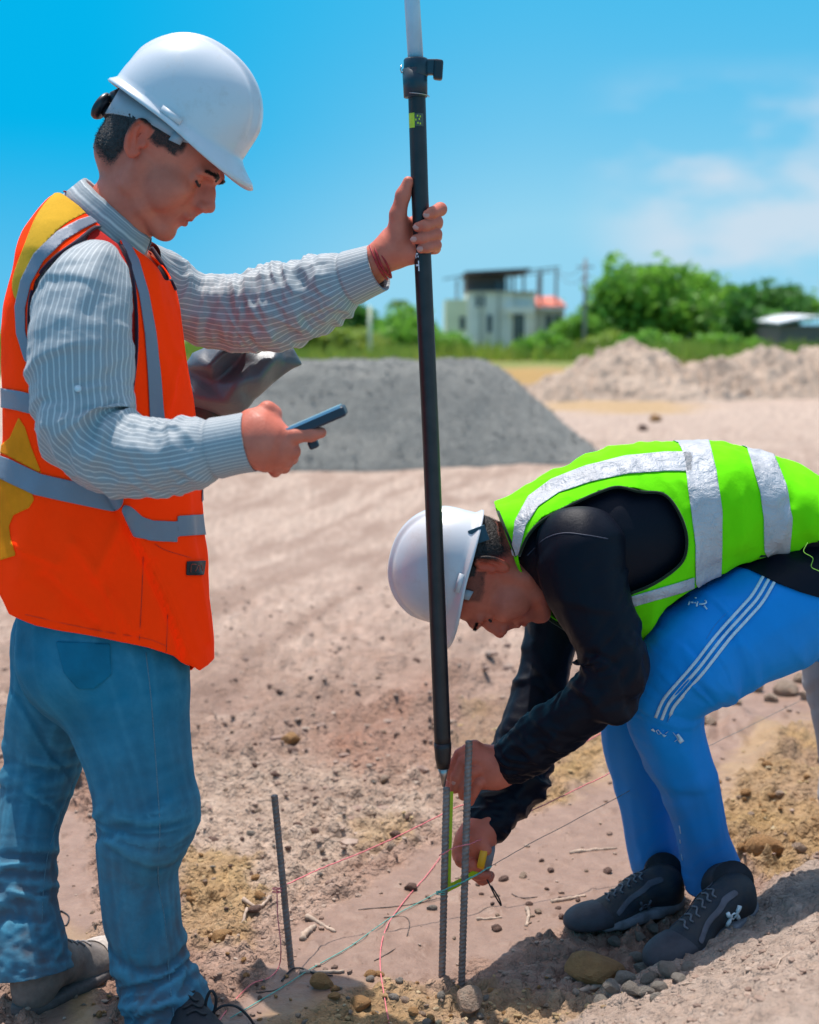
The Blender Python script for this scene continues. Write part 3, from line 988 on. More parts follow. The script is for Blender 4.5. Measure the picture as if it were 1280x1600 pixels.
def cloth(name, col, rough=0.85, weave=1400, sheen=0.2, dust=0.0, dustcol=(0.22, 0.17, 0.15), dz=(0.5, 0.1), bs=0.25, var=0.12, spec=0.25, fold=0.0):
    m, nt, b = new_mat(name)
    n = tex(nt, 11, 6, 0.6)
    c = mix(nt, ramp(nt, n, [(0.3, 0.0), (0.7, 1.0)]), col, tuple(x * (1 - var) for x in col))
    if dust > 0:
        g = nt.nodes.new('ShaderNodeTexCoord'); s = nt.nodes.new('ShaderNodeSeparateXYZ')
        nt.links.new(g.outputs['Object'], s.inputs[0])
        mr = nt.nodes.new('ShaderNodeMapRange'); nt.links.new(s.outputs[2], mr.inputs[0])
        mr.inputs[1].default_value = dz[0]; mr.inputs[2].default_value = dz[1]
        k = mth(nt, 'MULTIPLY', mr.outputs[0], ramp(nt, tex(nt, 7, 6, 0.6, dist=1.0), [(0.35, 0.25), (0.62, 1.0)]))
        c = mix(nt, mth(nt, 'MULTIPLY', k, dust), c, dustcol)
    nt.links.new(c, b.inputs['Base Color'])
    b.inputs['Roughness'].default_value = rough
    b.inputs['Sheen Weight'].default_value = sheen
    b.inputs['Specular IOR Level'].default_value = spec
    h = mth(nt, 'ADD', mth(nt, 'MULTIPLY', tex(nt, weave, 2, 0.5), 0.3), mth(nt, 'MULTIPLY', tex(nt, 42, 5, 0.6, dist=0.6), 1.0 + fold))
    bump(nt, b, h, bs, 0.004)
    return m
M_ORANGE = cloth('orange_vest', (1.70, 0.060, 0.003), 0.9, 900, 0.0, bs=0.35, var=0.06, spec=0.06)
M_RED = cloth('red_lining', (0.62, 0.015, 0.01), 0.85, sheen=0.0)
M_GREEN = cloth('lime_vest', (0.17, 0.80, 0.006), 0.9, 900, 0.0, bs=0.35, var=0.12, spec=0.06)
M_JEANS = cloth('blue_denim', (0.006, 0.185, 0.310), 0.9, 1500, 0.0, dust=0.85, dustcol=(0.115, 0.095, 0.10), dz=(0.62, 0.12), bs=0.4, var=0.35)
def worn(m, col, k=1.0):
    nt = m.node_tree; b = nt.nodes['Principled BSDF']; src = b.inputs['Base Color'].links[0].from_socket
    a = attr(nt, 'worn')
    f = mth(nt, 'MULTIPLY', mth(nt, 'MULTIPLY', a.outputs['Fac'], ramp(nt, tex(nt, 60, 4, 0.6), [(0.3, 0.5), (0.7, 1.0)])), k)
    nt.links.new(mix(nt, f, src, col), b.inputs['Base Color'])
worn(M_JEANS, (0.09, 0.34, 0.47), 0.7)
M_TRACK = cloth('blue_trackpants', (0.002, 0.265, 0.72), 0.6, 1500, 0.0, dust=0.35, dustcol=(0.20, 0.19, 0.22), dz=(0.42, 0.05), bs=0.2, var=0.1, spec=0.2)
M_BLACKS = cloth('black_jersey', (0.0030, 0.0045, 0.011), 0.48, 1800, 0.0, bs=0.25, spec=0.15)
M_TRIM = cloth('dark_trim', (0.03, 0.008, 0.025), 0.8)
M_GTRIM = cloth('black_green_trim', (0.008, 0.02, 0.006), 0.8)
M_REFL = cloth('reflective_tape', (0.20, 0.225, 0.28), 0.5, 700, 0.0, bs=0.3, var=0.1, spec=0.5)
M_REFL2 = cloth('silver_tape', (0.52, 0.52, 0.54), 0.45, 300, 0.0, bs=0.9, var=0.25, spec=0.6, fold=1.5)
M_WHITEP = simple('white_print', (0.55, 0.66, 0.74), 0.6, 0.1, 200)
M_SEAM = simple('seam_thread', (0.10, 0.20, 0.26), 0.8, 0.2, 300)

def shirt_mat():
    m, nt, b = new_mat('striped_shirt')
    a = attr(nt, 'warp'); s = nt.nodes.new('ShaderNodeSeparateXYZ'); nt.links.new(a.outputs['Vector'], s.inputs[0])
    u = mth(nt, 'MULTIPLY', s.outputs[1], 1 / 0.0098)
    f = mth(nt, 'FRACT', u)
    tri = mth(nt, 'ABSOLUTE', mth(nt, 'SUBTRACT', f, 0.5))
    line = ramp(nt, tri, [(0.05, 0.68), (0.13, 0.0)])
    f2 = mth(nt, 'FRACT', mth(nt, 'MULTIPLY', u, 4.0))
    thin = ramp(nt, mth(nt, 'ABSOLUTE', mth(nt, 'SUBTRACT', f2, 0.5)), [(0.1, 0.16), (0.3, 0.0)])
    n = tex(nt, 15, 5, 0.6)
    base = mix(nt, n, (0.215, 0.245, 0.27), (0.29, 0.315, 0.33))
    c = mix(nt, mth(nt, 'ADD', line, thin, True), base, (0.66, 0.66, 0.645))
    nt.links.new(c, b.inputs['Base Color'])
    b.inputs['Roughness'].default_value = 0.62; b.inputs['Sheen Weight'].default_value = 0.15
    b.inputs['Specular IOR Level'].default_value = 0.35
    h = mth(nt, 'ADD', mth(nt, 'MULTIPLY', tex(nt, 1500, 2, 0.5), 0.15), tex(nt, 38, 5, 0.6, dist=0.8))
    bump(nt, b, h, 0.35, 0.004)
    return m
M_SHIRT = shirt_mat()

# ------------------------------------------------------------------ heads
def head_surface(neck, lo=(-0.165, -0.11, -0.245), hi=(0.18, 0.11, 0.16), h=0.0019, chin=0.0, jaw=1.0, stout=1.0):
    """head in its own frame: x forward, y to its left, z up, origin between the ear canals; neck = [(x, y, z, r)...]"""
    G = Field(lo, hi, h)
    w = stout
    G.ell((-0.003, 0, 0.040), (0.101, 0.076 * w, 0.088))
    G.ell((0.050, 0, 0.036), (0.062, 0.064 * w, 0.052), 0.02)
    G.ell((0.052, 0, -0.028), (0.060, 0.055 * w, 0.054), 0.025)
    for s in (-1, 1):
        G.ell((0.076, s * 0.043 * w, -0.022), (0.027, 0.021, 0.019), 0.022)
        G.ell((0.055, s * 0.045 * w, -0.050), (0.036, 0.017, 0.028), 0.025)
        G.chain([(0.006, s * 0.057 * w, -0.030), (0.016, s * 0.054 * w, -0.068), (0.050, s * 0.043 * w, -0.090), (0.090, s * 0.014, -0.102)],
                [0.012, 0.0125, 0.0115, 0.0135], 0.018)
        G.chain([(0.099, s * 0.044 * w, 0.024), (0.110, s * 0.028, 0.034), (0.112, s * 0.010, 0.030)], [0.008, 0.0085, 0.008], 0.016)
    G.ell((0.101, 0, -0.097), (0.016, 0.018, 0.0145 + chin), 0.014)
    G.ell((0.088, 0, -0.062), (0.031, 0.031, 0.028), 0.02)
    for s in (-1, 1):
        G.ell((0.119, s * 0.034, 0.009), (0.020, 0.0165, 0.0105), 0.014, 'sub')
    # nose
    G.chain([(0.098, 0, 0.006), (0.112, 0, -0.010), (0.116, 0, -0.026)], [0.011, 0.0125, 0.0120], 0.012)
    G.cap((0.108, -0.010, -0.024), (0.108, 0.010, -0.024), 0.010, 0.010, 0.010)
    G.chain([(0.107, 0, 0.020), (0.121, 0, 0.004), (0.1325, 0, -0.011)], [0.0080, 0.0082, 0.0098], 0.012)
    G.ell((0.1345, 0, -0.0160), (0.0112, 0.0112, 0.0092), 0.007)
    for s in (-1, 1):
        G.ell((0.126, s * 0.0125, -0.0225), (0.0115, 0.0075, 0.0078), 0.006)
        G.ell((0.131, s * 0.0065, -0.0310), (0.0055, 0.0028, 0.0035), 0.003, 'sub')
        G.cap((0.118, s * 0.022, -0.022), (0.108, s * 0.033, -0.046), 0.0010, 0.0008, 0.006, 'sub')
    G.cap((0.124, 0, -0.031), (0.1215, 0, -0.044), 0.0050, 0.0045, 0.010)
    # lips
    G.chain([(0.1005, -0.0235, -0.0560), (0.1145, -0.013, -0.0525), (0.1200, 0, -0.0515), (0.1145, 0.013, -0.0525), (0.1005, 0.0235, -0.0560)],
            [0.0028, 0.0046, 0.0050, 0.0046, 0.0028], 0.005)
    G.chain([(0.1000, -0.0215, -0.0590), (0.1115, -0.012, -0.0635), (0.1165, 0, -0.0645), (0.1115, 0.012, -0.0635), (0.1000, 0.0215, -0.0590)],
            [0.0028, 0.0052, 0.0060, 0.0052, 0.0028], 0.005)
    G.chain([(0.0995, -0.0265, -0.0580), (0.1140, -0.014, -0.0578), (0.1235, 0, -0.0580), (0.1140, 0.014, -0.0578), (0.0995, 0.0265, -0.0580)],
            [0.0015, 0.0013, 0.0011, 0.0013, 0.0015], 0.0025, 'sub')
    G.cap((0.118, -0.010, -0.0765), (0.118, 0.010, -0.0765), 0.0035, 0.0035, 0.010, 'sub')
    # eyelids, looking down
    for s in (-1, 1):
        e = np.array((0.0905, s * 0.0335, 0.0085))
        G.ell(e, (0.0150, 0.0150, 0.0135), 0.004)
        G.chain([e + (0.0075, -s * -0.0130, -0.0015), e + (0.0135, -s * -0.006, -0.0052), e + (0.0142, s * -0.004, -0.0055), e + (0.0105, s * -0.0125, -0.0025)],
                [0.0011] * 4, 0.0015, 'sub')
        G.cap(e + (0.0135, s * -0.008, 0.0030), e + (0.0120, s * 0.009, 0.0032), 0.0012, 0.0010, 0.003, 'sub')
    # ears
    for s in (-1, 1):
        c = np.array((-0.012, s * 0.0795 * w, 0.004))
        ang = math.radians(36)
        ax = np.array((-math.cos(ang), s * math.sin(ang), 0.0)); up = np.array((-0.17, s * 0.06, 0.98)); up /= np.linalg.norm(up)
        nn = np.cross(ax, up); nn /= np.linalg.norm(nn)
        G.ell(c + ax * 0.004, (0.0165, 0.029, 0.0038), 0.005, R=[ax, up, nn])
        G.ell(c + ax * 0.001 + np.array((0, s * 0.0045, 0.002)), (0.0110, 0.0205, 0.0052), 0.003, 'sub', R=[ax, up, nn])
        rim = []
        for t in np.linspace(-1.15, 4.05, 22):
            rr = 1.0
            rim.append(c + ax * (0.004 + 0.0175 * math.sin(t) * 1.0) + up * (0.0300 * math.cos(t) * 1.0))
        G.chain(rim, [0.0026 + 0.0008 * (i > 14) for i in range(len(rim))], 0.0035)
        G.ell(c + up * -0.027 + ax * -0.001, (0.0075, 0.0095, 0.0048), 0.005, R=[ax, up, nn])
        G.chain([c + ax * 0.010 + up * 0.016, c + ax * 0.009 + up * 0.002, c + ax * 0.003 + up * -0.012], [0.0019, 0.0022, 0.0024], 0.003)
        G.ell(c + ax * -0.0125 + up * -0.003, (0.0045, 0.0075, 0.005), 0.004, R=[ax, up, nn])
    for i in range(len(neck) - 1):
        a, b = neck[i], neck[i + 1]
        G.cap(a[:3], b[:3], a[3], b[3], 0.028 if i == 0 else 0.01)
    V, Q = G.mesh()
    return relax(V, Q, 3, 0.4), Q

def head_matrix(origin, fwd_px, yaw=0.0, roll=0.0):
    """fwd_px: the face's forward direction in the picture plane (px right, px down)"""
    f = np.array([fwd_px[0], 0, -fwd_px[1]], float); f /= np.linalg.norm(f)
    u0 = np.array([-f[2], 0, f[0]])
    if (u0 @ np.array([fwd_px[1], 0, fwd_px[0]])) < 0: pass
    return f, u0

def frame(origin, F, U):
    F = np.array(F, float); F /= np.linalg.norm(F)
    U = np.array(U, float); U -= F * (U @ F); U /= np.linalg.norm(U)
    Y = np.cross(U, F)
    return np.array(origin, float), np.stack([F, Y, U], 1)      # columns

def toworld(fr, V):
    return np.asarray(V) @ fr[1].T + fr[0]

def tolocal(fr, V):
    return (np.asarray(V) - fr[0]) @ fr[1]

def skin_masks(V, fr, hairline):
    L = tolocal(fr, V)
    x, y, z = L.T
    ax = np.hypot(x - 0.114, 0)
    lip = np.exp(-(((z + 0.058) / 0.0085) ** 2) ** 1.5) * (np.abs(y) < 0.026) * smoothstep(0.095, 0.103, x) * smoothstep(0.028, 0.022, np.abs(y))
    flush = np.exp(-((x + 0.012) / 0.028) ** 2 - ((z - 0.002) / 0.04) ** 2) * (np.abs(y) > 0.068) + 0.5 * np.exp(-((x - 0.135) / 0.02) ** 2 - ((z + 0.015) / 0.02) ** 2)
    stub = hairline(x, y, z) * (np.linalg.norm(L, axis=1) < 0.2)
    return lip, np.clip(flush, 0, 1), stub

def manifold_union(objs, name, mat, parent, post=None):
    """one continuous body out of closed overlapping pieces"""
    base = objs[0]
    for o in objs[1:]:
        m = base.modifiers.new('join', 'BOOLEAN'); m.operation = 'UNION'; m.object = o; m.solver = 'MANIFOLD'
    dg = bpy.context.evaluated_depsgraph_get()
    me = bpy.data.meshes.new_from_object(base.evaluated_get(dg), depsgraph=dg)
    n = len(me.vertices)
    if n < 100:
        print('union failed', name)
    for o in objs:
        bpy.data.objects.remove(o)
    me.materials.clear(); me.materials.append(mat)
    me.polygons.foreach_set('use_smooth', [True] * len(me.polygons))
    V = np.zeros(n * 3); me.vertices.foreach_get('co', V); V = V.reshape(-1, 3)
    if post:
        for k, a in post(V).items():
            if k in me.attributes: me.attributes.remove(me.attributes[k])
            at_ = me.attributes.new(k, 'FLOAT', 'POINT'); at_.data.foreach_set('value', a.astype(np.float32))
    return link(name, me, parent)

def px_chain(pts):
    """[(px, py, rpx, Y)] -> points and radii in metres"""
    return [at(p[0], p[1], p[3]) for p in pts], [rad(p[2], p[3]) for p in pts]

def hand_surface(parts, h=0.0014, extra=None, k=0.004):
    """parts: list of (points, radii, blend); fingers are their own chains"""
    P = np.concatenate([np.array(p[0]) for p in parts]); R = max(max(p[1]) for p in parts)
    G = Field(P.min(0) - R - 0.01, P.max(0) + R + 0.01, h)
    for pts, rs, kk in parts:
        G.chain(pts, rs, kk)
    if extra: extra(G)
    V, Q = G.mesh()
    return relax(V, Q, 2, 0.4), Q

def nail(name, c, n, d, w, l, parent):
    """a fingernail: small curved plate at c, facing n, long along d"""
    n = np.array(n, float); n /= np.linalg.norm(n); d = np.array(d, float); d -= n * (d @ n); d /= np.linalg.norm(d)
    s = np.cross(n, d)
    V, F = [], []
    m, k = 7, 7
    for i in range(m):
        for j in range(k):
            u = -1 + 2 * i / (m - 1); v = -1 + 2 * j / (k - 1)
            e = math.sqrt(max(0, 1 - (abs(u) ** 3))) 
            V.append(np.array(c) + d * u * l + s * v * w * e - n * (0.45 * w * v * v * e + 0.10 * l * u * u))
    for i in range(m - 1):
        for j in range(k - 1):
            a = i * k + j
            F.append((a, a + 1, a + k + 1, a + k))
    o = obj(name, np.array(V), F, M_NAIL, parent, True)
    solidify(o, 0.0006, 0)
    return o

# ------------------------------------------------------------------ clothing builders
def creases(S, A, W, spec):
    """sharp single folds running round a limb: spec rows (seed, leg, centre, spread, count, width, height)"""
    out = np.zeros_like(S, dtype=float)
    for seed, leg, c, sp, n, w, h in spec:
        R = np.random.default_rng(seed)
        for _ in range(n):
            s0 = c + R.normal() * sp; k = R.normal() * 0.030; ph = R.uniform(-3.1, 3.1); a0 = R.uniform(-3.1, 3.1); aw = R.uniform(0.7, 1.9)
            ww = w * R.uniform(0.7, 1.4); hh = h * R.uniform(0.5, 1.2) * (1 if R.uniform() < 0.62 else -0.8)
            da = np.abs(np.mod(A - a0 + math.pi, 2 * math.pi) - math.pi)
            u = (S - s0 - k * np.sin(A + ph) - 0.010 * np.sin(2 * A + a0)) / ww
            prof = np.where(u > 0, np.exp(-u * u), np.exp(-(u / 2.2) ** 2))
            g = hh * prof * np.exp(-(da / aw) ** 4)
            out += g if leg < 0 else np.where(W == leg, g, 0)
    return out
def limb_tube(pts, ns=150, na=72, fold=None, sy=1.0, seam_back=True, R0=None):
    """garment tube along [(px, py, rpx, Y)]; returns V, F(quads), warp attribute (along, around*R, 0)"""
    P0 = np.array([at(p[0], p[1], p[3]) for p in pts]); r0 = np.array([rad(p[2], p[3]) for p in pts])
    D = smooth_line(np.column_stack([P0, r0]), ns)
    P, r = D[:, :3], D[:, 3]
    T = np.gradient(P, axis=0)
    for _ in range(4):
        T[1:-1] = (T[:-2] + T[1:-1] * 2 + T[2:]) / 4
    T /= np.linalg.norm(T, axis=1, keepdims=True)
    cam_dir = np.array([0, -1.0, 0])
    N2 = cam_dir[None] - T * (T @ cam_dir)[:, None]; N2 /= np.linalg.norm(N2, axis=1, keepdims=True)
    N1 = np.cross(N2, T)
    s = np.concatenate([[0], np.cumsum(np.linalg.norm(np.diff(P, axis=0), axis=1))])
    a = np.linspace(-math.pi, math.pi, na, endpoint=False)
    S, A = np.meshgrid(s, a, indexing='ij')
    R = np.repeat(r[:, None], na, 1)
    if fold is not None:
        Av = (1 - np.abs(A) / math.pi)      # symmetric noise would mirror: use circle coordinates
        R = R + fold(S, A, R)
    V = P[:, None, :] + R[..., None] * (np.cos(A)[..., None] * N2[:, None, :] * sy + np.sin(A)[..., None] * N1[:, None, :])
    n = len(P)
    i = np.arange((n - 1) * na); rr = i // na; q = i % na; q2 = (q + 1) % na
    F = np.stack([rr * na + q, rr * na + q2, (rr + 1) * na + q2, (rr + 1) * na + q], 1)
    R0 = R0 or r.mean()
    warp = np.stack([S.ravel(), (A * R0).ravel(), 0 * S.ravel()], 1)
    return V.reshape(-1, 3), F[:, ::-1], warp, s[-1], (P, T, N1, N2, r)

def ring_noise(S, A, R, ls, la, seed, skew=0.0):
    """noise on a tube, seamless round it: ls = length scale along, la = scale around (radians)"""
    return noise(S / ls + skew * np.sin(A), np.cos(A) / la, np.sin(A) / la, seed)

def end_rim(V, F, na, ns_total, which, inset=0.004):
    """fold the open end of a tube inwards so that it reads as a hem"""
    n = len(V) // na
    row = V[:na] if which == 0 else V[-na:]
    c = row.mean(0)
    other = V[na * 6: na * 7] if which == 0 else V[-na * 7: -na * 6]
    rin = c + (row - c) * 0.93
    rin2 = other.mean(0) + (other - other.mean(0)) * 0.88
    base = len(V)
    V = np.vstack([V, rin, rin2])
    a0 = (np.arange(na)) if which == 0 else (n - 1) * na + np.arange(na)
    q = np.arange(na); q2 = (q + 1) % na
    f1 = np.stack([a0[q], a0[q2], base + q2, base + q], 1)
    f2 = np.stack([base + q, base + q2, base + na + q2, base + na + q], 1)
    return V, np.vstack([F, f1, f2])

def loft_field(G, s_axis, st, p=2.3):
    """elliptic sections st = rows (s, c1, r1, c2, r2): s along the axis, c1/r1 the other picture axis, c2/r2 depth (Y)"""
    X, Y, Z = np.meshgrid(*G.ax, indexing='ij', sparse=True)
    S, C = (Z, X) if s_axis == 'z' else (X, Z)
    st = np.array(sorted(st, key=lambda r: r[0]))
    f = [np.interp(S, st[:, 0], st[:, i]) for i in range(1, 5)]
    d = ((np.abs(C - f[0]) / f[1]) ** p + (np.abs(Y - f[2]) / f[3]) ** p) ** (1 / p) - 1
    d = d * np.minimum(f[1], f[3])
    d = np.maximum(d, np.maximum(st[0, 0] - S, S - st[-1, 0]))
    return np.broadcast_to(d, G.n).astype(np.float32), (X, Y, Z)

def smax(a, b, k):
    h = np.clip(0.5 - 0.5 * (a - b) / k, 0, 1)
    return a + (b - a) * h + k * h * (1 - h)

def on_surface(Vs, Ns, px, py, near_y=None):
    """garment point under a pixel (on the camera side)"""
    qx, qy = proj(Vs)
    d = (qx - px) ** 2 + (qy - py) ** 2 + np.where(Ns[:, 1] < 0.35, 0, 1e5)
    k = np.argpartition(d, 8)[:8]
    y0 = Vs[k, 1][np.argsort(d[k])[:3]].min()
    k = k[Vs[k, 1] < y0 + 0.025]
    w = 1 / (d[k] + 0.8)
    w /= w.sum()
    nn = (Ns[k] * w[:, None]).sum(0); nn /= np.linalg.norm(nn)
    return at(px, py, float((Vs[k, 1] * w).sum())), nn

def draped_tube(name, pxs, Vs, Ns, r, mat, parent, lift=0.001, n=40, seg=6):
    P = []
    for q in smooth_line(pxs, n):
        p, nn = on_surface(Vs, Ns, q[0], q[1])
        P.append(p + nn * lift)
    P = np.array(P)
    for _ in range(2):
        P[1:-1] = (P[:-2] + 2 * P[1:-1] + P[2:]) / 4
    return tube(name, P, r, mat, parent, seg)

def patch(name, V, T, N, f, mat, parent, lift=0.0016, thick=0.0012, attrs=None, **k):
    """a piece of cloth laid on a garment: the part of its surface where f > 0"""
    V2, T2, A = clip(V, T, f, [N])
    if name == 'reflective_band': V2, T2, A = biggest(V2, T2, A)
    o = obj(name, V2 + A[0] * lift, T2, mat, parent, True, **k)
    solidify(o, thick, 1)
    return o

# ------------------------------------------------------------------ hard hats
def helmet_vf(droop=0.75, n_p=96, n_t=40):
    """shell of a cap-style hard hat: x forward, z up, rim plane at z = 0"""
    a_f, a_b, b, hgt = 0.125, 0.128, 0.106, 0.158
    V, F = [], []
    rows = []
    for i in range(n_t + 1):
        th = (math.pi / 2) * (1 - i / n_t)          # from apex down
        rows.append(('dome', th))
    for j in range(1, 9):
        rows.append(('brim', j / 8))
    for kind, t in rows:
        for k in range(n_p):
            ph = 2 * math.pi * k / n_p
            c, s = math.cos(ph), math.sin(ph)
            e = 2 / 2.25
            cx = math.copysign(abs(c) ** (2 / 2.2), c); cy = math.copysign(abs(s) ** (2 / 2.2), s)
            A = a_f if c > 0 else a_b
            if kind == 'dome':
                ct = max(math.cos(t), 0) ** e; st = max(math.sin(t), 0) ** e
                x, y, z = A * cx * ct, b * cy * ct, hgt * st
                base_lift = 0.012 + 0.014 * max(0, c) ** 2
                z = base_lift + z * (hgt - base_lift) / hgt
                # crest from front to back and two shallow side grooves
                yy = abs(y)
                m = math.sin(t) ** 0.3 if t > 0 else 0
                cr = 0.0060 * (1 / (1 + math.exp((yy - 0.021) / 0.0016))) * min(1, max(0, (t - 0.12) * 3.5))
                gr = -0.0022 * math.exp(-((yy - 0.031) / 0.006) ** 2) * min(1, max(0, (t - 0.15) * 3.0))
                nx, ny, nz = x / A ** 2, y / b ** 2, z / hgt ** 2
                L = math.sqrt(nx * nx + ny * ny + nz * nz)
                x += nx / L * (cr + gr); y += ny / L * (cr + gr); z += nz / L * (cr + gr)
                V.append((x, y, z))
            else:
                f = max(0.0, c) ** 1.5
                w = 0.010 + 0.036 * f
                base_lift = 0.012 + 0.014 * max(0, c) ** 2
                x0, y0 = A * cx, b * cy
                L = math.hypot(x0, y0)
                x = x0 + x0 / L * w * t; y = y0 + y0 / L * w * t * (1 - 0.45 * f)
                z = base_lift - (base_lift - 0.0) * (t ** 0.8) - 0.0035 * (t > 0.9)
                z += -0.020 * f * abs(s) * t
                V.append((x, y, z))
    nr = len(rows)
    for i in range(nr - 1):
        for k in range(n_p):
            k2 = (k + 1) % n_p
            F.append((i * n_p + k, (i + 1) * n_p + k, (i + 1) * n_p + k2, i * n_p + k2))
    return np.array(V), F

def make_helmet(fr, label, scale=1.0, band_rot=0.0, knob=True, strap=False, band_drop=0.019):
    base = fr[0]
    root = thing('hard_hat', base, label, 'hard hat')
    V, F = helmet_vf()
    o = obj('shell', toworld(fr, V * scale), F, M_HELM, root, True)
    solidify(o, 0.0028, -1)
    # rear gutter bump and side slots
    bm = MB()
    V2 = []
    for s in (-1, 1):
        m = MB()
        c = np.array([0.012, s * 0.1105, 0.011])
        m.obox((0, 0, 0), (0.020, 0, 0), (0, 0.0022, 0), (0, 0, 0.0055))
        vv = np.array(m.V) + c
        obj('accessory_slot', toworld(fr, vv * scale), m.F, M_HELM, root)
    # head band
    n = 72; rows = []
    for zr, rr in ((-0.002, 1.00), (-band_drop, 0.965), (-band_drop - 0.001, 0.935), (-0.002, 0.965)):
        row = []
        for k in range(n):
            ph = 2 * math.pi * k / n
            c, s = math.cos(ph), math.sin(ph)
            drop = 0.034 * max(0, -c) ** 1.3 * (zr < -0.01)
            x = (0.108 if c > 0 else 0.112) * c * rr - 0.004; y = 0.0805 * s * rr
            row.append((x, y, zr - drop + 0.010 * (c > 0) * c))
        rows.append(row)
    VV = np.array([p for r in rows for p in r])
    FF = []
    for i in range(4):
        for k in range(n):
            k2 = (k + 1) % n; i2 = (i + 1) % 4
            FF.append((i * n + k, i * n + k2, i2 * n + k2, i2 * n + k))
    obj('headband', toworld(fr, VV * scale), FF, M_BAND, root, True)
    if knob:
        # ratchet at the nape
        P = [(-0.118 - t, 0, -0.034 - 0.012) for t in (0, 0.004, 0.008, 0.013, 0.0155)]
        V_, F_ = tube_vf(P, [0.021, 0.0245, 0.026, 0.025, 0.021], 26)
        V_ = np.array(V_)
        obj('adjustment_knob', toworld(fr, V_ * scale), F_, M_BLACKP, root, True)
        V_, F_ = tube_vf([(-0.104, 0, -0.045), (-0.119, 0, -0.046)], [0.017, 0.012], 16)
        obj('ratchet_housing', toworld(fr, np.array(V_) * scale), F_, M_BLACKP, root, True)
        V_, F_ = tube_vf([(-0.110, 0.0, -0.004), (-0.112, 0, -0.018), (-0.111, 0, -0.030)], [0.010, 0.016, 0.013], 14)
        obj('rear_pad', toworld(fr, np.array(V_) * scale), F_, M_BLACKP, root, True)
    for s in (-1, 1):
        m = MB(); m.obox((0.035, s * 0.083, -0.012), (0.010, 0, 0.002), (0, 0.003, 0), (0, 0, 0.010))
        obj('suspension_key', toworld(fr, np.array(m.V) * scale), m.F, M_BAND, root)
    return root
# ------------------------------------------------------------------ the standing worker
Y1 = 2.55
P1 = thing('person', (at(215, 1000, Y1)[0], Y1, 0.0),
           'standing man in orange vest, striped shirt and jeans, one hand round the tall pole', 'person')
fr1 = frame(at(240, 238, Y1), (0.788, -0.05, -0.616), (0.616, 0, 0.788))
def loc1(px, py, Y=Y1):
    return tolocal(fr1, at(px, py, Y)[None])[0]
nk = [loc1(213, 290), loc1(190, 330), loc1(160, 400)]
neck1 = [(-0.040, 0, -0.030, 0.054), (nk[0][0] - 0.004, nk[0][1], nk[0][2], 0.053), (*nk[1], 0.060), (*nk[2], 0.075)]
VH, QH = head_surface(neck1, lo=(-0.22, -0.11, -0.26))
head_o = obj('h', toworld(fr1, VH), QH, M_SKIN1, None)
bodyG = Field(at(-140, 1560, 2.9) - np.array([0.05, 0.7, 0.05]), at(640, 300, 2.1) + np.array([0.1, 0.75, 0.12]), 0.011)
def body_put(G, pts, k=0.02, sy=1.0, dr=0.0):
    P, R = px_chain(pts)
    G.chain(P, [max(r - dr, 0.02) for r in R], k, sy=sy)
SLEEVE_N = [(166, 392, 22, 2.415), (155, 412, 44, 2.395), (140, 452, 64, 2.365), (129, 505, 75, 2.34), (127, 560, 77, 2.325), (130, 625, 72, 2.31), (142, 680, 66, 2.295),
            (190, 708, 61, 2.28), (250, 715, 56, 2.26), (310, 706, 50, 2.245), (360, 696, 46, 2.235), (392, 690, 46, 2.23)]
SLEEVE_F = [(215, 410, 40, 2.64), (250, 450, 55, 2.71), (300, 478, 50, 2.745), (360, 487, 54, 2.755), (420, 483, 58, 2.745), (470, 468, 53, 2.73),
            (520, 446, 46, 2.705), (560, 430, 40, 2.685), (592, 418, 36, 2.67)]
LEG_N = [(178, 1000, 98, 2.50), (190, 1060, 106, 2.49), (200, 1120, 96, 2.48), (215, 1180, 85, 2.465), (226, 1240, 79, 2.455), (229, 1275, 79, 2.45), (221, 1315, 71, 2.455),
         (216, 1360, 63, 2.46), (220, 1420, 62, 2.46), (227, 1470, 61, 2.46), (240, 1520, 60, 2.46), (258, 1566, 67, 2.45), (268, 1612, 67, 2.435), (274, 1650, 60, 2.45)]
LEG_F = [(110, 1000, 88, 2.60), (95, 1060, 78, 2.62), (80, 1110, 68, 2.63), (70, 1160, 60, 2.64), (64, 1205, 58, 2.64), (53, 1250, 53, 2.63), (43, 1300, 49, 2.60),
         (39, 1350, 47, 2.58), (39, 1400, 48, 2.555), (44, 1440, 51, 2.535), (50, 1490, 55, 2.515), (54, 1522, 57, 2.505)]
body_put(bodyG, [(168, 390, 40, 2.55), (152, 460, 72, 2.55), (150, 560, 90, 2.55), (155, 700, 90, 2.55), (160, 850, 95, 2.55), (160, 980, 95, 2.55)], 0.02, 1.25)
body_put(bodyG, SLEEVE_N[2:], 0.02, dr=0.026); body_put(bodyG, SLEEVE_F, 0.02, dr=0.016)
body_put(bodyG, LEG_N[:-2], 0.02, dr=0.03); body_put(bodyG, LEG_F[:-3], 0.02, dr=0.03)
VB, QB = bodyG.mesh(); VB = relax(VB, QB, 2)
body_o = obj('b', VB, QB, M_SKIN1, None)

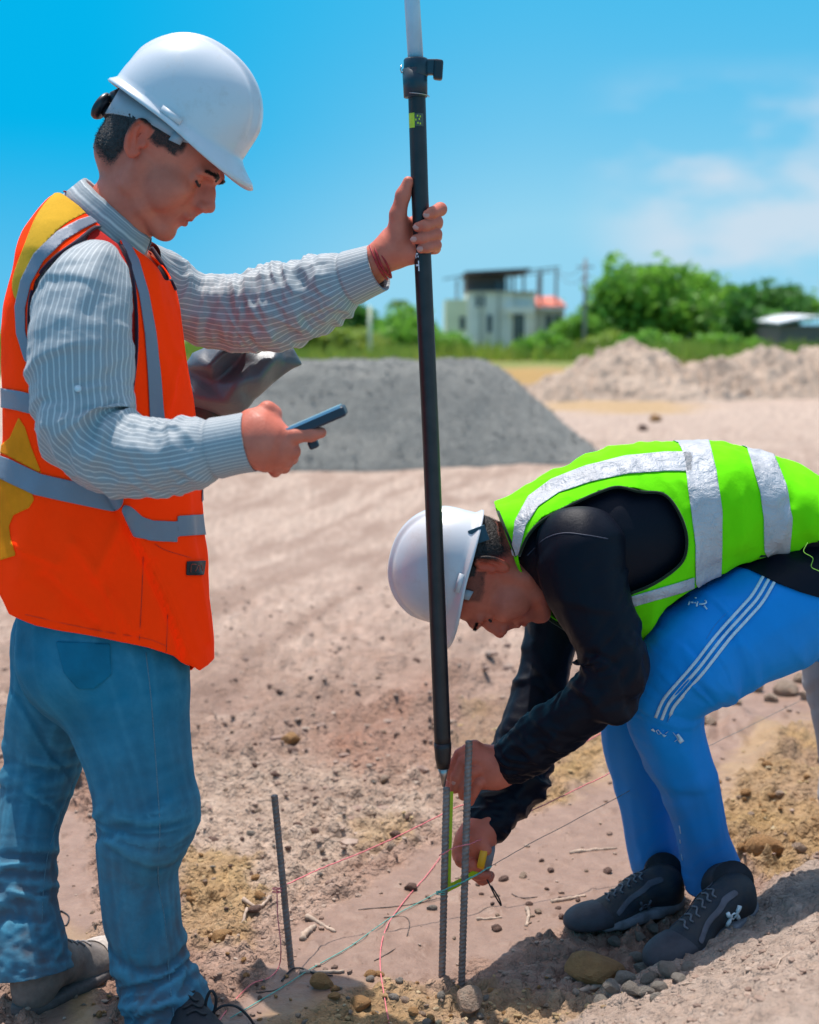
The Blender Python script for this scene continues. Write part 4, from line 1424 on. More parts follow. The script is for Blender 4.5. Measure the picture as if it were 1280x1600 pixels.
# far hand, round the pole
YP = 2.645
def pole_at(py):
    return np.interp(py, [0, 100, 300, 700, 1165, 1230], [645.5, 650, 656, 674, 692, 693.5])
def A_(px, py, dy): return at(px, py, YP + dy)
r_ = lambda p: p / FPX * YP
hand1 = [([A_(566, 424, 0.022), A_(592, 405, 0.018), A_(612, 388, 0.014)], [r_(23), r_(24), r_(25)], 0.012),
         ([A_(612, 392, 0.010), A_(628, 350, 0.012)], [r_(24), r_(15)], 0.014),
         ([A_(612, 392, 0.018), A_(640, 392, 0.012)], [r_(25), r_(22)], 0.014),
         ([A_(618, 395, 0.030), A_(655, 378, 0.040)], [r_(22), r_(20)], 0.014),
         ([A_(618, 375, 0.030), A_(655, 350, 0.040)], [r_(22), r_(16)], 0.014),
         # thumb along the pole
         ([A_(622, 372, 0.004), A_(622, 335, -0.004), A_(630, 305, -0.006), A_(638, 284, -0.008)], [r_(19), r_(12.5), r_(11), r_(8.2)], 0.007),
         # four fingers, from behind the pole to the front
         ([A_(655, 345, 0.042), A_(684, 329, 0.034), A_(688, 327, 0.000), A_(676, 332, -0.021), A_(668, 335, -0.025)], [r_(12), r_(9.6), r_(10.2), r_(8.6), r_(7.2)], 0.004),
         ([A_(655, 360, 0.042), A_(682, 350, 0.034), A_(682, 347, -0.006), A_(663, 353, -0.026), A_(653, 355, -0.025)], [r_(12), r_(9.8), r_(10.2), r_(9.0), r_(7.6)], 0.0028),
         ([A_(653, 376, 0.042), A_(681, 370, 0.034), A_(681, 366, -0.006), A_(661, 372, -0.025), A_(649, 374, -0.024)], [r_(12), r_(9.6), r_(9.8), r_(8.8), r_(7.4)], 0.0028),
         ([A_(651, 390, 0.040), A_(680, 388, 0.032), A_(681, 383, -0.004), A_(668, 387, -0.022), A_(658, 389, -0.023)], [r_(11), r_(8.8), r_(9.0), r_(8.0), r_(6.8)], 0.0028)]
V_, Q_ = hand_surface(hand1)
hand_a = obj('ha', V_, Q_, M_SKIN1, None)
# near hand, holding the device
YH = 2.225
def B_(px, py, dy=0.0): return at(px, py, YH + dy)
q_ = lambda p: p / FPX * YH
hand2 = [([B_(352, 695), B_(392, 688), B_(412, 684)], [q_(33), q_(35), q_(33)], 0.012),
         ([B_(402, 700, 0.004), B_(420, 712, 0.004)], [q_(34), q_(24)], 0.02),
         ([B_(404, 664, 0.010), B_(420, 650, 0.02)], [q_(30), q_(20)], 0.02),
         ([B_(415, 690), B_(440, 692)], [q_(34), q_(23)], 0.02),
         ([B_(428, 700), B_(438, 704)], [q_(32), q_(24)], 0.02),
         # thumb folded up beside the device
         ([B_(406, 655, 0.01), B_(418, 640, 0.015), B_(428, 646, 0.02), B_(424, 660, 0.03)], [q_(15), q_(12.5), q_(10.5), q_(8.5)], 0.006),
         # index stretched along the device
         ([B_(436, 682, -0.004), B_(462, 681, -0.012), B_(486, 679, -0.010), B_(502, 676, -0.006)], [q_(15), q_(11.5), q_(10.5), q_(8.6)], 0.006),
         ([B_(440, 697, 0.002), B_(458, 706, -0.006), B_(456, 716, 0.022), B_(444, 712, 0.034)], [q_(15), q_(11.5), q_(10), q_(9)], 0.004),
         ([B_(434, 710, 0.004), B_(448, 721, -0.003), B_(444, 730, 0.022), B_(434, 724, 0.034)], [q_(14), q_(11), q_(9.6), q_(8.6)], 0.004),
         ([B_(424, 716, 0.006), B_(434, 729, 0.0), B_(430, 737, 0.020), B_(422, 731, 0.032)], [q_(13), q_(9.6), q_(8.6), q_(7.6)], 0.004)]
V_, Q_ = hand_surface(hand2, 0.0016)
hand_b = obj('hb', V_, Q_, M_SKIN1, None)
def hair1(x, y, z):
    # short sides: from the nape round behind the ear and over it
    e = fbm(x * 60, y * 60, z * 60, 2, 5) * 0.006
    back = smoothstep(-0.020, -0.045, x + e) * smoothstep(-0.075, -0.030, z + 0.25 * (x + 0.05) + e)
    over = smoothstep(0.026, 0.040, z + e) * smoothstep(0.070, 0.052, x + e)
    side = smoothstep(0.052, 0.042, x + e) * smoothstep(-0.004, 0.012, z + e) * smoothstep(0.016, 0.026, x + 0.2 * z)
    temple = smoothstep(0.012, 0.022, z - 0.15 * (x - 0.03) + e) * smoothstep(0.060, 0.050, x + e) * (x > 0.0)
    return np.clip(np.maximum(np.maximum(back, over * (x < 0.01)), temple * 0.49), 0, 1)
def post1(V):
    lip, flush, st = skin_masks(V, fr1, hair1)
    return {'lip': lip * 0.8, 'flush': flush, 'stubble': np.clip(st * 2.4, 0, 2)}
body1 = manifold_union([body_o, head_o, hand_a, hand_b], 'body', M_SKIN1, P1, post1)

def hair_cap(VH, QH, fr, fn, parent, lift=0.0018, thr=0.5, n=9000, ln=0.0065, seed=3):
    """short hair: a rough cap plus thousands of short strands"""
    N = vnormals(VH, QH)
    f = fn(*VH.T) - thr
    far_ear = (np.abs(VH[:, 1]) > 0.0775) | (VH[:, 2] < -0.12) | (VH[:, 2] > 0.029)
    f = np.where(far_ear, -0.5, f)
    V, T, A = clip(VH, QH, f, [N, f])
    rr = A[1]
    disp = lift * smoothstep(0, 0.5, rr) + 0.0012 * noise(V[:, 0] * 260, V[:, 1] * 260, V[:, 2] * 260, seed)
    V2 = V + A[0] * disp[:, None]
    ob = obj('hair', toworld(fr, V2), T, M_HAIR, parent, True)
    R = np.random.default_rng(seed)
    f2 = fn(*VH.T)
    cand = np.flatnonzero((f2 > 0.15) & ~far_ear & (VH[:, 2] < 0.022))
    k = R.choice(cand, min(n, len(cand)), replace=len(cand) < n)
    p = VH[k] + R.normal(size=(len(k), 3)) * 0.0006
    d = N[k] * 0.5 + np.array([-0.45, 0, -0.75]) + R.normal(size=(len(k), 3)) * 0.35
    d /= np.linalg.norm(d, axis=1, keepdims=True)
    s = np.cross(d, N[k]); s /= np.linalg.norm(s, axis=1, keepdims=True) + 1e-9
    L = (ln * (0.35 + 0.65 * smoothstep(0.15, 0.9, f2[k])) * R.uniform(0.6, 1.2, len(k)))[:, None]
    w = 0.00035
    a, b, c = p - s * w, p + s * w, p + d * L
    VV = np.stack([a, b, c], 1).reshape(-1, 3)
    TT = np.arange(len(VV)).reshape(-1, 3)
    st = obj('hair_strands', toworld(fr, VV), TT, M_HAIR, ob, False, kind='stuff')
    return ob
hair_cap(VH, QH, fr1, hair1, P1)

def brow_eye(fr, parent, seed=1, VH=None, NH=None):
    for s in (-1, 1):
        R = np.random.default_rng(seed + s)
        V, T = [], []
        for i in range(420):
            t = R.uniform(0, 1)
            x = 0.1175 - 0.018 * t ** 1.6; y = s * (0.013 + 0.034 * t); z = 0.0285 + 0.009 * math.sin(t * 2.4) - 0.004 * t + R.normal() * 0.0021 * (1 - 0.6 * t)
            kq = np.argmin(((VH - np.array([x, y, z])) * np.array([0.35, 1, 1])) @ np.diag([1, 1, 1]) @ np.ones(3) * 0 + (((VH - np.array([x, y, z])) * np.array([0.35, 1, 1])) ** 2).sum(1))
            p = np.array([VH[kq, 0], y, z]) + NH[kq] * 0.0012; d = np.array([-0.25, s * 0.85, 0.35 - 0.6 * t]) + R.normal(size=3) * 0.2; d /= np.linalg.norm(d)
            w = np.array([0.1, 0, 1.0]) * 0.0008
            b = len(V); V += [p - w, p + w, p + d * 0.0075]; T.append((b, b + 1, b + 2))
        obj('eyebrow', toworld(fr, np.array(V)), T, M_HAIR, parent, False, kind='stuff')
        # the slit of the eye and its lashes
        e = np.array((0.0905, s * 0.0335, 0.0085))
        pts = [e + (0.0085, s * 0.0125, -0.0020), e + (0.0133, s * 0.006, -0.0054), e + (0.0140, s * -0.004, -0.0058), e + (0.0108, s * -0.0120, -0.0030)]
        P = smooth_line(pts, 14)
        V_, F_ = tube_vf(P + np.array([0.0014, 0, 0.0006]), 0.0024, 6)
        obj('lashes', toworld(fr, np.array(V_)), F_, M_HAIR, parent, True)
        bm = bmesh.new(); bmesh.ops.create_uvsphere(bm, u_segments=20, v_segments=12, radius=0.0118)
        V = np.array([v.co[:] for v in bm.verts]) + e; F = [tuple(v.index for v in f.verts) for f in bm.faces]; bm.free()
        obj('eye', toworld(fr, V), F, M_EYE, parent, True)
brow_eye(fr1, P1, 1, VH, vnormals(VH, QH))
for pts, n_, d_ in ((((666, 336), (-0.2, -1, 0.1), (-1, 0.1, 0.1))), ((650, 355), (-0.2, -1, 0.0), (-1, 0, 0.05)), ((646, 374), (-0.2, -1, 0), (-1, 0, 0)), ((656, 389), (-0.2, -1, 0), (-1, 0, 0))):
    nail('fingernail', at(pts[0], pts[1], YP - 0.0335), n_, d_, 0.0052, 0.0062, P1)

def draped_ribbon(name, line, half, Vs, Ns, mat, parent, lift=0.0014, n=60):
    L = smooth_line(line, n)
    T = np.gradient(L, axis=0); T /= np.linalg.norm(T, axis=1, keepdims=True)
    S = np.stack([-T[:, 1], T[:, 0]], 1)
    rows = []
    for o_ in (-1, 0, 1):
        P = np.array([(lambda r: r[0] + r[1] * lift)(on_surface(Vs, Ns, *(q + s_ * half * o_))) for q, s_ in zip(L, S)])
        for _ in range(8): P[1:-1] = (P[:-2] + 2 * P[1:-1] + P[2:]) / 4
        rows.append(P)
    V = np.concatenate(rows); m = len(L)
    F = [(r * m + i, r * m + i + 1, (r + 1) * m + i + 1, (r + 1) * m + i) for r in range(2) for i in range(m - 1)]
    o = obj(name, V, F, mat, parent, True); solidify(o, 0.0007, 0)
    return o
# ---- shirt
def sleeve_fold(total, elbow, cuff=0.06, amp=1.0, seed=0):
    def f(S, A, R):
        e = np.exp(-((S - elbow) / 0.075) ** 2)
        g = smoothstep(0, 0.05, S) * smoothstep(total - cuff + 0.004, total - cuff - 0.03, S)
        k1 = ridge(ring_noise(S, A, R, 0.030, 0.9, seed + 1, 0.9))
        k2 = ridge(ring_noise(S, A, R, 0.016, 0.6, seed + 2, -1.4))
        k3 = ring_noise(S, A, R, 0.09, 0.45, seed + 3)
        lng = ridge(ring_noise(S, A, R, 0.16, 0.28, seed + 4))
        low = smoothstep(elbow, total - cuff, S)
        d = (0.0040 * (0.35 + 1.3 * e + 0.9 * low) * np.maximum(k1, -0.3) + 0.0022 * (0.3 + e + low) * k2 + 0.006 * k3 + 0.0022 * lng) * g * amp
        d = d + creases(S, A, 0, [(seed + 40, -1, elbow, 0.045, 14, 0.0065, 0.0055), (seed + 41, -1, total - 0.12, 0.05, 10, 0.006, 0.0045), (seed + 42, -1, elbow * 0.5, 0.07, 6, 0.008, 0.0035)]) * g
        # cuff: a tighter band with an edge
        d = d - 0.0035 * np.exp(-((S - (total - cuff)) / 0.004) ** 2) + 0.0012 * smoothstep(total - cuff, total - cuff + 0.004, S)
        return d
    return f
def arc(pts):
    P = np.array([at(p[0], p[1], p[3]) for p in pts]); return np.concatenate([[0], np.cumsum(np.linalg.norm(np.diff(P, axis=0), axis=1))])
shirt = None
TORSO1 = [(250, 95, 235, .10), (300, 88, 240, .125), (330, 72, 245, .15), (360, 58, 242, .175), (400, 42, 246, .195), (440, 30, 262, .205), (480, 23, 272, .205), (520, 19, 279, .20), (560, 18, 284, .195),
          (620, 20, 292, .19), (680, 16, 299, .185), (740, 8, 308, .185), (800, 3, 314, .19), (860, 1, 318, .195), (920, 1, 321, .20), (960, 6, 322, .20), (1000, 15, 323, .20), (1060, 30, 322, .20)]
def stations(tab, d=0.0):
    out = []
    for py, l, r, ry in tab:
        a, b = at(l, py, Y1), at(r, py, Y1)
        out.append(((a[2] + b[2]) / 2, (a[0] + b[0]) / 2, (b[0] - a[0]) / 2 - d, Y1, ry - d))
    return out
def torso1(h, d=0.0, top=0.0):
    lo = at(-10, 1075, Y1) - np.array([0.05, 0.26, 0.03]); hi = at(345, 250, Y1) + np.array([0.05, 0.26, 0.03])
    G = Field(lo, hi, h)
    F, (X, Y, Z) = loft_field(G, 'z', stations(TORSO1, d))
    p0 = at(168, 344, Y1)
    pl = (X - p0[0]) * 0.57 + (Z - p0[2]) * 0.82 + 0.36 * np.maximum(np.sqrt((Y - Y1) ** 2 + 1e-6) - 0.055, 0) + d - top
    # slight hollow behind the arm and hanging front
    G.F = smax(F, np.broadcast_to(pl, G.n).astype(np.float32), 0.045)
    V, Q = G.mesh()
    return relax(V, Q, 4), Q
V_, Q_ = torso1(0.008, 0.012)
N_ = vnormals(V_, Q_)
ang = np.arctan2(V_[:, 0] - at(160, 600, Y1)[0], -(V_[:, 1] - Y1))
py_ = proj(V_)[1]
V2, T2, A2 = clip(V_, tris(Q_), 900 - py_, [np.stack([V_[:, 2], ang * 0.17, 0 * ang], 1)])
shirt = obj('shirt', V2, T2, M_SHIRT, P1, True, attrs={'warp': A2[0]})
s_ = arc(SLEEVE_N)
V_, F_, W_, tot, fn_ = limb_tube(SLEEVE_N, 210, 110, sleeve_fold(s_[-1], s_[6] + 0.01, 0.062, 1.1, 10), R0=0.074)
na_ = 110
V2, F2 = end_rim(V_, F_, na_, 0, 1)
obj('sleeve', V2, F2, M_SHIRT, shirt, True, attrs={'warp': np.vstack([W_, W_[-na_:], W_[-na_:]])}, label='near shirt sleeve bent at the elbow with a buttoned tab')
SL1 = (V_, vnormals(V_, F_))
s_ = arc(SLEEVE_F)
V_, F_, W_, tot, fn_ = limb_tube(SLEEVE_F, 190, 100, sleeve_fold(s_[-1], s_[4], 0.062, 1.25, 30), R0=0.062)
V2, F2 = end_rim(V_, F_, 100, 0, 1)
obj('sleeve', V2, F2, M_SHIRT, shirt, True, attrs={'warp': np.vstack([W_, W_[-100:], W_[-100:]])}, label='wrinkled far sleeve of the raised arm')
# button and tab on the near upper sleeve
p, n = on_surface(SL1[0], SL1[1], 122, 608)
mb = MB(); T_, B1, B2 = n, np.cross(n, [0, 0, 1.0]), None
mb.tube([p + n * 0.0006, p + n * 0.0035], 0.0056, 16)
mb.build('button', simple('shell_button', (0.62, 0.66, 0.68), 0.3, 0.05), shirt, True)
# collar
C0 = at(176, 338, Y1); dd = np.array([0.80, 0, -0.60]); uu = np.array([0.60, 0, 0.80])
def collar_row(a, b, up, sag=0.0, tip=0.0):
    row = []
    for t in np.linspace(-math.pi + 0.10, math.pi - 0.10, 96):
        c, s = math.cos(t), math.sin(t)      # t = 0 at the back of the neck
        row.append(C0 - dd * a * c + np.array([0, 1, 0]) * b * s + uu * (up + sag * c) - uu * tip * (abs(t) / math.pi) ** 6)
    return row
rows = [collar_row(0.091, 0.083, -0.031, 0.004, 0.018), collar_row(0.086, 0.0775, -0.012, 0.004, 0.010), collar_row(0.0795, 0.071, 0.010, 0.006), collar_row(0.0765, 0.068, 0.0165, 0.008),
        collar_row(0.0735, 0.066, 0.012, 0.008), collar_row(0.0745, 0.067, -0.010), collar_row(0.080, 0.072, -0.030)]
VV = np.array([p for r in rows for p in r]); n = 96
VV += 0.0012 * noise(VV[:, 0] * 60, VV[:, 1] * 60, VV[:, 2] * 60, 8)[:, None]
FF = [(i * n + k, i * n + k + 1, (i + 1) * n + k + 1, (i + 1) * n + k) for i in range(len(rows) - 1) for k in range(n - 1)]
tt = np.tile(np.linspace(-math.pi, math.pi, n), len(rows)); hh = np.repeat(np.arange(len(rows)) * 0.02, n)
o = obj('collar', VV, FF, M_SHIRT, shirt, True, attrs={'warp': np.stack([tt * 0.08, hh * 0.55, 0 * hh], 1)}); solidify(o, 0.0014, 0)

# ---- vest
V_, Q_ = torso1(0.0046, 0.0)
N_ = vnormals(V_, Q_)
px, py = proj(V_)
x, y, z = V_.T
cam_side = N_[:, 1] < 0.1
# hanging folds
d = 0.0085 * fbm(x * 5, y * 5, z * 4, 3, 71) + 0.0065 * ridge(noise(x * 9 + z * 5, y * 9, z * 3.5, 72))
# the front layer lapped over at the side, its edge running down to the hem
LAP = [(150, 735), (172, 775), (200, 822), (232, 880), (258, 945), (280, 1010), (292, 1050)]
dl, _ = seg_dist(px, py, LAP)
side = np.interp(py, [p[1] for p in LAP], [p[0] for p in LAP]) - px      # > 0 left of the edge
lap = smoothstep(2.5, -2.5, side) * smoothstep(735, 790, py) * (y < Y1) * np.exp(-np.maximum(-side, 0) / 60)
d = d + 0.011 * lap - 0.005 * np.exp(-(side / 9) ** 2) * (side > 0) * smoothstep(735, 790, py) * (y < Y1)
for (a, b, w, am) in (((60, 760), (40, 900), 16, .006), ((110, 830), (90, 960), 14, .003), ((250, 560), (262, 660), 10, .003), ((228, 830), (262, 900), 12, -.003), ((285, 760), (300, 870), 9, .003), ((262, 480), (290, 640), 8, .003), ((120, 850), (210, 985), 9, .007), ((70, 900), (150, 980), 8, -.006), ((200, 790), (150, 900), 10, .006), ((30, 850), (90, 880), 8, .006),
                      ((240, 880), (290, 1020), 7, -.006), ((270, 560), (250, 660), 7, .006), ((235, 430), (268, 560), 7, .005), ((300, 900), (312, 1000), 6, .006), ((170, 930), (190, 1000), 6, .005)):
    q, _ = seg_dist(px, py, [a, b]); d = d + am * np.exp(-(q / w) ** 2) * (y < Y1)
V_ = V_ + N_ * d[:, None]
V_ = relax(V_, Q_, 1, 0.3)
N_ = vnormals(V_, Q_)
HEM = [(-30, 905), (0, 914), (20, 958), (60, 976), (100, 986), (170, 1000), (230, 1011), (268, 1024), (298, 1046), (322, 1028), (350, 1010)]
hem = np.interp(px, [p[0] for p in HEM], [p[1] for p in HEM])
ARM = [(155, 354), (186, 378), (203, 415), (212, 475), (213, 550), (205, 620), (185, 680), (120, 720), (75, 690), (50, 580), (46, 490), (56, 440), (82, 406), (118, 379)]
arm = poly_sd(px, py, ARM)
mirror_arm = poly_sd(px, py, [(a + 6, b + 12) for a, b in ARM])
fv = np.minimum(hem - py, np.where(y < Y1, -arm, -mirror_arm))
p0 = at(168, 344, Y1)
topd = (x - p0[0]) * 0.57 + (z - p0[2]) * 0.82
nh = np.hypot((x - (C0[0])) / 0.098, (y - Y1) / 0.092) - 1     # hole for the neck
nh = np.where(topd > -0.03, nh, 1)
fv = np.minimum(fv, nh * 100)
Vv, Tv, (Nv,) = clip(V_, tris(Q_), fv, [N_])
Vv, Tv, (Nv,) = biggest(Vv, Tv, [Nv])
vest1 = obj('vest', Vv, Tv, M_ORANGE, P1, True); solidify(vest1, 0.0022, -1)
S1 = (Vv, Nv)
qx, qy = proj(Vv); near = Vv[:, 1] < Y1 + 0.02
def ribbon(x, y, line, w):
    """band of given half widths along a polyline, positive inside"""
    d, t = seg_dist(x, y, line)
    ww = np.interp(t, np.arange(len(line)), w) if isinstance(w, (list, tuple)) else w
    return ww - d
zz = Vv[:, 2]
zlow = at(100, 768, Y1)[2]; zup = at(30, 628, Y1)[2]
bands = [([(60, 720 + 0), (-30, 718)], None)]
b1 = ribbon(qx, qy, [(-20, 722), (10, 733), (60, 757), (110, 768), (176, 782)], 17)
obL = np.where(near, np.minimum(b1, np.minimum(side.max(), 1e9)), -1)
patch('reflective_band', Vv, Tv, Nv, np.where(near, b1, (0.022 - np.abs(zz - zlow)) * 900), M_REFL, vest1, label='grey reflective band round the waist of the orange vest')
b2 = np.maximum(np.minimum(ribbon(qx, qy, [(196, 806), (214, 822), (236, 829), (276, 831)], 16), 276 - qx), np.minimum(ribbon(qx, qy, [(276, 822), (330, 819)], 16), qx - 276.5))
b2 = np.minimum(b2, qx - np.interp(qy, [800, 850], [192, 216]))
patch('reflective_band', Vv, Tv, Nv, np.where(near, b2, -1), M_REFL, vest1, label='grey reflective band on the front flap of the orange vest')
b3 = np.minimum(ribbon(qx, qy, [(0, 621), (30, 626), (70, 636)], 15), 80 - qx)
patch('reflective_band', Vv, Tv, Nv, np.where(near, b3, (0.018 - np.abs(zz - zup)) * 900), M_REFL, vest1, label='grey reflective band high on the back of the orange vest')
b4 = ribbon(qx, qy, [(46, 560), (34, 520), (33, 480), (42, 440), (62, 402), (95, 370), (125, 352), (150, 342), (160, 343)], [7, 7, 8, 8, 9, 9, 8, 6, 5])
patch('reflective_band', Vv, Tv, Nv, np.where(near, b4, -1), M_REFL, vest1, label='grey reflective band curving over the shoulder blade')
b5 = ribbon(qx, qy, [(162, 343), (190, 372), (210, 410), (224, 460), (234, 520), (240, 580), (246, 668)], [5, 6, 7, 7.5, 8.5, 10, 12])
patch('reflective_band', Vv, Tv, Nv, np.where(near, b5, -1), M_REFL, vest1, label='grey reflective band running down the chest')
draped_tube('armhole_trim', ARM[9:] + ARM[:6], Vv, Nv, 0.0030, M_TRIM, vest1, 0.001, 80)
draped_tube('neck_trim', [(236, 388), (250, 408), (262, 430), (273, 452)], Vv, Nv, 0.0040, M_TRIM, vest1, 0.001, 30)
draped_tube('neck_trim', [(100, 300), (130, 306), (160, 326), (190, 352), (215, 378), (236, 398)], Vv, Nv, 0.0016, M_RED, vest1, 0.001, 30)
# red lining flap inside the armhole front
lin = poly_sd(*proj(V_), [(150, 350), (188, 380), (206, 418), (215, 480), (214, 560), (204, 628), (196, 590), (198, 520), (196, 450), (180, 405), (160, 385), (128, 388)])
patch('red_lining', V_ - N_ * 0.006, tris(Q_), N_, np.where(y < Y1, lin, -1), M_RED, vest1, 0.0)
M_SUNLIT2 = cloth('sunlit_yellow_orange', (1.05, 0.30, 0.012), 0.9, 900, 0.0, bs=0.35, var=0.3, spec=0.06)  # yellow of sun-struck orange cloth, painted on as coloured patches
M_SUNLIT = cloth('sunlit_yellow', (0.66, 0.36, 0.030), 0.9, 900, 0.0, bs=0.35, var=0.08, spec=0.06)
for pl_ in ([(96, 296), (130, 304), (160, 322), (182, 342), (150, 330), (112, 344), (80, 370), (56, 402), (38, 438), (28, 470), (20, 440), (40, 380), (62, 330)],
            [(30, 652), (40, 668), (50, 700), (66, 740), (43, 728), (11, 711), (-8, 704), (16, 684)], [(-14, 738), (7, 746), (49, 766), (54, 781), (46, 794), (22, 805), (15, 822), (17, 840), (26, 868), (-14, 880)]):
    patch('sunlit_yellow', Vv, Tv, Nv, np.where(near, poly_sd(qx, qy, smooth_line(pl_, 60, True) if pl_[0][0] > 80 else pl_), -1), M_SUNLIT if pl_[0][0] > 80 else M_SUNLIT2, vest1, 0.0006, 0.0006)
# seams, pocket and label
for ln in ([(224, 870), (222, 925), (218, 1000)], [(242, 850), (260, 860), (300, 872)], [(262, 960), (260, 1018)]):
    draped_tube('seam', ln, Vv, Nv, 0.0007, simple('dark_orange_thread', (0.35, 0.03, 0.01), 0.9), vest1, 0.0, 24, 5)
draped_tube('hem_stitch', [(40, 960), (100, 974), (170, 988), (230, 998), (262, 1010)], Vv, Nv, 0.0006, simple('hem_thread', (0.40, 0.04, 0.01), 0.9), vest1, 0.0, 40, 5)
M_LAB = simple('black_label', (0.015, 0.01, 0.01), 0.6, 0.2)
patch('brand_label', Vv, Tv, Nv, np.where(near, poly_sd(qx, qy, [(291, 877), (320, 876), (317, 899), (290, 899)]), -1), M_LAB, vest1)
M_LABP = simple('red_label_print', (0.45, 0.06, 0.03), 0.6, 0.2)
for ln in ([(296, 894), (297, 882), (304, 882)], [(303, 893), (308, 883), (309, 894)], [(312, 883), (314, 893)]):
    draped_tube('label_print', ln, Vv, Nv, 0.0007, M_LABP, vest1, 0.0035, 12, 5)

# ---- jeans
def trousers(legs, pelvis, h, hemcut, foldf, kk=0.02, dr=0.0, margin=0.03):
    allp = np.concatenate([np.array(px_chain(l)[0]) for l in legs + [pelvis]])
    G = Field(allp.min(0) - 0.15, allp.max(0) + 0.15, h)
    for l in legs:
        P, R = px_chain(l)
        D = smooth_line(np.column_stack([P, R]), 40)
        G.chain(D[:, :3], D[:, 3], 0.0)
    P, R = px_chain(pelvis)
    G.chain(P, R, kk, sy=1.25)
    V, Q = G.mesh()
    V = relax(V, Q, 4)
    N = vnormals(V, Q)
    # nearest point on each leg's line
    best = np.full(len(V), 1e9); S = np.zeros(len(V)); A = np.zeros(len(V)); W = np.zeros(len(V), int); TT = np.zeros(len(V))
    for li, l in enumerate(legs):
        Pl, Rl = px_chain(l)
        D = smooth_line(np.column_stack([Pl, Rl]), 60)
        C = D[:, :3]; T = np.gradient(C, axis=0); T /= np.linalg.norm(T, axis=1, keepdims=True)
        s = np.concatenate([[0], np.cumsum(np.linalg.norm(np.diff(C, axis=0), axis=1))])
        dist = np.linalg.norm(V[:, None, :] - C[None], axis=2) - D[None, :, 3]
        k = dist.argmin(1); m = dist[np.arange(len(V)), k]
        r = V - C[k]; t = T[k]
        n2 = np.array([0, -1.0, 0])[None] - t * t[:, 1:2] * -1; n2 /= np.linalg.norm(n2, axis=1, keepdims=True)
        n1 = np.cross(n2, t)
        a = np.arctan2((r * n1).sum(1), (r * n2).sum(1))
        ss = s[k] + (r * t).sum(1)
        w = m < best
        best = np.where(w, m, best); S = np.where(w, ss, S); A = np.where(w, a, A); W = np.where(w, li, W); TT = np.where(w, s[-1] - ss, TT)
    V = V + N * foldf(S, A, TT, W, V)[:, None]
    N = vnormals(V, Q)
    V, T, (N, W, TT) = clip(V, tris(Q), TT - hemcut, [N, W.astype(float), TT])
    return V, T, N, W
def jeans_fold(S, A, T, W, V):
    kn = np.where(W == 0, 0.335, 0.30)
    e = np.exp(-((S - kn) / 0.07) ** 2)
    low = np.where(W == 0, smoothstep(0.30, 0.10, T), smoothstep(0.20, 0.03, T))
    sd = np.where(W == 0, 0, 9)
    n1 = ridge(noise(S / 0.030 + 0.8 * np.sin(A), np.cos(A) / 0.9 + W * 5, np.sin(A) / 0.9, 101))
    n2 = ridge(noise(S / 0.017 - 1.1 * np.sin(A), np.cos(A) / 0.8 + W * 5, np.sin(A) / 0.8, 102))
    n3 = noise(S / 0.12, np.cos(A) * 1.5 + W * 5, np.sin(A) * 1.5, 103)
    cr = creases(S, A, W, [(1, 0, 0.335, 0.028, 9, 0.0070, 0.0050), (2, 0, 0.62, 0.035, 18, 0.0070, 0.0075), (3, 1, 0.27, 0.05, 9, 0.0075, 0.0045), (4, 1, 0.515, 0.035, 16, 0.0070, 0.0075)])
    return cr + 0.0026 * (0.10 + 0.8 * e + 1.8 * low * low) * np.maximum(n1, -0.4) + 0.0025 * low * low * n2 + 0.0045 * n3 + 0.0022 * ridge(noise(S / .3, A * 2.5, W * 3.0, 104))
VJ, TJ, NJ, WJ = trousers([LEG_N, LEG_F], [(155, 900, 118, 2.55), (158, 1010, 132, 2.55)], 0.0048, 0.0, jeans_fold)
NJ_ = NJ; LV_ = relax(VJ, TJ, 14, 0.5); WORN_ = np.clip(((VJ - LV_) * NJ).sum(1) * 420 + 0.25 + 0.6 * fbm(VJ[:, 0] * 5, VJ[:, 1] * 5, VJ[:, 2] * 3, 3, 7), 0, 1)
jeans = obj('jeans', VJ, TJ, M_JEANS, P1, True, attrs={'worn': WORN_}); solidify(jeans, 0.003, -1)
draped_tube('side_seam', [(228, 1020), (236, 1090), (243, 1180), (247, 1240), (250, 1300), (247, 1370), (258, 1440), (264, 1520), (272, 1590)], VJ, NJ, 0.0010, M_SEAM, jeans, 0.0, 70, 5)
draped_tube('inner_seam', [(118, 1210), (96, 1270), (76, 1330), (68, 1390), (66, 1440)], VJ, NJ, 0.0009, M_SEAM, jeans, 0.0, 40, 5)
jx, jy = proj(VJ)
pk = poly_sd(jx, jy, [(88, 1002), (172, 1006), (174, 1055), (148, 1076), (122, 1076), (100, 1050)])
patch('back_pocket', VJ, TJ, NJ, np.where((VJ[:, 1] < 2.5), pk, -1), M_JEANS, jeans, 0.0005, 0.0016)

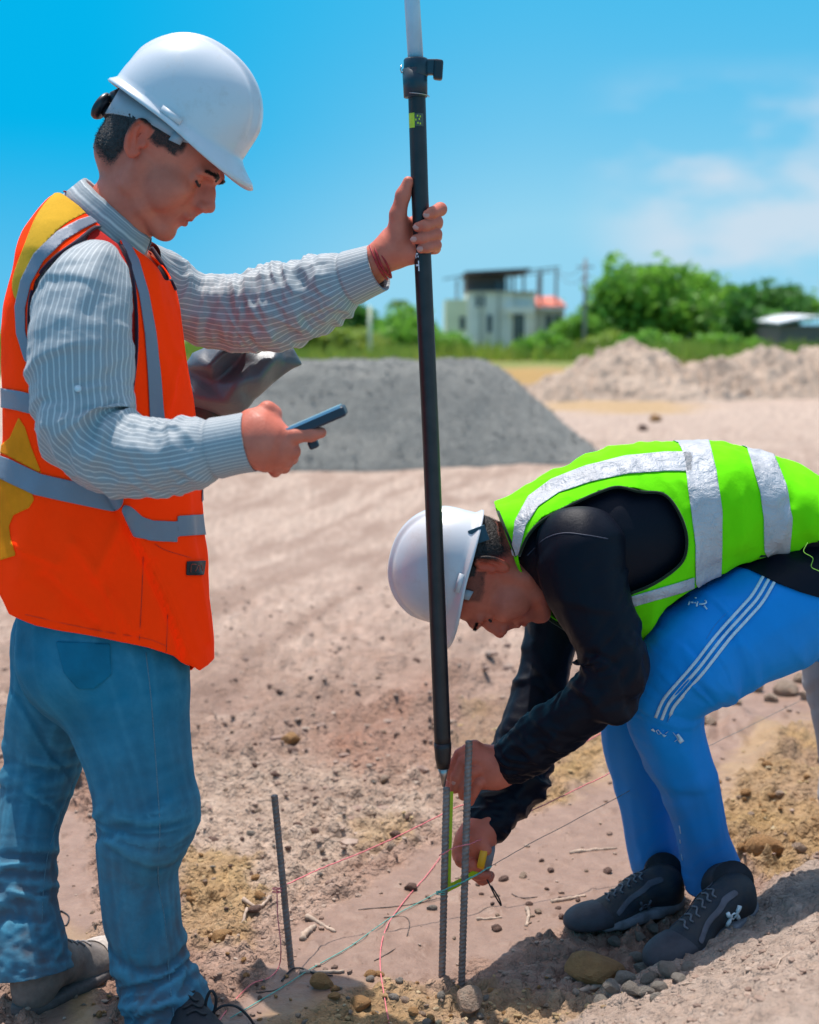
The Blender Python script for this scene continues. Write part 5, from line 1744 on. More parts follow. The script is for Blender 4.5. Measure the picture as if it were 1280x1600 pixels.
# ---- shoes of the standing worker
def shoe_vf(L=0.29, W=0.05, h=0.0034, boot=0.0, toe=1.0):
    G = Field((-0.03, -0.075, -0.012), (L + 0.03, 0.075, 0.16 + boot), h)
    G.ell((0.045, 0, 0.040), (0.046, 0.036, 0.046), 0.0)
    G.ell((0.050, 0, 0.070), (0.045, 0.036, 0.040), 0.02)
    G.chain([(0.060, 0, 0.075), (0.11, 0, 0.062), (0.17, 0.002, 0.044)], [0.040, 0.038, 0.032], 0.02)
    G.ell((0.205, 0.002, 0.026), (0.078, 0.048, 0.034 * toe), 0.025)
    G.ell((0.245, -0.002, 0.022), (0.042, 0.043, 0.029 * toe), 0.02)
    if boot:
        G.chain([(0.055, 0, 0.06), (0.048, 0, 0.085 + boot)], [0.040, 0.037], 0.02)
    else:
        G.chain([(0.055, 0, 0.06), (0.046, 0, 0.080)], [0.040, 0.036], 0.015)
    X, Y, Z = np.meshgrid(*G.ax, indexing='ij', sparse=True)
    G.F = smax(G.F, np.broadcast_to(0.012 - Z, G.n).astype(np.float32), 0.006)
    V, Q = G.mesh()
    V = relax(V, Q, 2); V[:, 2] *= 0.84 if not boot else 1.02
    return V, Q
def sole_vf(L=0.29, z0=0.0, z1=0.024, grow=0.004, n=80, tread=True):
    """outline extruded with a rolled edge"""
    out = []
    for k in range(n):
        t = 2 * math.pi * k / n
        c, s = math.cos(t), math.sin(t)
        x = 0.5 * L + (0.5 * L + grow) * math.copysign(abs(c) ** 0.86, c)
        f = x / L
        w = 0.036 + 0.014 * math.sin(min(max(f - 0.15, 0), 1) * math.pi * 1.05) ** 1.3 - 0.006 * math.exp(-((f - 0.42) / 0.12) ** 2)
        out.append((x, (w + grow) * math.copysign(abs(s) ** 0.75, s) + 0.002))
    rows = []
    m = [(z0, 0.90), (z0 + 0.003, 0.985), (0.5 * (z0 + z1), 1.0), (z1 - 0.003, 0.99), (z1, 0.93)]
    V, F = [], []
    for z, sc in m:
        for i, (x, y) in enumerate(out):
            tr = 0.0022 * (1 if (i // 2) % 2 else 0) if (tread and z < z0 + 0.004) else 0
            spring = 0.012 * smoothstep(0.75, 1.05, x / L) + 0.004 * smoothstep(0.12, -0.05, x / L)
            V.append((0.5 * L + (x - 0.5 * L) * (1 - (1 - sc) * 0.25), y * sc, z + tr + float(spring)))
    k = len(out)
    for i in range(len(m) - 1):
        for j in range(k):
            j2 = (j + 1) % k
            F.append((i * k + j, i * k + j2, (i + 1) * k + j2, (i + 1) * k + j))
    F.append(tuple(range(k))[::-1]); F.append(tuple((len(m) - 1) * k + j for j in range(k)))
    return np.array(V), F
def place_shoe(heel, toe, parent, upper_m, sole_m, label=None, boot=0.0, cap=None, laces=None, L=0.29, roll=0.0, slim=1.0):
    heel, toe = np.array(heel), np.array(toe)
    F = toe - heel; F /= np.linalg.norm(F)
    fr = frame(heel, F, (0, roll, 1))
    V, Q = shoe_vf(L, boot=boot); V[:, 1] *= slim
    N = vnormals(V, Q)
    up = obj('shoe', toworld(fr, V), Q, upper_m, parent, True, label=label)
    Vs, Fs = sole_vf(L, z1=0.021); Vs[:, 1] *= slim
    obj('sole', toworld(fr, Vs), Fs, sole_m, up, True)
    if cap is not None:
        f = np.minimum(smoothstep(0, 1, 0) + (V[:, 0] - (0.205 + 0.5 * np.maximum(V[:, 2] - 0.03, 0))) * 100, 100)
        patch('toe_cap', toworld(fr, V), Q, N @ fr[1].T, f, cap, up, 0.0012, 0.0016)
    if laces is not None:
        for i in range(6):
            x0 = 0.105 + 0.017 * i; zc = 0.08
            w = 0.020
            pts = [(x0 + (0.012 if j % 2 else 0) * 0 + 0.010 * (t > 0) , w * t, 0.0) for j, t in enumerate((-1, -0.5, 0, 0.5, 1))]
            P = []
            for (xx, yy, _) in pts:
                k = np.argmin((V[:, 0] - xx) ** 2 + (V[:, 1] - yy) ** 2 - 0.02 * V[:, 2])
                P.append(V[k] + N[k] * 0.002)
            V_, F_ = tube_vf(toworld(fr, smooth_line(P, 12)), 0.0021, 6)
            obj('lace', np.array(V_), F_, laces, up, True)
    return up, fr, (toworld(fr, V), N @ fr[1].T)
M_BOOT = simple('dusty_boot', (0.13, 0.105, 0.09), 0.8, 0.3, 30, 0.5, 120, 0.003, col2=(0.22, 0.18, 0.155))
M_BOOTCAP = simple('suede_toe', (0.46, 0.385, 0.33), 0.85, 0.2, 60, 0.4, 300)
M_SOLE = simple('rubber_sole', (0.10, 0.085, 0.08), 0.8, 0.3, 60, 0.4, 200)
M_LACE = simple('grey_lace', (0.26, 0.23, 0.22), 0.8, 0.2, 300)
M_BSHOE = simple('black_knit', (0.012, 0.014, 0.02), 0.7, 0.3, 60, 0.5, 700, 0.002)
M_BLACE = simple('black_lace', (0.015, 0.015, 0.018), 0.6, 0.2, 300)
ab = at(54, 1522, 2.505)
hb = np.array([ab[0] - 0.022, 2.465, gz(ab[0], 2.48)]); tb = hb + np.array([0.13, 0.25, 0.0])
place_shoe(hb, tb, P1, M_BOOT, M_SOLE, 'dusty brown boot with a pale toe', 0.004, M_BOOTCAP, M_LACE, L=0.285)
ax_ = at(266, 1612, 2.45)
g0 = gz(ax_[0], 2.45)
place_shoe((ax_[0] - 0.035, 2.53, g0), (ax_[0] + 0.105, 2.29, g0), P1, M_BSHOE, M_SOLE, 'black laced shoe under the near trouser hem', 0.0, None, M_BLACE)
lp = [at(322, 1590, 2.40), at(322, 1565, 2.40), at(330, 1548, 2.40), at(338, 1560, 2.40), at(334, 1584, 2.40), at(326, 1596, 2.40)]
tube('lace_loop', smooth_line(lp, 30), 0.0028, M_BLACE, P1, 8)
lp = [at(332, 1582, 2.40), at(350, 1571, 2.40), at(370, 1573, 2.40), at(388, 1588, 2.40), at(400, 1606, 2.40)]
tube('lace_end', smooth_line(lp, 24), 0.0024, M_BLACE, P1, 8)

make_helmet((lambda f: f)(frame(at(274, 200, Y1) , (0.805, -0.05, -0.594), (0.594, 0, 0.805))),
            'white hard hat with a black ratchet knob, worn by the standing man in orange', 1.0)
# bracelet
M_BRAC = simple('red_cord', (0.38, 0.012, 0.018), 0.6, 0.3, 200)
wr = [at(585, 405, YP + 0.018), at(598, 396, YP + 0.016)]
def ring(c, ax, r, tilt=(0, 0, 0), sy=1.0, n=40, wob=0.0):
    ax = np.array(ax, float); ax /= np.linalg.norm(ax)
    a = np.cross(ax, [0, 1, 0]); a /= np.linalg.norm(a); b = np.cross(ax, a)
    return np.array([c + r * (math.cos(t) * a * sy + math.sin(t) * b) + ax * wob * math.sin(2 * t + 1) for t in np.linspace(0, 2 * math.pi, n)])
axw = np.array([0.85, 0, 0.45])
for k, (dc, rr_, wob) in enumerate(((0.0, 0.0350, 0.002), (0.007, 0.0345, 0.003), (0.012, 0.0338, -0.002))):
    b_ = tube('bracelet', ring(at(590, 411, YP + 0.018) + axw / np.linalg.norm(axw) * dc, axw, rr_, wob=wob), 0.0019 if k != 1 else 0.0026, M_BRAC, None, 8)
    b_.parent = P1; b_.matrix_parent_inverse = Matrix.Translation(P1.location).inverted()
    b_['label'] = 'red cord bracelet on the raised wrist'
# ------------------------------------------------------------------ the bending worker
Y2 = 2.83
P2 = thing('person', (at(1110, 1400, Y2)[0], Y2, 0.0),
           'man bent double in lime vest, black shirt and blue striped track pants, reaching down', 'person')
fr2 = frame(at(768, 884, 2.79), (0.02, -0.02, -1.0), (-1.0, 0.03, 0.0))
def loc2(px, py, Y=2.80):
    return tolocal(fr2, at(px, py, Y)[None])[0]
nk = [loc2(808, 888, 2.80), loc2(840, 880, 2.81), loc2(900, 870, 2.83)]
neck2 = [(-0.018, 0, -0.030, 0.062), (*nk[0], 0.064), (*nk[1], 0.070), (*nk[2], 0.085)]
VH2, QH2 = head_surface(neck2, lo=(-0.16, -0.115, -0.25), stout=1.05, chin=0.003)
head_o = obj('h', toworld(fr2, VH2), QH2, M_SKIN2, None)
ARM_N = [(900, 820, 62, 2.70), (902, 850, 76, 2.675), (908, 900, 74, 2.655), (926, 950, 65, 2.635), (948, 1000, 56, 2.62), (958, 1042, 51, 2.61), (938, 1080, 50, 2.615),
         (905, 1108, 47, 2.63), (868, 1134, 45, 2.65), (830, 1164, 43, 2.67), (800, 1187, 38, 2.69), (784, 1199, 34, 2.70)]
ARM_N = [(p[0] + 3, p[1], p[2] * 0.92, p[3]) for p in ARM_N]
ARM_F = [(890, 900, 60, 2.97), (872, 950, 48, 2.96), (858, 1010, 41, 2.94), (846, 1070, 41, 2.91), (828, 1135, 45, 2.87), (812, 1190, 46, 2.84), (798, 1232, 42, 2.80),
         (776, 1264, 38, 2.76), (758, 1290, 34, 2.73), (750, 1303, 31, 2.715)]
LEG2_N = [(1330, 930, 84, 2.88), (1265, 932, 96, 2.845), (1195, 962, 97, 2.80), (1130, 998, 92, 2.77), (1080, 1035, 80, 2.735), (1045, 1080, 66, 2.745), (1040, 1125, 60, 2.76),
          (1057, 1175, 52, 2.78), (1074, 1220, 46, 2.80), (1088, 1265, 42, 2.82), (1100, 1315, 41, 2.84), (1113, 1362, 46, 2.86), (1116, 1382, 47, 2.865)]
LEG2_F = [(1320, 900, 95, 3.06), (1200, 960, 85, 3.03), (1110, 1010, 78, 2.99), (1040, 1060, 68, 2.96), (1000, 1105, 58, 2.96), (995, 1150, 55, 2.97), (1004, 1200, 51, 2.98),
          (1012, 1255, 46, 2.99), (1020, 1310, 42, 3.00), (1029, 1350, 42, 3.01), (1031, 1362, 42, 3.01)]
allp = np.array([at(p[0], p[1], p[3]) for p in ARM_N + ARM_F + LEG2_N + LEG2_F])
bodyG = Field(allp.min(0) - 0.16, allp.max(0) + 0.16, 0.011)
body_put(bodyG, [(880, 850, 62, 2.83), (940, 830, 80, 2.83), (1050, 795, 72, 2.83), (1180, 795, 58, 2.83), (1290, 840, 60, 2.90), (1340, 880, 70, 2.94)], 0.02, 1.25)
body_put(bodyG, ARM_N[1:], 0.02, dr=0.022); body_put(bodyG, ARM_F, 0.02, dr=0.016)
body_put(bodyG, LEG2_N[:-1], 0.02, dr=0.024); body_put(bodyG, LEG2_F[:-1], 0.02, dr=0.024)
VB, QB = bodyG.mesh(); VB = relax(VB, QB, 2)
body_o = obj('b', VB, QB, M_SKIN2, None)
YC = 2.70
def c_(px, py, dy=0.0): return at(px, py, YC + dy)
cr = lambda p: p / FPX * YC
hand3 = [([c_(812, 1182, -0.005), c_(786, 1197), c_(772, 1200)], [cr(32), cr(30), cr(30)], 0.01),
         ([c_(770, 1196), c_(742, 1176, -0.006)], [cr(30), cr(18)], 0.014),
         ([c_(770, 1206), c_(752, 1212, -0.004)], [cr(29), cr(22)], 0.014),
         ([c_(768, 1190, -0.008), c_(750, 1186, -0.012)], [cr(24), cr(20)], 0.012),
         ([c_(741, 1170, -0.010), c_(720, 1180, -0.016), c_(708, 1200, -0.018), c_(705, 1214, -0.016)], [cr(14.5), cr(11), cr(10), cr(8.2)], 0.0035),
         ([c_(750, 1180, -0.014), c_(726, 1190, -0.030), c_(714, 1213, -0.028), c_(710, 1232, -0.022)], [cr(14.5), cr(11), cr(10), cr(8.4)], 0.0026),
         ([c_(758, 1196, -0.014), c_(736, 1206, -0.034), c_(725, 1228, -0.028), c_(724, 1243, -0.018)], [cr(14), cr(10.8), cr(9.8), cr(8.2)], 0.0026),
         ([c_(764, 1212, -0.010), c_(748, 1222, -0.028), c_(738, 1240, -0.022), c_(734, 1252, -0.014)], [cr(13), cr(10), cr(9.2), cr(7.8)], 0.0026),
         ([c_(772, 1196, 0.018), c_(745, 1198, 0.030), c_(722, 1212, 0.022), c_(706, 1226, 0.006), c_(702, 1234, -0.004)], [cr(18), cr(13), cr(11), cr(9.6), cr(7.8)], 0.006)]
V_, Q_ = hand_surface(hand3)
hand_a = obj('ha', V_, Q_, M_SKIN2, None)
YD = 2.715
def d_(px, py, dy=0.0): return at(px, py, YD + dy)
hand4 = [([d_(766, 1276, 0.02), d_(750, 1302), d_(742, 1314)], [cr(31), cr(29), cr(28)], 0.01),
         ([d_(742, 1310), d_(724, 1330, -0.002)], [cr(27), cr(17)], 0.014),
         ([d_(744, 1314, 0.01), d_(742, 1336, 0.012)], [cr(26), cr(22)], 0.014),
         ([d_(736, 1318), d_(728, 1336)], [cr(26), cr(20)], 0.014),
         ([d_(722, 1326, -0.006), d_(722, 1344, -0.024), d_(738, 1352, -0.032), d_(748, 1354, -0.030)], [cr(14), cr(11.5), cr(10), cr(8.6)], 0.004),
         ([d_(726, 1334, 0.00), d_(732, 1356, -0.016), d_(748, 1366, -0.022), d_(760, 1366, -0.020)], [cr(14), cr(11), cr(10), cr(8.4)], 0.003),
         ([d_(730, 1336, 0.012), d_(738, 1362, 0.002), d_(754, 1374, -0.004), d_(764, 1372, -0.006)], [cr(14), cr(10.6), cr(9.6), cr(8)], 0.003),
         ([d_(738, 1336, 0.024), d_(745, 1360, 0.02), d_(758, 1372, 0.014), d_(766, 1368, 0.010)], [cr(13), cr(10), cr(9), cr(7.6)], 0.003),
         ([d_(742, 1306, -0.014), d_(752, 1318, -0.030), d_(760, 1328, -0.034)], [cr(15), cr(11.5), cr(9)], 0.006)]
V_, Q_ = hand_surface(hand4)
hand_b = obj('hb', V_, Q_, M_SKIN2, None)
def hair2(x, y, z):
    e = fbm(x * 60, y * 60, z * 60, 2, 6) * 0.005
    back = smoothstep(-0.012, -0.040, x + e) * smoothstep(-0.040, 0.000, z + 0.25 * (x + 0.05) + e)
    over = smoothstep(0.026, 0.040, z + e) * smoothstep(0.082, 0.060, x + e)
    side = smoothstep(0.056, 0.044, x + e) * smoothstep(-0.006, 0.012, z + e) * smoothstep(0.010, 0.022, x + 0.2 * z)
    temple = smoothstep(0.012, 0.024, z - 0.15 * (x - 0.03) + e) * smoothstep(0.066, 0.054, x + e) * (x > 0.0)
    return np.clip(np.maximum(np.maximum(back, over * (x < 0.01)), temple * 0.42), 0, 1)
def post2(V):
    lip, flush, st = skin_masks(V, fr2, hair2)
    return {'lip': lip * 0.7, 'flush': flush, 'stubble': np.clip(st * 1.9, 0, 1.6)}
body2 = manifold_union([body_o, head_o, hand_a, hand_b], 'body', M_SKIN2, P2, post2)
hair_cap(VH2, QH2, fr2, hair2, P2, 0.0008, 0.62, 7000, 0.0045, 9)
brow_eye(fr2, P2, 5, VH2, vnormals(VH2, QH2))
nail('fingernail', d_(744, 1353, -0.0415), (-0.1, -1, 0.25), (1, 0, 0), 0.0052, 0.006, P2)
nail('fingernail', c_(708, 1222, -0.0365), (-0.6, -0.8, 0.1), (0, 0, -1), 0.005, 0.006, P2)

# ---- black shirt
TORSO2 = [(772, 790, 846, .085), (790, 786, 862, .11), (812, 774, 890, .14), (840, 757, 930, .17), (870, 739, 962, .19), (905, 720, 990, .20), (960, 703, 1002, .20), (1004, 697, 1004, .20), (1040, 694, 962, .195),
          (1073, 692, 925, .19), (1126, 695, 892, .185), (1184, 707, 872, .18), (1237, 728, 870, .18), (1280, 752, 860, .185), (1315, 785, 850, .18), (1335, 812, 840, .15)]
def yc(X): return 2.805 + 0.20 * (np.asarray(X) - 0.20)
def torso2(h, d=0.0, tab=TORSO2, xmax=None):
    rows = []
    for pxx, t, b, ry in tab:
        yy = 2.805 + 0.20 * ((pxx - 640) / FPX * 2.85 - 0.20)
        a, c = at(pxx, t, yy), at(pxx, b, yy)
        rows.append(((a[0] + c[0]) / 2, (a[2] + c[2]) / 2, (a[2] - c[2]) / 2 - d, yy, ry - d))
    R = np.array(rows)
    lo = np.array([R[:, 0].min() - 0.03, 2.52, (R[:, 1] - R[:, 2]).min() - 0.04]); hi = np.array([R[:, 0].max() + 0.03, 3.22, (R[:, 1] + R[:, 2]).max() + 0.04])
    G = Field(lo, hi, h)
    F, (X, Y, Z) = loft_field(G, 'x', rows, 2.15)
    G.F = F.copy()
    V, Q = G.mesh()
    return relax(V, Q, 6), Q
SHIRT2 = [(790, 800, 860, .09), (820, 785, 900, .13), (850, 765, 935, .165), (900, 735, 965, .185), (960, 715, 975, .19), (1010, 708, 960, .185), (1073, 703, 915, .175), (1126, 704, 890, .17),
          (1170, 712, 890, .168), (1220, 735, 890, .150), (1280, 772, 900, .145), (1330, 810, 920, .145), (1370, 850, 940, .14)]
V_, Q_ = torso2(0.0085, 0.0, SHIRT2)
N_ = vnormals(V_, Q_)
V_ = V_ + N_ * (0.003 * fbm(V_[:, 0] * 9, V_[:, 1] * 9, V_[:, 2] * 9, 3, 81))[:, None]
shirt2 = obj('shirt', V_, Q_, M_BLACKS, P2, True)
def jersey_fold(total, elbow, seed, amp=1.0):
    def f(S, A, R):
        e = np.exp(-((S - elbow) / 0.06) ** 2); low = smoothstep(elbow, total, S)
        k1 = ridge(ring_noise(S, A, R, 0.024, 0.8, seed, 1.4))
        k2 = ridge(ring_noise(S, A, R, 0.045, 0.5, seed + 1, -1.0))
        k3 = ring_noise(S, A, R, 0.10, 0.5, seed + 2)
        g = smoothstep(0, 0.08, S) * smoothstep(total, total - 0.02, S)
        return creases(S, A, 0, [(seed + 5, -1, elbow, 0.05, 16, 0.007, 0.006), (seed + 6, -1, total - 0.10, 0.06, 18, 0.0065, 0.0055), (seed + 7, -1, elbow * 0.55, 0.06, 9, 0.008, 0.0045)]) * smoothstep(total, total - 0.02, S) + ((0.0050 * (0.15 + 1.2 * e + 0.9 * low)) * np.maximum(k1, -0.2) + 0.0028 * k2 * (0.3 + e + low * 0.6) + 0.004 * k3) * g * amp
    return f
s_ = arc(ARM_N)
V_, F_, W_, tot, fn_ = limb_tube(ARM_N, 190, 100, jersey_fold(s_[-1], s_[5], 61))
V2, F2 = end_rim(V_, F_, 100, 0, 1)
obj('sleeve', V2, F2, M_BLACKS, shirt2, True, label='near black sleeve bent sharply at the elbow')
SA = (V_, vnormals(V_, F_))
draped_tube('shoulder_seam', [(824, 868), (850, 843), (880, 833), (915, 836), (950, 842)], SA[0], SA[1], 0.0012, simple('navy_seam', (0.03, 0.035, 0.06), 0.6), shirt2, 0.0, 40, 5)
s_ = arc(ARM_F)
V_, F_, W_, tot, fn_ = limb_tube(ARM_F, 170, 90, jersey_fold(s_[-1], s_[5], 65))
V2, F2 = end_rim(V_, F_, 90, 0, 1)
obj('sleeve', V2, F2, M_BLACKS, shirt2, True, label='far black sleeve hanging straight down')

# ---- lime vest
V_, Q_ = torso2(0.0046)
N_ = vnormals(V_, Q_)
px, py = proj(V_)
x, y, z = V_.T
d = 0.0080 * fbm(x * 6, y * 6, z * 6, 3, 171) + 0.0060 * ridge(noise(x * 14, y * 10, z * 5 + x * 6, 172)) + 0.0026 * ridge(noise(x * 30, y * 24, z * 14, 173))
for (a, b, w, am) in (((1230, 790), (1262, 850), 14, -.007), ((1240, 800), (1200, 855), 10, .006), ((1085, 905), (1190, 862), 8, .006), ((985, 730), (1010, 860), 12, .003), ((1140, 720), (1160, 840), 14, .004),
                      ((850, 770), (960, 730), 8, -.003), ((990, 930), (1075, 915), 6, .004)):
    q, _ = seg_dist(px, py, [a, b]); d = d + am * np.exp(-(q / w) ** 2) * (y < yc(x))
V_ = V_ + N_ * d[:, None]; V_ = relax(V_, Q_, 1, 0.3); N_ = vnormals(V_, Q_)
ARM2 = [(812, 868), (826, 836), (850, 812), (895, 788), (935, 770), (966, 761), (1000, 769), (1037, 772), (1060, 800), (1073, 838), (1069, 872), (1050, 893), (1018, 914), (984, 928), (968, 960), (985, 1010),
        (940, 1040), (880, 1010), (850, 960), (826, 918)]
arm2 = poly_sd(px, py, ARM2)
NECKL = [(768, 770), (779, 800), (800, 850), (822, 905), (850, 958), (885, 984), (940, 1000)]
neckf = px - np.interp(py, [p[1] for p in NECKL], [p[0] for p in NECKL])
HEM2 = [(960, 1020), (1006, 996), (1040, 950), (1073, 920), (1110, 897), (1150, 877), (1190, 867), (1240, 864), (1290, 838), (1330, 800)]
hemf = np.interp(px, [p[0] for p in HEM2], [p[1] for p in HEM2]) - py
fv = np.minimum(neckf, np.where(y < yc(x), np.minimum(-arm2, np.where(px > 960, hemf, 99)), 99))
Vv, Tv, (Nv,) = clip(V_, tris(Q_), fv, [N_])
Vv, Tv, (Nv,) = biggest(Vv, Tv, [Nv])
vest2 = obj('vest', Vv, Tv, M_GREEN, P2, True); solidify(vest2, 0.0022, -1)
qx, qy = proj(Vv); near = Vv[:, 1] < yc(Vv[:, 0])
xs = Vv[:, 0]
xb1 = at(1092, 800, Y2)[0]; xb2 = at(1200, 790, Y2)[0]
def band_line(line, w):
    return ribbon(qx, qy, line, w)
r1 = band_line([(1078, 680), (1088, 700), (1096, 740), (1104, 800), (1107, 850), (1106, 905)], [22, 22, 24, 24, 21, 20])
patch('reflective_band', Vv, Tv, Nv, np.where(near, r1, (0.026 - np.abs(xs - xb1 + 0.012)) * 800), M_REFL2, vest2, label='wide silver band round the ribs of the lime vest')
r2 = band_line([(1184, 695), (1194, 725), (1208, 765), (1215, 810), (1214, 856)], [18, 19, 21, 22, 20])
patch('reflective_band', Vv, Tv, Nv, np.where(near, r2, (0.024 - np.abs(xs - xb2 + 0.012)) * 800), M_REFL2, vest2, label='silver band round the waist of the lime vest')
r3 = np.minimum(band_line([(806, 862), (814, 818), (834, 784), (868, 760), (920, 741), (980, 727), (1040, 722), (1090, 722)], [6, 9, 11, 12, 13, 14, 15, 15]), 1082 - qx)
patch('reflective_band', Vv, Tv, Nv, np.where(near, r3, -1), M_REFL2, vest2, label='silver band curving along the shoulder of the lime vest')
r4 = np.minimum(band_line([(985, 940), (1020, 930), (1060, 918), (1090, 908)], 8), 1084 - qx)
patch('reflective_band', Vv, Tv, Nv, np.where(near, r4, -1), M_REFL2, vest2, label='grey band across the front flap under the arm')
draped_tube('armhole_trim', ARM2[:13] + [(984, 928)], Vv, Nv, 0.0032, M_GTRIM, vest2, 0.001, 90)
draped_tube('neck_trim', NECKL[1:6], Vv, Nv, 0.0030, M_GTRIM, vest2, 0.001, 40)
draped_tube('hem_trim', [(1120, 893), (1150, 878), (1190, 868), (1240, 865), (1280, 845)], Vv, Nv, 0.0028, M_GTRIM, vest2, 0.001, 40)
# loose green thread
th = [at(1262, 848, 2.66), at(1256, 862, 2.65), at(1270, 872, 2.64), at(1268, 886, 2.64), at(1282, 894, 2.64), at(1290, 908, 2.64)]
tube('loose_thread', smooth_line(th, 40), 0.0008, simple('green_thread', (0.25, 0.55, 0.05), 0.8), vest2, 5)

# ---- track pants
def track_fold(S, A, T, W, V):
    kn = np.where(W == 0, 0.37, 0.40)
    e = np.exp(-((S - kn) / 0.07) ** 2)
    low = smoothstep(0.16, 0.0, T)
    n1 = ridge(noise(S / 0.045 + 0.9 * np.sin(A), np.cos(A) / 0.9 + W * 5, np.sin(A) / 0.9, 201))
    n3 = noise(S / 0.13, np.cos(A) * 1.3 + W * 5, np.sin(A) * 1.3, 203)
    n4 = ridge(noise(S / 0.25, A * 1.6, W * 3.0, 204))
    hip = smoothstep(0.24, 0.08, S)
    cr = creases(S, A, W, [(21, 0, 0.40, 0.035, 9, 0.009, 0.006), (22, 0, 0.12, 0.08, 12, 0.012, 0.007), (23, -1, 0.72, 0.03, 4, 0.010, 0.003), (24, 0, 0.58, 0.07, 5, 0.012, 0.004)])
    return 0.7 * cr * smoothstep(-0.02, 0.03, T) + (0.0030 * (0.15 + 1.2 * e + 0.8 * low) * np.maximum(n1, -0.3) + 0.005 * n3 + 0.0022 * n4 + 0.004 * hip * ridge(noise(S / .09, A * 1.5, 2.0, 205))) * smoothstep(-0.02, 0.03, T)
VT, TT_, NT, WT = trousers([LEG2_N, LEG2_F], [(1340, 930, 76, 2.97), (1270, 940, 74, 2.95)], 0.0056, 0.0, track_fold)
tx, ty = proj(VT)
topb = np.interp(tx, [1040, 1078, 1120, 1170, 1215, 1280, 1400], [925, 905, 885, 890, 915, 936, 940])
hemtop = np.interp(tx, [1000, 1078, 1112, 1135, 1170, 1215, 1250, 1290, 1400], [800, 870, 878, 884, 891, 913, 926, 937, 950])
patch('shirt_hem', VT, TT_, NT, np.where(VT[:, 1] < 2.98, np.minimum(hemtop - ty, ty - np.interp(tx, [p[0] for p in HEM2], [p[1] - 12 for p in HEM2])), -1), M_BLACKS, shirt2, 0.003, 0.002)
pants = obj('track_pants', VT, TT_, M_TRACK, P2, True); solidify(pants, 0.0025, -1)
tx, ty = proj(VT); tn = VT[:, 1] < 2.9
base_ = smooth_line([(1194, 900), (1176, 930), (1158, 950), (1120, 992), (1086, 1036), (1054, 1072), (1036, 1094), (1025, 1120)], 40)
tb_ = np.gradient(base_, axis=0)
for _ in range(6): tb_[1:-1] = (tb_[:-2] + tb_[1:-1] * 2 + tb_[2:]) / 4
tb_ /= np.linalg.norm(tb_, axis=1, keepdims=True)
for dx in (0, 9.5, 19):
    line = base_ + np.stack([-tb_[:, 1], tb_[:, 0]], 1) * -dx
    draped_ribbon('white_stripe', line, 2.3, VT, NT, M_WHITEP, pants, 0.0034, 70)
for i in range(1, 7):
    u = i / 6
    c = (1014 + 46 * u, 1137 + 15 * u)
    w = 1.3 + 2.4 * u; h = 1.5 + 4.6 * u
    q = [(c[0] - w - h * .7, c[1] - h), (c[0] + w - h * .7, c[1] - h), (c[0] + w + h * .7, c[1] + h), (c[0] - w + h * .7, c[1] + h)]
    draped_ribbon('knee_print', [(c[0] - h * .7, c[1] - h), c, (c[0] + h * .7, c[1] + h)], w, VT, NT, M_WHITEP, pants, 0.0045, 8)
ST = (VT, NT)
for ln in ([(1078, 948), (1082, 939), (1090, 938)], [(1082, 944), (1088, 945)], [(1090, 950), (1093, 940), (1103, 941), (1104, 946), (1094, 947)], [(1099, 947), (1105, 954)]):
    draped_tube('hip_print', ln, VT, NT, 0.0016, M_WHITEP, pants, 0.0060, 12, 6)
draped_tube('pocket_seam', [(1138, 955), (1118, 976), (1104, 998)], VT, NT, 0.0007, simple('blue_seam', (0.02, 0.25, 0.62), 0.5), pants, 0.0, 20, 5)
for ln in ([(1062, 1290), (1064, 1302)], [(1063, 1312), (1065, 1324)], [(1065, 1334), (1067, 1344)]):
    draped_tube('white_stitch', ln, VT, NT, 0.0011, M_WHITEP, pants, 0.001, 8, 5)

# ---- shoes
M_KNIT = simple('dark_knit', (0.014, 0.024, 0.038), 0.7, 0.3, 28, 0.6, 900, 0.0015, col2=(0.045, 0.042, 0.042))
M_OVER = simple('grey_overlay', (0.095, 0.095, 0.115), 0.6, 0.2, 40, 0.3, 200)
M_SOLE2 = simple('charcoal_sole', (0.20, 0.20, 0.22), 0.65, 0.3, 40, 0.3, 150)
M_DLACE = simple('charcoal_lace', (0.13, 0.14, 0.16), 0.7, 0.2, 300)
M_EMBL = simple('pale_emblem', (0.70, 0.78, 0.80), 0.5, 0.1, 100)
def trainer(heel, toe, label, roll=0.0):
    up, fr, (Vw, Nw) = place_shoe(heel, toe, P2, M_KNIT, M_SOLE2, label, 0.0, M_TOE, M_DLACE, L=0.270, roll=roll, slim=0.90)
    Vl = tolocal(fr, Vw)
    # lace guards down both sides and a heel counter
    for s in (-1, 1):
        line = [(0.075, 0.082), (0.105, 0.078), (0.140, 0.062), (0.172, 0.046), (0.190, 0.036)]
        f = ribbon(Vl[:, 0], Vl[:, 2], line, 0.0045)
        f = np.where(Vl[:, 1] * s > 0.012, f, -1)
        patch('lace_guard', Vw, tris(QS), Nw, f * 100, M_OVER, up, 0.0012, 0.0012)
    return up, fr, Vw, Nw, Vl
QS = shoe_vf(0.270)[1]
M_TOE = simple('dark_toe_overlay', (0.045, 0.045, 0.055), 0.65, 0.2, 40, 0.3, 200)
toe = ground_hit(1030, 1528); heel = toe + np.array([0.214, 0.150, 0.0]); heel[2] = gz(heel[0], heel[1]) + 0.004; print('toe', toe, 'heel', heel)
upN, frN, VwN, NwN, VlN = trainer(heel, toe, 'black running shoe nearest the bank')
toe = ground_hit(897, 1456); heel = toe + np.array([0.245, 0.12, 0.0]); heel[2] = gz(heel[0], heel[1]) + 0.004; print('toe', toe, 'heel', heel)
upF, frF, VwF, NwF, VlF = trainer(heel, toe, 'black running shoe further from the camera')
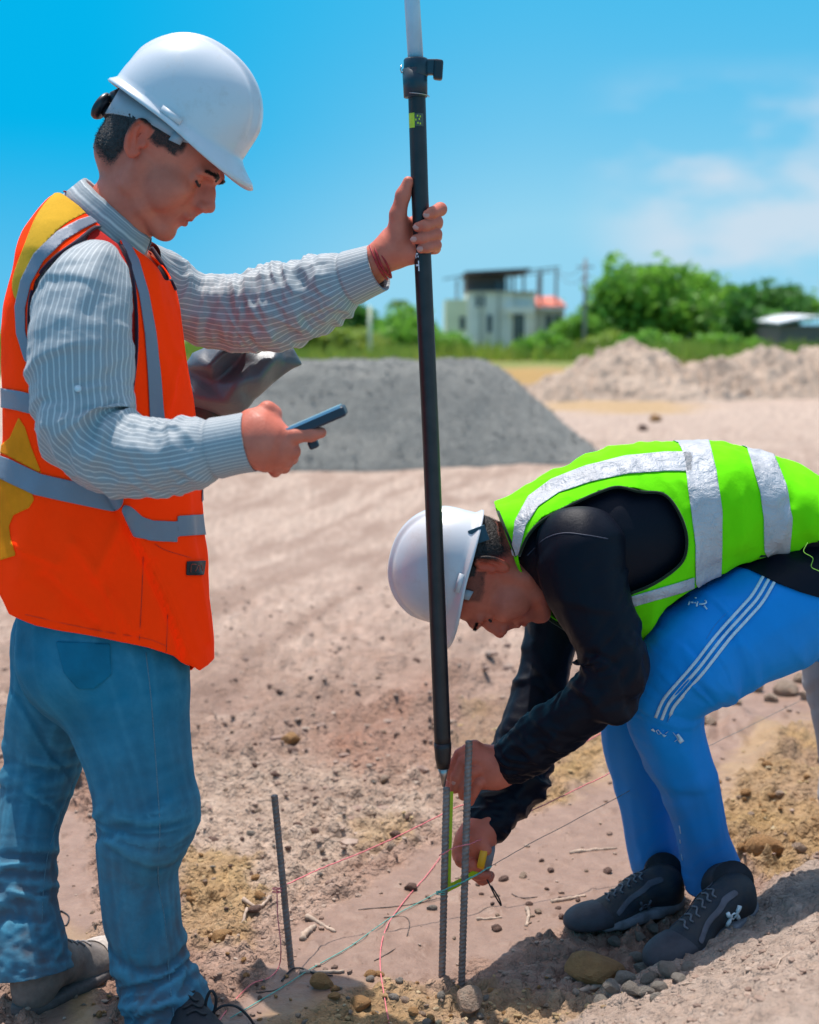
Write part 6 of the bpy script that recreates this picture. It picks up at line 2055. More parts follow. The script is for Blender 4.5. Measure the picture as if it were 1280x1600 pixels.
# socks
for lg, nm in ((LEG2_N, 'near'), (LEG2_F, 'far')):
    a = at(*lg[-1][:2], lg[-1][3])
    fr = frN if nm == 'near' else frF
    b = toworld(fr, np.array([[0.046, 0, 0.085]]))[0]
    V_, F_ = tube_vf(smooth_line([a + (b - a) * t for t in (-0.3, 0.3, 1.0)], 10), np.interp(range(10 + 3), [0, 12], [0.042, 0.038])[:len(smooth_line([a, b, b + 1], 10))] if False else 0.040, 26)
    obj('sock', np.array(V_), F_, M_BSHOE, P2, True)
# emblem of two interlocking arcs on each shoe's outer side
def emblem(fr, Vw, Nw, Vl, up, side, x0, z0, sc, mat):
    def pt(u, v):
        xx, zz = x0 + u * sc, z0 + v * sc
        m = (Vl[:, 1] * side > 0)
        k = np.argmin((Vl[:, 0] - xx) ** 2 + (Vl[:, 2] - zz) ** 2 + np.where(m, 0, 1))
        return Vw[k] + Nw[k] * 0.0022
    for sgn in (-1, 1):
        P = []
        for t in np.linspace(-1, 1, 15):
            P.append(pt(0.95 * t, sgn * (0.95 * t * t * 1.15 - 0.30)))
        w = [0.0034 if abs(t) > 0.62 else 0.0014 for t in np.linspace(-1, 1, 15)]
        V_, F_ = tube_vf(np.array(P), np.array(w) * sc / 0.014, 6)
        obj('emblem', np.array(V_), F_, mat, up, True)
sideN = 1 if toworld(frN, np.array([[0.1, 1.0, 0]]))[0][1] < frN[0][1] else -1
emblem(frN, VwN, NwN, VlN, upN, sideN, 0.095, 0.046, 0.0185, M_EMBL)
emblem(frF, VwF, NwF, VlF, upF, sideN, 0.120, 0.038, 0.0130, M_OVER)

make_helmet(frame(at(726, 893, 2.79) , (-0.27, -0.02, -0.963), (-0.963, 0.02, 0.27)),
            'scuffed white hard hat worn by the bent man in lime green', 0.93, knob=False, band_drop=0.018)
m = MB(); m.obox(at(748, 836, 2.72), (0.016, 0, 0.006), (0.0, 0.003, 0), (-0.005, 0, 0.014))
hats = [o for o in bpy.data.objects if o.name.startswith('hard_hat')]
m.build('nape_pad', simple('teal_pad', (0.02, 0.075, 0.11), 0.7), hats[-1])
# ------------------------------------------------------------------ survey pole, stakes, tape, strings
M_CARBON = simple('black_carbon', (0.016, 0.012, 0.013), 0.45, 0.35, 30, 0.15, 400, spec=0.5)
M_PALEP = simple('frosted_pole', (0.42, 0.56, 0.66), 0.35, 0.08, 20)
M_STEEL = simple('steel', (0.42, 0.38, 0.36), 0.35, 0.2, 60, metal=0.9)
M_CLAMP = simple('clamp_blue_black', (0.008, 0.030, 0.045), 0.4, 0.2, 40)
def pp(py, dx=0.0, dy=0.0):
    return at(pole_at(py) + dx, py, YP + dy)
pole = thing('survey_pole', at(693.5, 1228, YP), 'tall black surveying pole between the two men, its tip resting on a rebar stake', 'survey pole')
tube('pole_shaft', [pp(t) for t in np.linspace(98, 1168, 60)], 0.0158, M_CARBON, pole, 24)
tube('upper_tube', [at(640.2 + 0.062 * (t + 60) , t, YP) for t in np.linspace(-900, 100, 8)], 0.0140, M_PALEP, pole, 24)
tube('ferrule', [pp(1160), pp(1168), pp(1186), pp(1200)], [0.0166, 0.0166, 0.0150, 0.0118], M_CARBON, pole, 24)
tube('pole_tip', [pp(1199), pp(1212), pp(1229)], [0.0112, 0.0070, 0.0030], M_STEEL, pole, 18)
cl = MB(); c = pp(106)
V_, F_ = tube_vf([c + (0, 0, 0.016), c + (0, 0, 0.013), c - (0, 0, 0.013), c - (0, 0, 0.016)], [0.0205, 0.0225, 0.0225, 0.0205], 28); 
clo = obj('clamp', np.array(V_), F_, M_CLAMP, pole, True)
m = MB(); m.obox(c + (0.026, 0, 0.001), (0.016, 0, 0.0), (0, 0.009, 0), (0, 0, 0.0135)); o = m.build('clamp_ear', M_CLAMP, clo)
bv = o.modifiers.new('b', 'BEVEL'); bv.width = 0.003; bv.segments = 2
m = MB(); m.obox(c + (0.040, -0.002, -0.004), (0.0085, 0, -0.001), (0, 0.011, 0), (0.001, 0, 0.0175)); o = m.build('clamp_lever', M_BLACKP, clo)
bv = o.modifiers.new('b', 'BEVEL'); bv.width = 0.004; bv.segments = 2
V_, F_ = tube_vf([pp(108, -2), pp(152, -2)], [0.0228, 0.0215], 26)
V_ = np.array(V_); keep = V_
obj('clamp_sleeve', V_, F_, M_CLAMP, clo, True)
tube('clamp_wire', [pp(150) + 0.0222 * np.array([math.cos(t), math.sin(t), -0.10 * math.cos(t * 1.0) + 0.05]) for t in np.linspace(-3.3, 0.2, 26)], 0.0009, M_STEEL, clo, 6)
tube('clamp_pin', [c + (-0.026, -0.004, 0.004), c + (-0.028, -0.006, -0.004), c + (-0.026, -0.006, -0.010), c + (-0.022, -0.004, -0.006)], 0.0012, M_STEEL, clo, 6)
M_YL = simple('yellow_label', (0.55, 0.62, 0.02), 0.5, 0.1, 60); M_GL = simple('dark_label', (0.08, 0.09, 0.06), 0.5, 0.2, 90)
def wrap(name, py0, py1, a0, a1, r, mat, parent, n=10):
    """a sticker round the pole; angles from the camera side, positive to the right"""
    V, F = [], []
    for j, py in enumerate(np.linspace(py0, py1, 3)):
        for i, a in enumerate(np.linspace(a0, a1, n)):
            V.append(pp(py) + r * np.array([math.sin(a), -math.cos(a), 0]))
    for j in range(2):
        for i in range(n - 1):
            k = j * n + i; F.append((k, k + 1, k + n + 1, k + n))
    return obj(name, np.array(V), F, mat, parent, True)
wrap('yellow_sticker', 178, 201, -1.3, -0.35, 0.0162, M_YL, pole)
wrap('dark_sticker', 179, 199, -0.32, 0.7, 0.0162, M_GL, pole)
for q in ((0.0, 183), (0.18, 188), (0.02, 194), (0.3, 184), (0.28, 195), (-0.2, 189)):
    wrap('sticker_print', q[1] - 1.4, q[1] + 1.4, q[0] - 0.07, q[0] + 0.07, 0.0166, M_YL, pole, 4)
M_WP = simple('white_lettering', (0.80, 0.80, 0.82), 0.6, 0.05)
# the letters left uncovered under the hand, reading up the pole:  I T
for a0, a1, y0, y1 in ((-0.95, -0.55, 396, 398.5), (-0.95, -0.80, 399, 404), (-0.62, -0.5, 400, 403),
                       (-0.95, -0.45, 413.5, 416.5), (-0.60, -0.45, 417, 424), (-0.60, -0.45, 408, 413)):
    wrap('lettering', y0, y1, a0, a1, 0.0162, M_WP, pole, 5)

def rebar_mat():
    m, nt, b = new_mat('rebar_steel')
    n = tex(nt, 70, 6, 0.65); n2 = tex(nt, 9, 4, 0.6)
    c = mix(nt, ramp(nt, n, [(0.35, 0.0), (0.65, 1.0)]), (0.33, 0.28, 0.26), (0.20, 0.155, 0.135))
    c = mix(nt, ramp(nt, n2, [(0.45, 0.0), (0.75, 0.6)]), c, (0.24, 0.125, 0.08))
    nt.links.new(c, b.inputs['Base Color']); b.inputs['Metallic'].default_value = 0.35; b.inputs['Roughness'].default_value = 0.62
    bump(nt, b, n, 0.4, 0.002)
    return m
M_REBAR = rebar_mat()
def rebar(top, bot, r, label, base_extra=0.06):
    a = np.array(top); b = np.array(bot); d = (b - a); L = np.linalg.norm(d); d /= L
    b = b + d * base_extra; L += base_extra
    n = int(L / 0.0012); seg = 16
    N1 = np.cross(d, [0, 1, 0]); N1 /= np.linalg.norm(N1); N2 = np.cross(d, N1)
    S, A = np.meshgrid(np.arange(n) * 0.0012, np.arange(seg) * 2 * math.pi / seg, indexing='ij')
    rib = smoothstep(0.35, 0.75, np.abs(np.mod(S / 0.0085 + 0.28 * np.cos(A), 1) * 2 - 1)) * np.abs(np.sin(A + 0.3)) ** 0.3
    lng = np.exp(-((np.abs(np.sin(A + 0.3))) / 0.25) ** 2)
    R = r * (0.87 + 0.15 * rib + 0.15 * lng)
    V = a + S[..., None] * d + R[..., None] * (np.cos(A)[..., None] * N1 + np.sin(A)[..., None] * N2)
    V = V.reshape(-1, 3)
    i = np.arange((n - 1) * seg); q = i // seg; k = i % seg; k2 = (k + 1) % seg
    F = [tuple(f) for f in np.stack([q * seg + k, q * seg + k2, (q + 1) * seg + k2, (q + 1) * seg + k], 1)]
    F.append(tuple(range(seg))[::-1])
    o = obj('rebar_stake', V, F, M_REBAR, None, True)
    return tag(o, label, 'rebar stake')
gb = ground_hit(455, 1507)
rebar(at(429, 1243, gb[1] - 0.02), gb, 0.0066, 'short rebar stake standing alone, leaning, with pink string tied round it')
rebar(at(698, 1231, YP), at(690, 1553, YP), 0.0072, 'rebar stake directly under the pole tip with the lime tape against it')
rebar(at(733, 1158, YP - 0.01), at(721, 1550, YP - 0.01), 0.0072, 'taller rebar stake standing right of the pole tip, crossing the worker\'s hand')

# tape measure: case in the far hand, blade bent up along the stake
M_BLADE = simple('lime_blade', (0.42, 0.58, 0.01), 0.4, 0.05, 30)
M_TAPEY = simple('orange_case', (0.85, 0.38, 0.01), 0.4, 0.05)
M_TAPEG = simple('grey_case', (0.17, 0.16, 0.17), 0.45, 0.2, 60)
tape = thing('tape_measure', at(758, 1345, 2.69), 'orange and grey tape measure with its lime blade run up the stake', 'tape measure')
def slab_case(name, c, ax, az, th, r1, mat, parent, n=24):
    c = np.array(c); ax = np.array(ax, float); az = np.array(az, float)
    ax /= np.linalg.norm(ax); az -= ax * (az @ ax); az /= np.linalg.norm(az); ay = np.cross(az, ax)
    ring_ = []
    for k in range(n):
        t = 2 * math.pi * k / n
        ring_.append((r1 * math.copysign(abs(math.cos(t)) ** 0.7, math.cos(t)), r1 * math.copysign(abs(math.sin(t)) ** 0.7, math.sin(t))))
    V, F = [], []
    rows_ = [(-th, 0.90), (-th * 0.8, 1.0), (th * 0.8, 1.0), (th, 0.90)]
    for o_, s_ in rows_:
        for (u, v) in ring_: V.append(c + ay * o_ + ax * u * s_ + az * v * s_)
    for i in range(3):
        for k in range(n):
            k2 = (k + 1) % n; F.append((i * n + k, i * n + k2, (i + 1) * n + k2, (i + 1) * n + k))
    F.append(tuple(range(n))[::-1]); F.append(tuple(3 * n + k for k in range(n)))
    return obj(name, np.array(V), F, mat, parent, True)
slab_case('case', at(760, 1337, 2.705), (0.25, 0.15, 1), (0, 1, 0.1), 0.011, 0.027, M_TAPEG, tape)
slab_case('case_side', at(755, 1337, 2.692), (0.22, 0.1, 1), (0.15, 1, 0.0), 0.0075, 0.0255, M_TAPEY, tape)
def blade(pts, wid, name='blade'):
    P = np.array([at(*p) for p in pts]); wv = np.array(wid, float)
    V, F = [], []
    for i, p in enumerate(P):
        w = wv if wv.ndim == 1 else wv[i]
        V += [p - w, p + w]
    for i in range(len(P) - 1): F.append((2 * i, 2 * i + 1, 2 * i + 3, 2 * i + 2))
    o = obj(name, np.array(V), F, M_BLADE, tape, False); solidify(o, 0.0006, 0); return o
yb = YP + 0.004
blade([(704.5, 1237, yb), (703, 1290, yb), (701.5, 1340, yb), (700.5, 1388, yb)], [(0.0048, 0.0008, 0)] * 4)
blade([(700, 1388, yb), (718, 1379, yb + 0.010), (736, 1368, yb + 0.022), (750, 1358, yb + 0.034)], [(0.002, 0.0, 0.0085)] * 4)
tube('wrist_strap', smooth_line([at(757, 1366, 2.70), at(766, 1384, 2.69), at(774, 1400, 2.69), at(783, 1415, 2.70), at(780, 1404, 2.70), at(768, 1384, 2.70)], 30), 0.0016, M_BLACE, tape, 7)

M_PINK = simple('pink_twine', (0.80, 0.20, 0.22), 0.8, 0.15, 200)
M_TEAL = simple('teal_twine', (0.11, 0.40, 0.34), 0.8, 0.15, 200)
M_GTW = simple('grey_twine', (0.20, 0.20, 0.185), 0.8, 0.15, 200)
def twine(pts, mat, label, r=0.0011, name='string', sag=0.0):
    P = smooth_line([at(*p) for p in pts], 60)
    P[:, 2] -= sag * np.sin(np.linspace(0, math.pi, len(P)))
    P += 0.0004 * rng.normal(size=P.shape)
    o = tube(name, P, r, mat, None, 6)
    return tag(o, label, 'string')
yl = gb[1] - 0.012
twine([(436, 1388, yl - 0.01), (500, 1358, 2.83), (570, 1330, 2.88), (640, 1298, 2.93), (700, 1268, 2.98), (800, 1222, 3.06), (950, 1140, 3.2)], M_PINK, 'long pink string running from the short rebar away behind the pole tip', 0.0013)
tube_k = [at(433 + 7 * math.cos(t), 1386 + 2.5 * math.sin(t) + t * 0.8, yl - 0.007 * math.sin(t)) for t in np.linspace(0, 12, 50)]
tag(tube('string_knot', tube_k, 0.0012, M_PINK, None, 6), 'pink string knot wound round the short rebar', 'knot')
def on_ground(pts, mat, label, r=0.0011, lift=0.002):
    P = []
    for q in smooth_line(pts, 36):
        p = ground_hit(q[0], q[1]); p[2] += lift + 0.002 * abs(noise(q[0] * 0.03, q[1] * 0.03, 0, 5)); P.append(p)
    P = np.array(P)
    for _ in range(2): P[1:-1] = (P[:-2] + 2 * P[1:-1] + P[2:]) / 4
    return tag(tube('string', P, r, mat, None, 6), label, 'string')
h0 = at(433, 1390, yl)
pts = [h0, at(434, 1430, yl - 0.01), at(439, 1478, yl - 0.02)]
gpts = [ground_hit(x_, y_) + (0, 0, 0.002) for x_, y_ in ((436, 1510), (420, 1528), (395, 1538), (370, 1555), (352, 1580), (340, 1600))]
tag(tube('string', smooth_line(pts + gpts, 60), 0.0011, M_PINK, None, 6), 'slack pink string dropping down the short rebar to the ground', 'string')
twine([(686, 1337, YP - 0.012), (712, 1324, YP - 0.02), (735, 1318, YP - 0.022), (765, 1305, 2.72), (800, 1282, 2.80), (870, 1248, 2.9), (945, 1212, 3.0), (1000, 1186, 3.1)], M_PINK, 'pink string passing in front of the lower hand')
on_ground([(688, 1340), (668, 1366), (645, 1392), (622, 1420), (602, 1452), (594, 1490), (596, 1530), (604, 1575), (608, 1600)], M_PINK, 'pink string crossing the wet clay towards the camera')
twine([(697, 1392, YP - 0.014), (730, 1374, YP - 0.02), (770, 1352, 2.66), (840, 1312, 2.75), (965, 1246, 2.9), (1060, 1190, 3.05), (1250, 1095, 3.4)], M_GTW, 'thin grey green string running from the stake past the blue trousers', 0.0007)
twine([(686, 1394, YP - 0.015), (730, 1374.5, YP - 0.0215), (768, 1353.5, 2.657)], M_TEAL, 'taut teal string crossing the lime tape and the lower hand', 0.0015)
on_ground([(690, 1392), (660, 1408), (620, 1428), (580, 1456), (540, 1484), (500, 1506), (460, 1530), (410, 1562), (360, 1590)], M_TEAL, 'teal string stretched low over the wet clay', 0.0010, 0.003)
tk = [at(690 + 8 * math.cos(t), 1392 + 2 * math.sin(t) + t * 0.5, YP - 0.0085 * math.sin(t)) for t in np.linspace(0, 13, 60)]
tag(tube('string_knot', tk, 0.0010, M_TEAL, None, 6), 'teal string knot wound round the stake under the pole', 'knot')
on_ground([(440, 1532), (455, 1516), (470, 1512), (490, 1520), (520, 1524)], M_BLACE, 'dark wire end lying at the foot of the short rebar', 0.0016)
on_ground([(84, 1428), (98, 1424), (108, 1432), (104, 1444), (90, 1448)], M_BLACE, 'small black wire loop on the clay behind the jeans', 0.0016)

# handheld device
dev = thing('handheld_controller', at(485, 665, YH), 'slim dark handheld device with pale blue sky reflection painted on its top, held by the standing man', 'handheld device')
M_DEVT = simple('device_screen', (0.30, 0.48, 0.62), 0.12, 0.1)  # reflected sky put into the screen's pale blue base colour
M_DEVB = simple('device_body', (0.018, 0.024, 0.040), 0.45, 0.2)
A = at(448, 676, YH); B = at(538, 637, YH)
ax = (B - A) / 2; un = np.array([-ax[2], 0, ax[0]]); un /= np.linalg.norm(un)
m = MB(); m.obox((A + B) / 2 - un * 0.004 + (0, 0.018, 0), ax, (0, 0.036, 0), un * 0.0082); o = m.build('case', M_DEVB, dev)
bv = o.modifiers.new('b', 'BEVEL'); bv.width = 0.004; bv.segments = 3
m = MB(); m.obox((A + B) / 2 + un * 0.0044 + (0, 0.018, 0) - ax * 0.04, ax * 0.95, (0, 0.035, 0), un * 0.0022); m.build('screen', M_DEVT, dev)
m = MB(); m.obox(at(490, 694, YH + 0.03), ax * 0.16, (0, 0.012, 0), un * 0.007); o = m.build('battery_bump', M_DEVB, dev)
bv = o.modifiers.new('b', 'BEVEL'); bv.width = 0.003; bv.segments = 2

# crumpled grey plastic bag hanging behind the raised arm
def bag():
    from mathutils.geometry import delaunay_2d_cdt
    yb_ = 2.86
    rim = [(286, 575), (298, 550), (322, 539), (352, 534), (400, 530), (440, 534), (460, 542), (474, 570), (456, 577), (427, 601), (398, 628), (378, 648), (356, 652), (322, 650), (288, 640), (280, 605)]
    ins = [(312, 562, -.05), (353, 549, -.075), (334, 600, -.03), (352, 628, -.055), (372, 600, -.085), (396, 566, -.05), (408, 590, -.07), (430, 560, -.055), (418, 545, -.02), (378, 628, -.04), (305, 620, -.05), (445, 566, -.02), (386, 545, -.03), (328, 572, -.08), (362, 575, -.02)]
    pts = [Vector((p[0], -p[1])) for p in rim] + [Vector((p[0], -p[1])) for p in ins]
    n = len(rim)
    v2, _, tri, *_r = delaunay_2d_cdt(pts, [(i, (i + 1) % n) for i in range(n)], [], 1, 1e-4)
    dep = {}
    front = []
    for v in v2:
        d = [q[2] for q in ins if abs(q[0] - v[0]) < 0.5 and abs(q[1] + v[1]) < 0.5]
        front.append(at(v[0], -v[1], yb_ + (d[0] if d else 0.0)))
    back = []
    for v, f in zip(v2, front):
        d = [q[2] for q in ins if abs(q[0] - v[0]) < 0.5 and abs(q[1] + v[1]) < 0.5]
        back.append(np.array([f[0], yb_ + (0.06 + abs(d[0]) * 0.5), f[2]]) if d else f)
    m_ = len(v2)
    isrim = [np.allclose(f, g) for f, g in zip(front, back)]
    F = [tuple(t) for t in tri]
    F2 = [tuple((i if isrim[i] else i + m_) for i in reversed(t)) for t in tri]
    bm = bmesh.new()
    vs = [bm.verts.new(tuple(p)) for p in front + back]
    for f in F + F2:
        try: bm.faces.new([vs[i] for i in f])
        except ValueError: pass
    for v in list(bm.verts):
        if not v.link_faces: bm.verts.remove(v)
    bmesh.ops.recalc_face_normals(bm, faces=bm.faces)
    bmesh.ops.subdivide_edges(bm, edges=bm.edges, cuts=4, use_grid_fill=True)
    bmesh.ops.triangulate(bm, faces=bm.faces)
    bm.verts.index_update()
    V = np.array([v.co[:] for v in bm.verts]); Q = np.array([[v.index for v in f.verts] for f in bm.faces]); bm.free()
    V = relax(V, Q, 2, 0.35)
    N = vnormals(V, Q)
    V = V + N * (0.0035 * noise(V[:, 0] * 30, V[:, 1] * 30, V[:, 2] * 30, 5))[:, None]
    m, nt, b = new_mat('grey_plastic_film')
    n_ = tex(nt, 9, 4, 0.6)
    nt.links.new(mix(nt, n_, (0.075, 0.085, 0.10), (0.13, 0.14, 0.155)), b.inputs['Base Color'])
    b.inputs['Roughness'].default_value = 0.42; b.inputs['Specular IOR Level'].default_value = 0.5
    bump(nt, b, tex(nt, 26, 5, 0.6, dist=1.5), 0.35, 0.005)
    o = obj('plastic_bag', V, Q, m, None, True)
    tag(o, 'creased grey plastic bag hanging under the standing man\'s raised arm', 'plastic bag')
bag()
M_BROWN = simple('brown_leather', (0.045, 0.022, 0.016), 0.7, 0.3, 20, 0.3, 80)
m_ = MB(); G = Field(at(280, 680, 2.9) - 0.1, at(400, 600, 2.9) + 0.1, 0.008)
G.ell(at(318, 640, 2.90), (0.055, 0.06, 0.045)); V_, Q_ = G.mesh()
G2 = obj('pouch', V_ + 0.004 * noise(V_[:, 0] * 20, V_[:, 1] * 20, V_[:, 2] * 20, 3)[:, None], Q_, M_BROWN, P1, True, label='dark brown pouch at his front')

# ------------------------------------------------------------------ a third person, only a grey trouser leg at the frame edge
P3 = thing('person', (1.18, 3.35, 0), 'person in light grey trousers behind the blue track pants, cut off by the frame edge', 'person')
LEG3 = [(1350, 860, 90, 3.30), (1330, 950, 78, 3.30), (1310, 1010, 60, 3.30), (1313, 1070, 54, 3.30), (1322, 1130, 50, 3.30), (1330, 1200, 50, 3.30), (1336, 1270, 50, 3.30), (1340, 1325, 50, 3.30)]
LEG3B = [(p[0] + 90, p[1], p[2], 3.42) for p in LEG3]
allp = np.array([at(p[0], p[1], p[3]) for p in LEG3 + LEG3B])
Gb = Field(np.array([allp[:, 0].min() - .3, 3.0, 0.0]), np.array([allp[:, 0].max() + .3, 3.75, 1.85]), 0.013)
body_put(Gb, LEG3, 0.02, dr=0.02); body_put(Gb, LEG3B, 0.02, dr=0.02)
hx = at(1395, 860, 3.36)[0]
Gb.chain([(hx, 3.36, 0.88), (hx, 3.36, 1.10), (hx, 3.36, 1.36), (hx, 3.36, 1.46)], [0.12, 0.12, 0.13, 0.06], 0.03, sy=1.0)
Gb.ell((hx, 3.36, 1.62), (0.095, 0.08, 0.12), 0.03)
Gb.chain([(hx, 3.36, 1.42), (hx, 3.36, 1.52)], [0.055, 0.055], 0.02)
for s in (-1, 1):
    Gb.chain([(hx, 3.36 + s * 0.17, 1.36), (hx + 0.03, 3.36 + s * 0.2, 1.08), (hx - 0.05, 3.36 + s * 0.18, 0.84)], [0.05, 0.042, 0.035], 0.03)
V_, Q_ = Gb.mesh(); V_ = relax(V_, Q_, 2)
body3 = obj('body', V_, Q_, M_SKIN1, P3, True)
M_GTR = cloth('grey_trousers', (0.36, 0.32, 0.315), 0.85, 1500, 0.1, bs=0.3, var=0.12)
V3, T3, N3, W3 = trousers([LEG3, LEG3B], [(1395, 850, 92, 3.36), (1395, 900, 95, 3.36)], 0.010, 0.0, jeans_fold)
o = obj('trousers', V3, T3, M_GTR, P3, True); solidify(o, 0.003, -1)
k = V_[:, 2]
N_ = vnormals(V_, Q_)
f = np.minimum(np.minimum(k - 0.90, 1.46 - k), 0.3)
V2, T2, A2 = clip(V_ + N_ * 0.012, tris(Q_), f, [N_])
o = obj('shirt', V2, T2, cloth('pale_shirt', (0.45, 0.45, 0.42), 0.8, 1000), P3, True)
for l in (LEG3, LEG3B):
    a = at(*l[-1][:2], l[-1][3]); g = gz(a[0], a[1])
    place_shoe((a[0] - 0.03, a[1], g), (a[0] + 0.25, a[1] - 0.14, g), P3, M_BOOT, M_SOLE)

# ------------------------------------------------------------------ gravel heap and sand heaps
def heap(name, cx, cy, lx, ly, hgt, top, mat, nres, rough, seed, label, cat='heap', kind=None, ang=0.0, attrs=None):
    n = nres
    u = np.linspace(-1.15, 1.15, n)
    U, W = np.meshgrid(u, u, indexing='ij')
    r = (np.abs(U) ** 2.3 + np.abs(W) ** 2.3) ** (1 / 2.3)
    r = r * (1 + 0.06 * noise(U * 2, W * 2, seed * 1.3, seed))
    prof = np.clip((1 - r) / (1 - top), 0, 1)
    prof = prof - 0.06 * smoothstep(0.8, 1.0, prof)
    z = hgt * prof
    X = cx + (U * lx) * math.cos(ang) - (W * ly) * math.sin(ang); Y = cy + (U * lx) * math.sin(ang) + (W * ly) * math.cos(ang)
    z = z + rough * fbm(X * 3.5, Y * 3.5, 0, 4, seed) * smoothstep(0, 0.1, prof) + hgt * 0.10 * noise(X * 0.9, Y * 0.9, 1, seed + 1) * smoothstep(0, 0.4, prof)
    g = ground_parts(X.ravel(), Y.ravel())[0].reshape(X.shape)
    z = z + g - 0.05 + 0.05 * (prof > 0)
    V = np.stack([X, Y, z], -1).reshape(-1, 3)
    i = np.arange((n - 1) ** 2); a = (i // (n - 1)) * n + i % (n - 1)
    F = np.stack([a, a + n, a + n + 1, a + 1], 1)
    f = prof.ravel() + 0.004
    V2, T2, _ = clip(V, F, f)
    o = obj(name, V2, T2, mat, None, True)
    return tag(o, label, cat, None, kind), (V2, T2)
def gravel_mat():
    m, nt, b = new_mat('crushed_gravel')
    co = nt.nodes.new('ShaderNodeTexCoord').outputs['Object']
    v = nt.nodes.new('ShaderNodeTexVoronoi'); v.inputs['Scale'].default_value = 60; nt.links.new(co, v.inputs['Vector'])
    sp = nt.nodes.new('ShaderNodeSeparateColor'); nt.links.new(v.outputs['Color'], sp.inputs[0])
    c = mix(nt, sp.outputs[0], (0.135, 0.133, 0.12), (0.25, 0.245, 0.22))
    c = mix(nt, mth(nt, 'MULTIPLY', ramp(nt, tex(nt, 2.2, 4, 0.6, co), [(0.4, 0.0), (0.65, 1.0)]), 0.35), c, (0.20, 0.19, 0.17))
    nt.links.new(c, b.inputs['Base Color']); b.inputs['Roughness'].default_value = 0.95
    bump(nt, b, mth(nt, 'SUBTRACT', 1.0, v.outputs['Distance']), 0.6, 0.02)
    return m
go, (GV, GT) = heap('gravel_heap', -0.62, 15.1, 2.70, 2.2, 1.02, 0.52, gravel_mat(), 260, 0.03, 5, 'long flat-topped heap of grey crushed gravel on the pink soil', 'gravel heap')
# loose gravel on the heap
GN = vnormals(GV, GT)
kk = rng.choice(len(GV), 7000)
it_ = iter(kk)
def fg():
    i = next(it_); p = GV[i] + rng.normal(size=3) * 0.02; return p[0], p[1], GV[i][2] + 0.006, 0.008 + 0.014 * rng.uniform() ** 2
gs = joined('gravel_stones', len(kk), fg, small_mat('gravel_bits', [(0.16, 0.158, 0.145), (0.22, 0.217, 0.20), (0.28, 0.275, 0.25)]), 'stuff')
def sand_mat(name, c1, c2):
    m, nt, b = new_mat(name)
    n = tex(nt, 1.1, 6, 0.6); n2 = tex(nt, 9, 5, 0.65)
    c = mix(nt, ramp(nt, n, [(0.35, 0.0), (0.65, 1.0)]), c1, c2)
    c = mix(nt, mth(nt, 'MULTIPLY', n2, 0.3), c, (c1[0] * 1.15, c1[1] * 1.15, c1[2] * 1.15))
    nt.links.new(c, b.inputs['Base Color']); b.inputs['Roughness'].default_value = 0.95
    bump(nt, b, n2, 0.6, 0.08)
    return m
M_SAND = sand_mat('heaped_soil', (0.50, 0.375, 0.285), (0.34, 0.245, 0.18))
for i, (cx, cy, lx, ly, h_, top, lb) in enumerate((
        (4.55, 29.5, 2.3, 2.4, 1.12, 0.05, 'tallest pointed heap of pinkish soil beyond the gravel heap'),
        (3.35, 28.5, 1.6, 1.5, 0.50, 0.1, 'low soil heap at the foot of the tallest heap, nearest the house'),
        (6.25, 29.5, 1.5, 1.8, 0.82, 0.1, 'rounded soil heap in front of the leafy trees'),
        (7.45, 30.0, 1.7, 2.0, 1.08, 0.06, 'second pointed soil heap in front of the trees'),
        (9.6, 31.0, 3.0, 2.2, 1.05, 0.4, 'long soil heap cut by the edge of the picture'))):
    heap('soil_heap', cx, cy, lx, ly, h_, top, M_SAND, 150, 0.23, 40 + i, lb, 'soil heap', ang=0.2 * i)
for px, py, w, k in ((1155, 590, 12, 'p'), (1060, 570, 11, 'p'), (1130, 562, 10, 'p'), (1168, 612, 14, 'p'), (1098, 567, 9, 'p')):
    p = at(px, py, 28.0); s = rad(w / 2, 28.0)
    o = link('stone', BIGM[k][0]); o.location = p; o.scale = (s, s, s * 0.7); o.rotation_euler = (0, 0, px)
    tag(o, 'pale lump of rubble lying on the soil heaps', 'stone', 'rubble on the soil heaps')
for px, py, w, mat_ in ((1005, 670, 13, 'c'), (1025, 655, 16, 'o')):
    stone(px, py, w, mat_, 'dark clod alone on the sand before the soil heaps' if mat_ == 'c' else 'tan clod beside a dark one on the far sand', None, True, 0.2)
bpy.data.objects[-1] if False else None

# ------------------------------------------------------------------ vegetation
def leaf_mat(name, c1, c2, c3):
    m, nt, b = new_mat(name)
    n = tex(nt, 0.55, 4, 0.6); a = attr(nt, 'tone')
    c = mix(nt, a.outputs['Fac'], c1, c2)
    c = mix(nt, mth(nt, 'MULTIPLY', ramp(nt, n, [(0.45, 0.0), (0.65, 1.0)]), 0.6), c, c3)
    nt.links.new(c, b.inputs['Base Color']); b.inputs['Roughness'].default_value = 0.6
    b.inputs['Transmission Weight'].default_value = 0.0
    b.inputs['Subsurface Weight'].default_value = 0.0
    tr = nt.nodes.new('ShaderNodeBsdfTranslucent'); nt.links.new(c, tr.inputs[0])
    ms = nt.nodes.new('ShaderNodeMixShader'); ms.inputs[0].default_value = 0.45
    out = nt.nodes['Material Output']
    nt.links.new(b.outputs[0], ms.inputs[1]); nt.links.new(tr.outputs[0], ms.inputs[2]); nt.links.new(ms.outputs[0], out.inputs[0])
    return m
M_LEAF = leaf_mat('broad_leaves', (0.12, 0.30, 0.035), (0.24, 0.48, 0.06), (0.26, 0.52, 0.06))
M_LEAFD = leaf_mat('dark_leaves', (0.06, 0.18, 0.028), (0.10, 0.28, 0.04), (0.07, 0.22, 0.03))
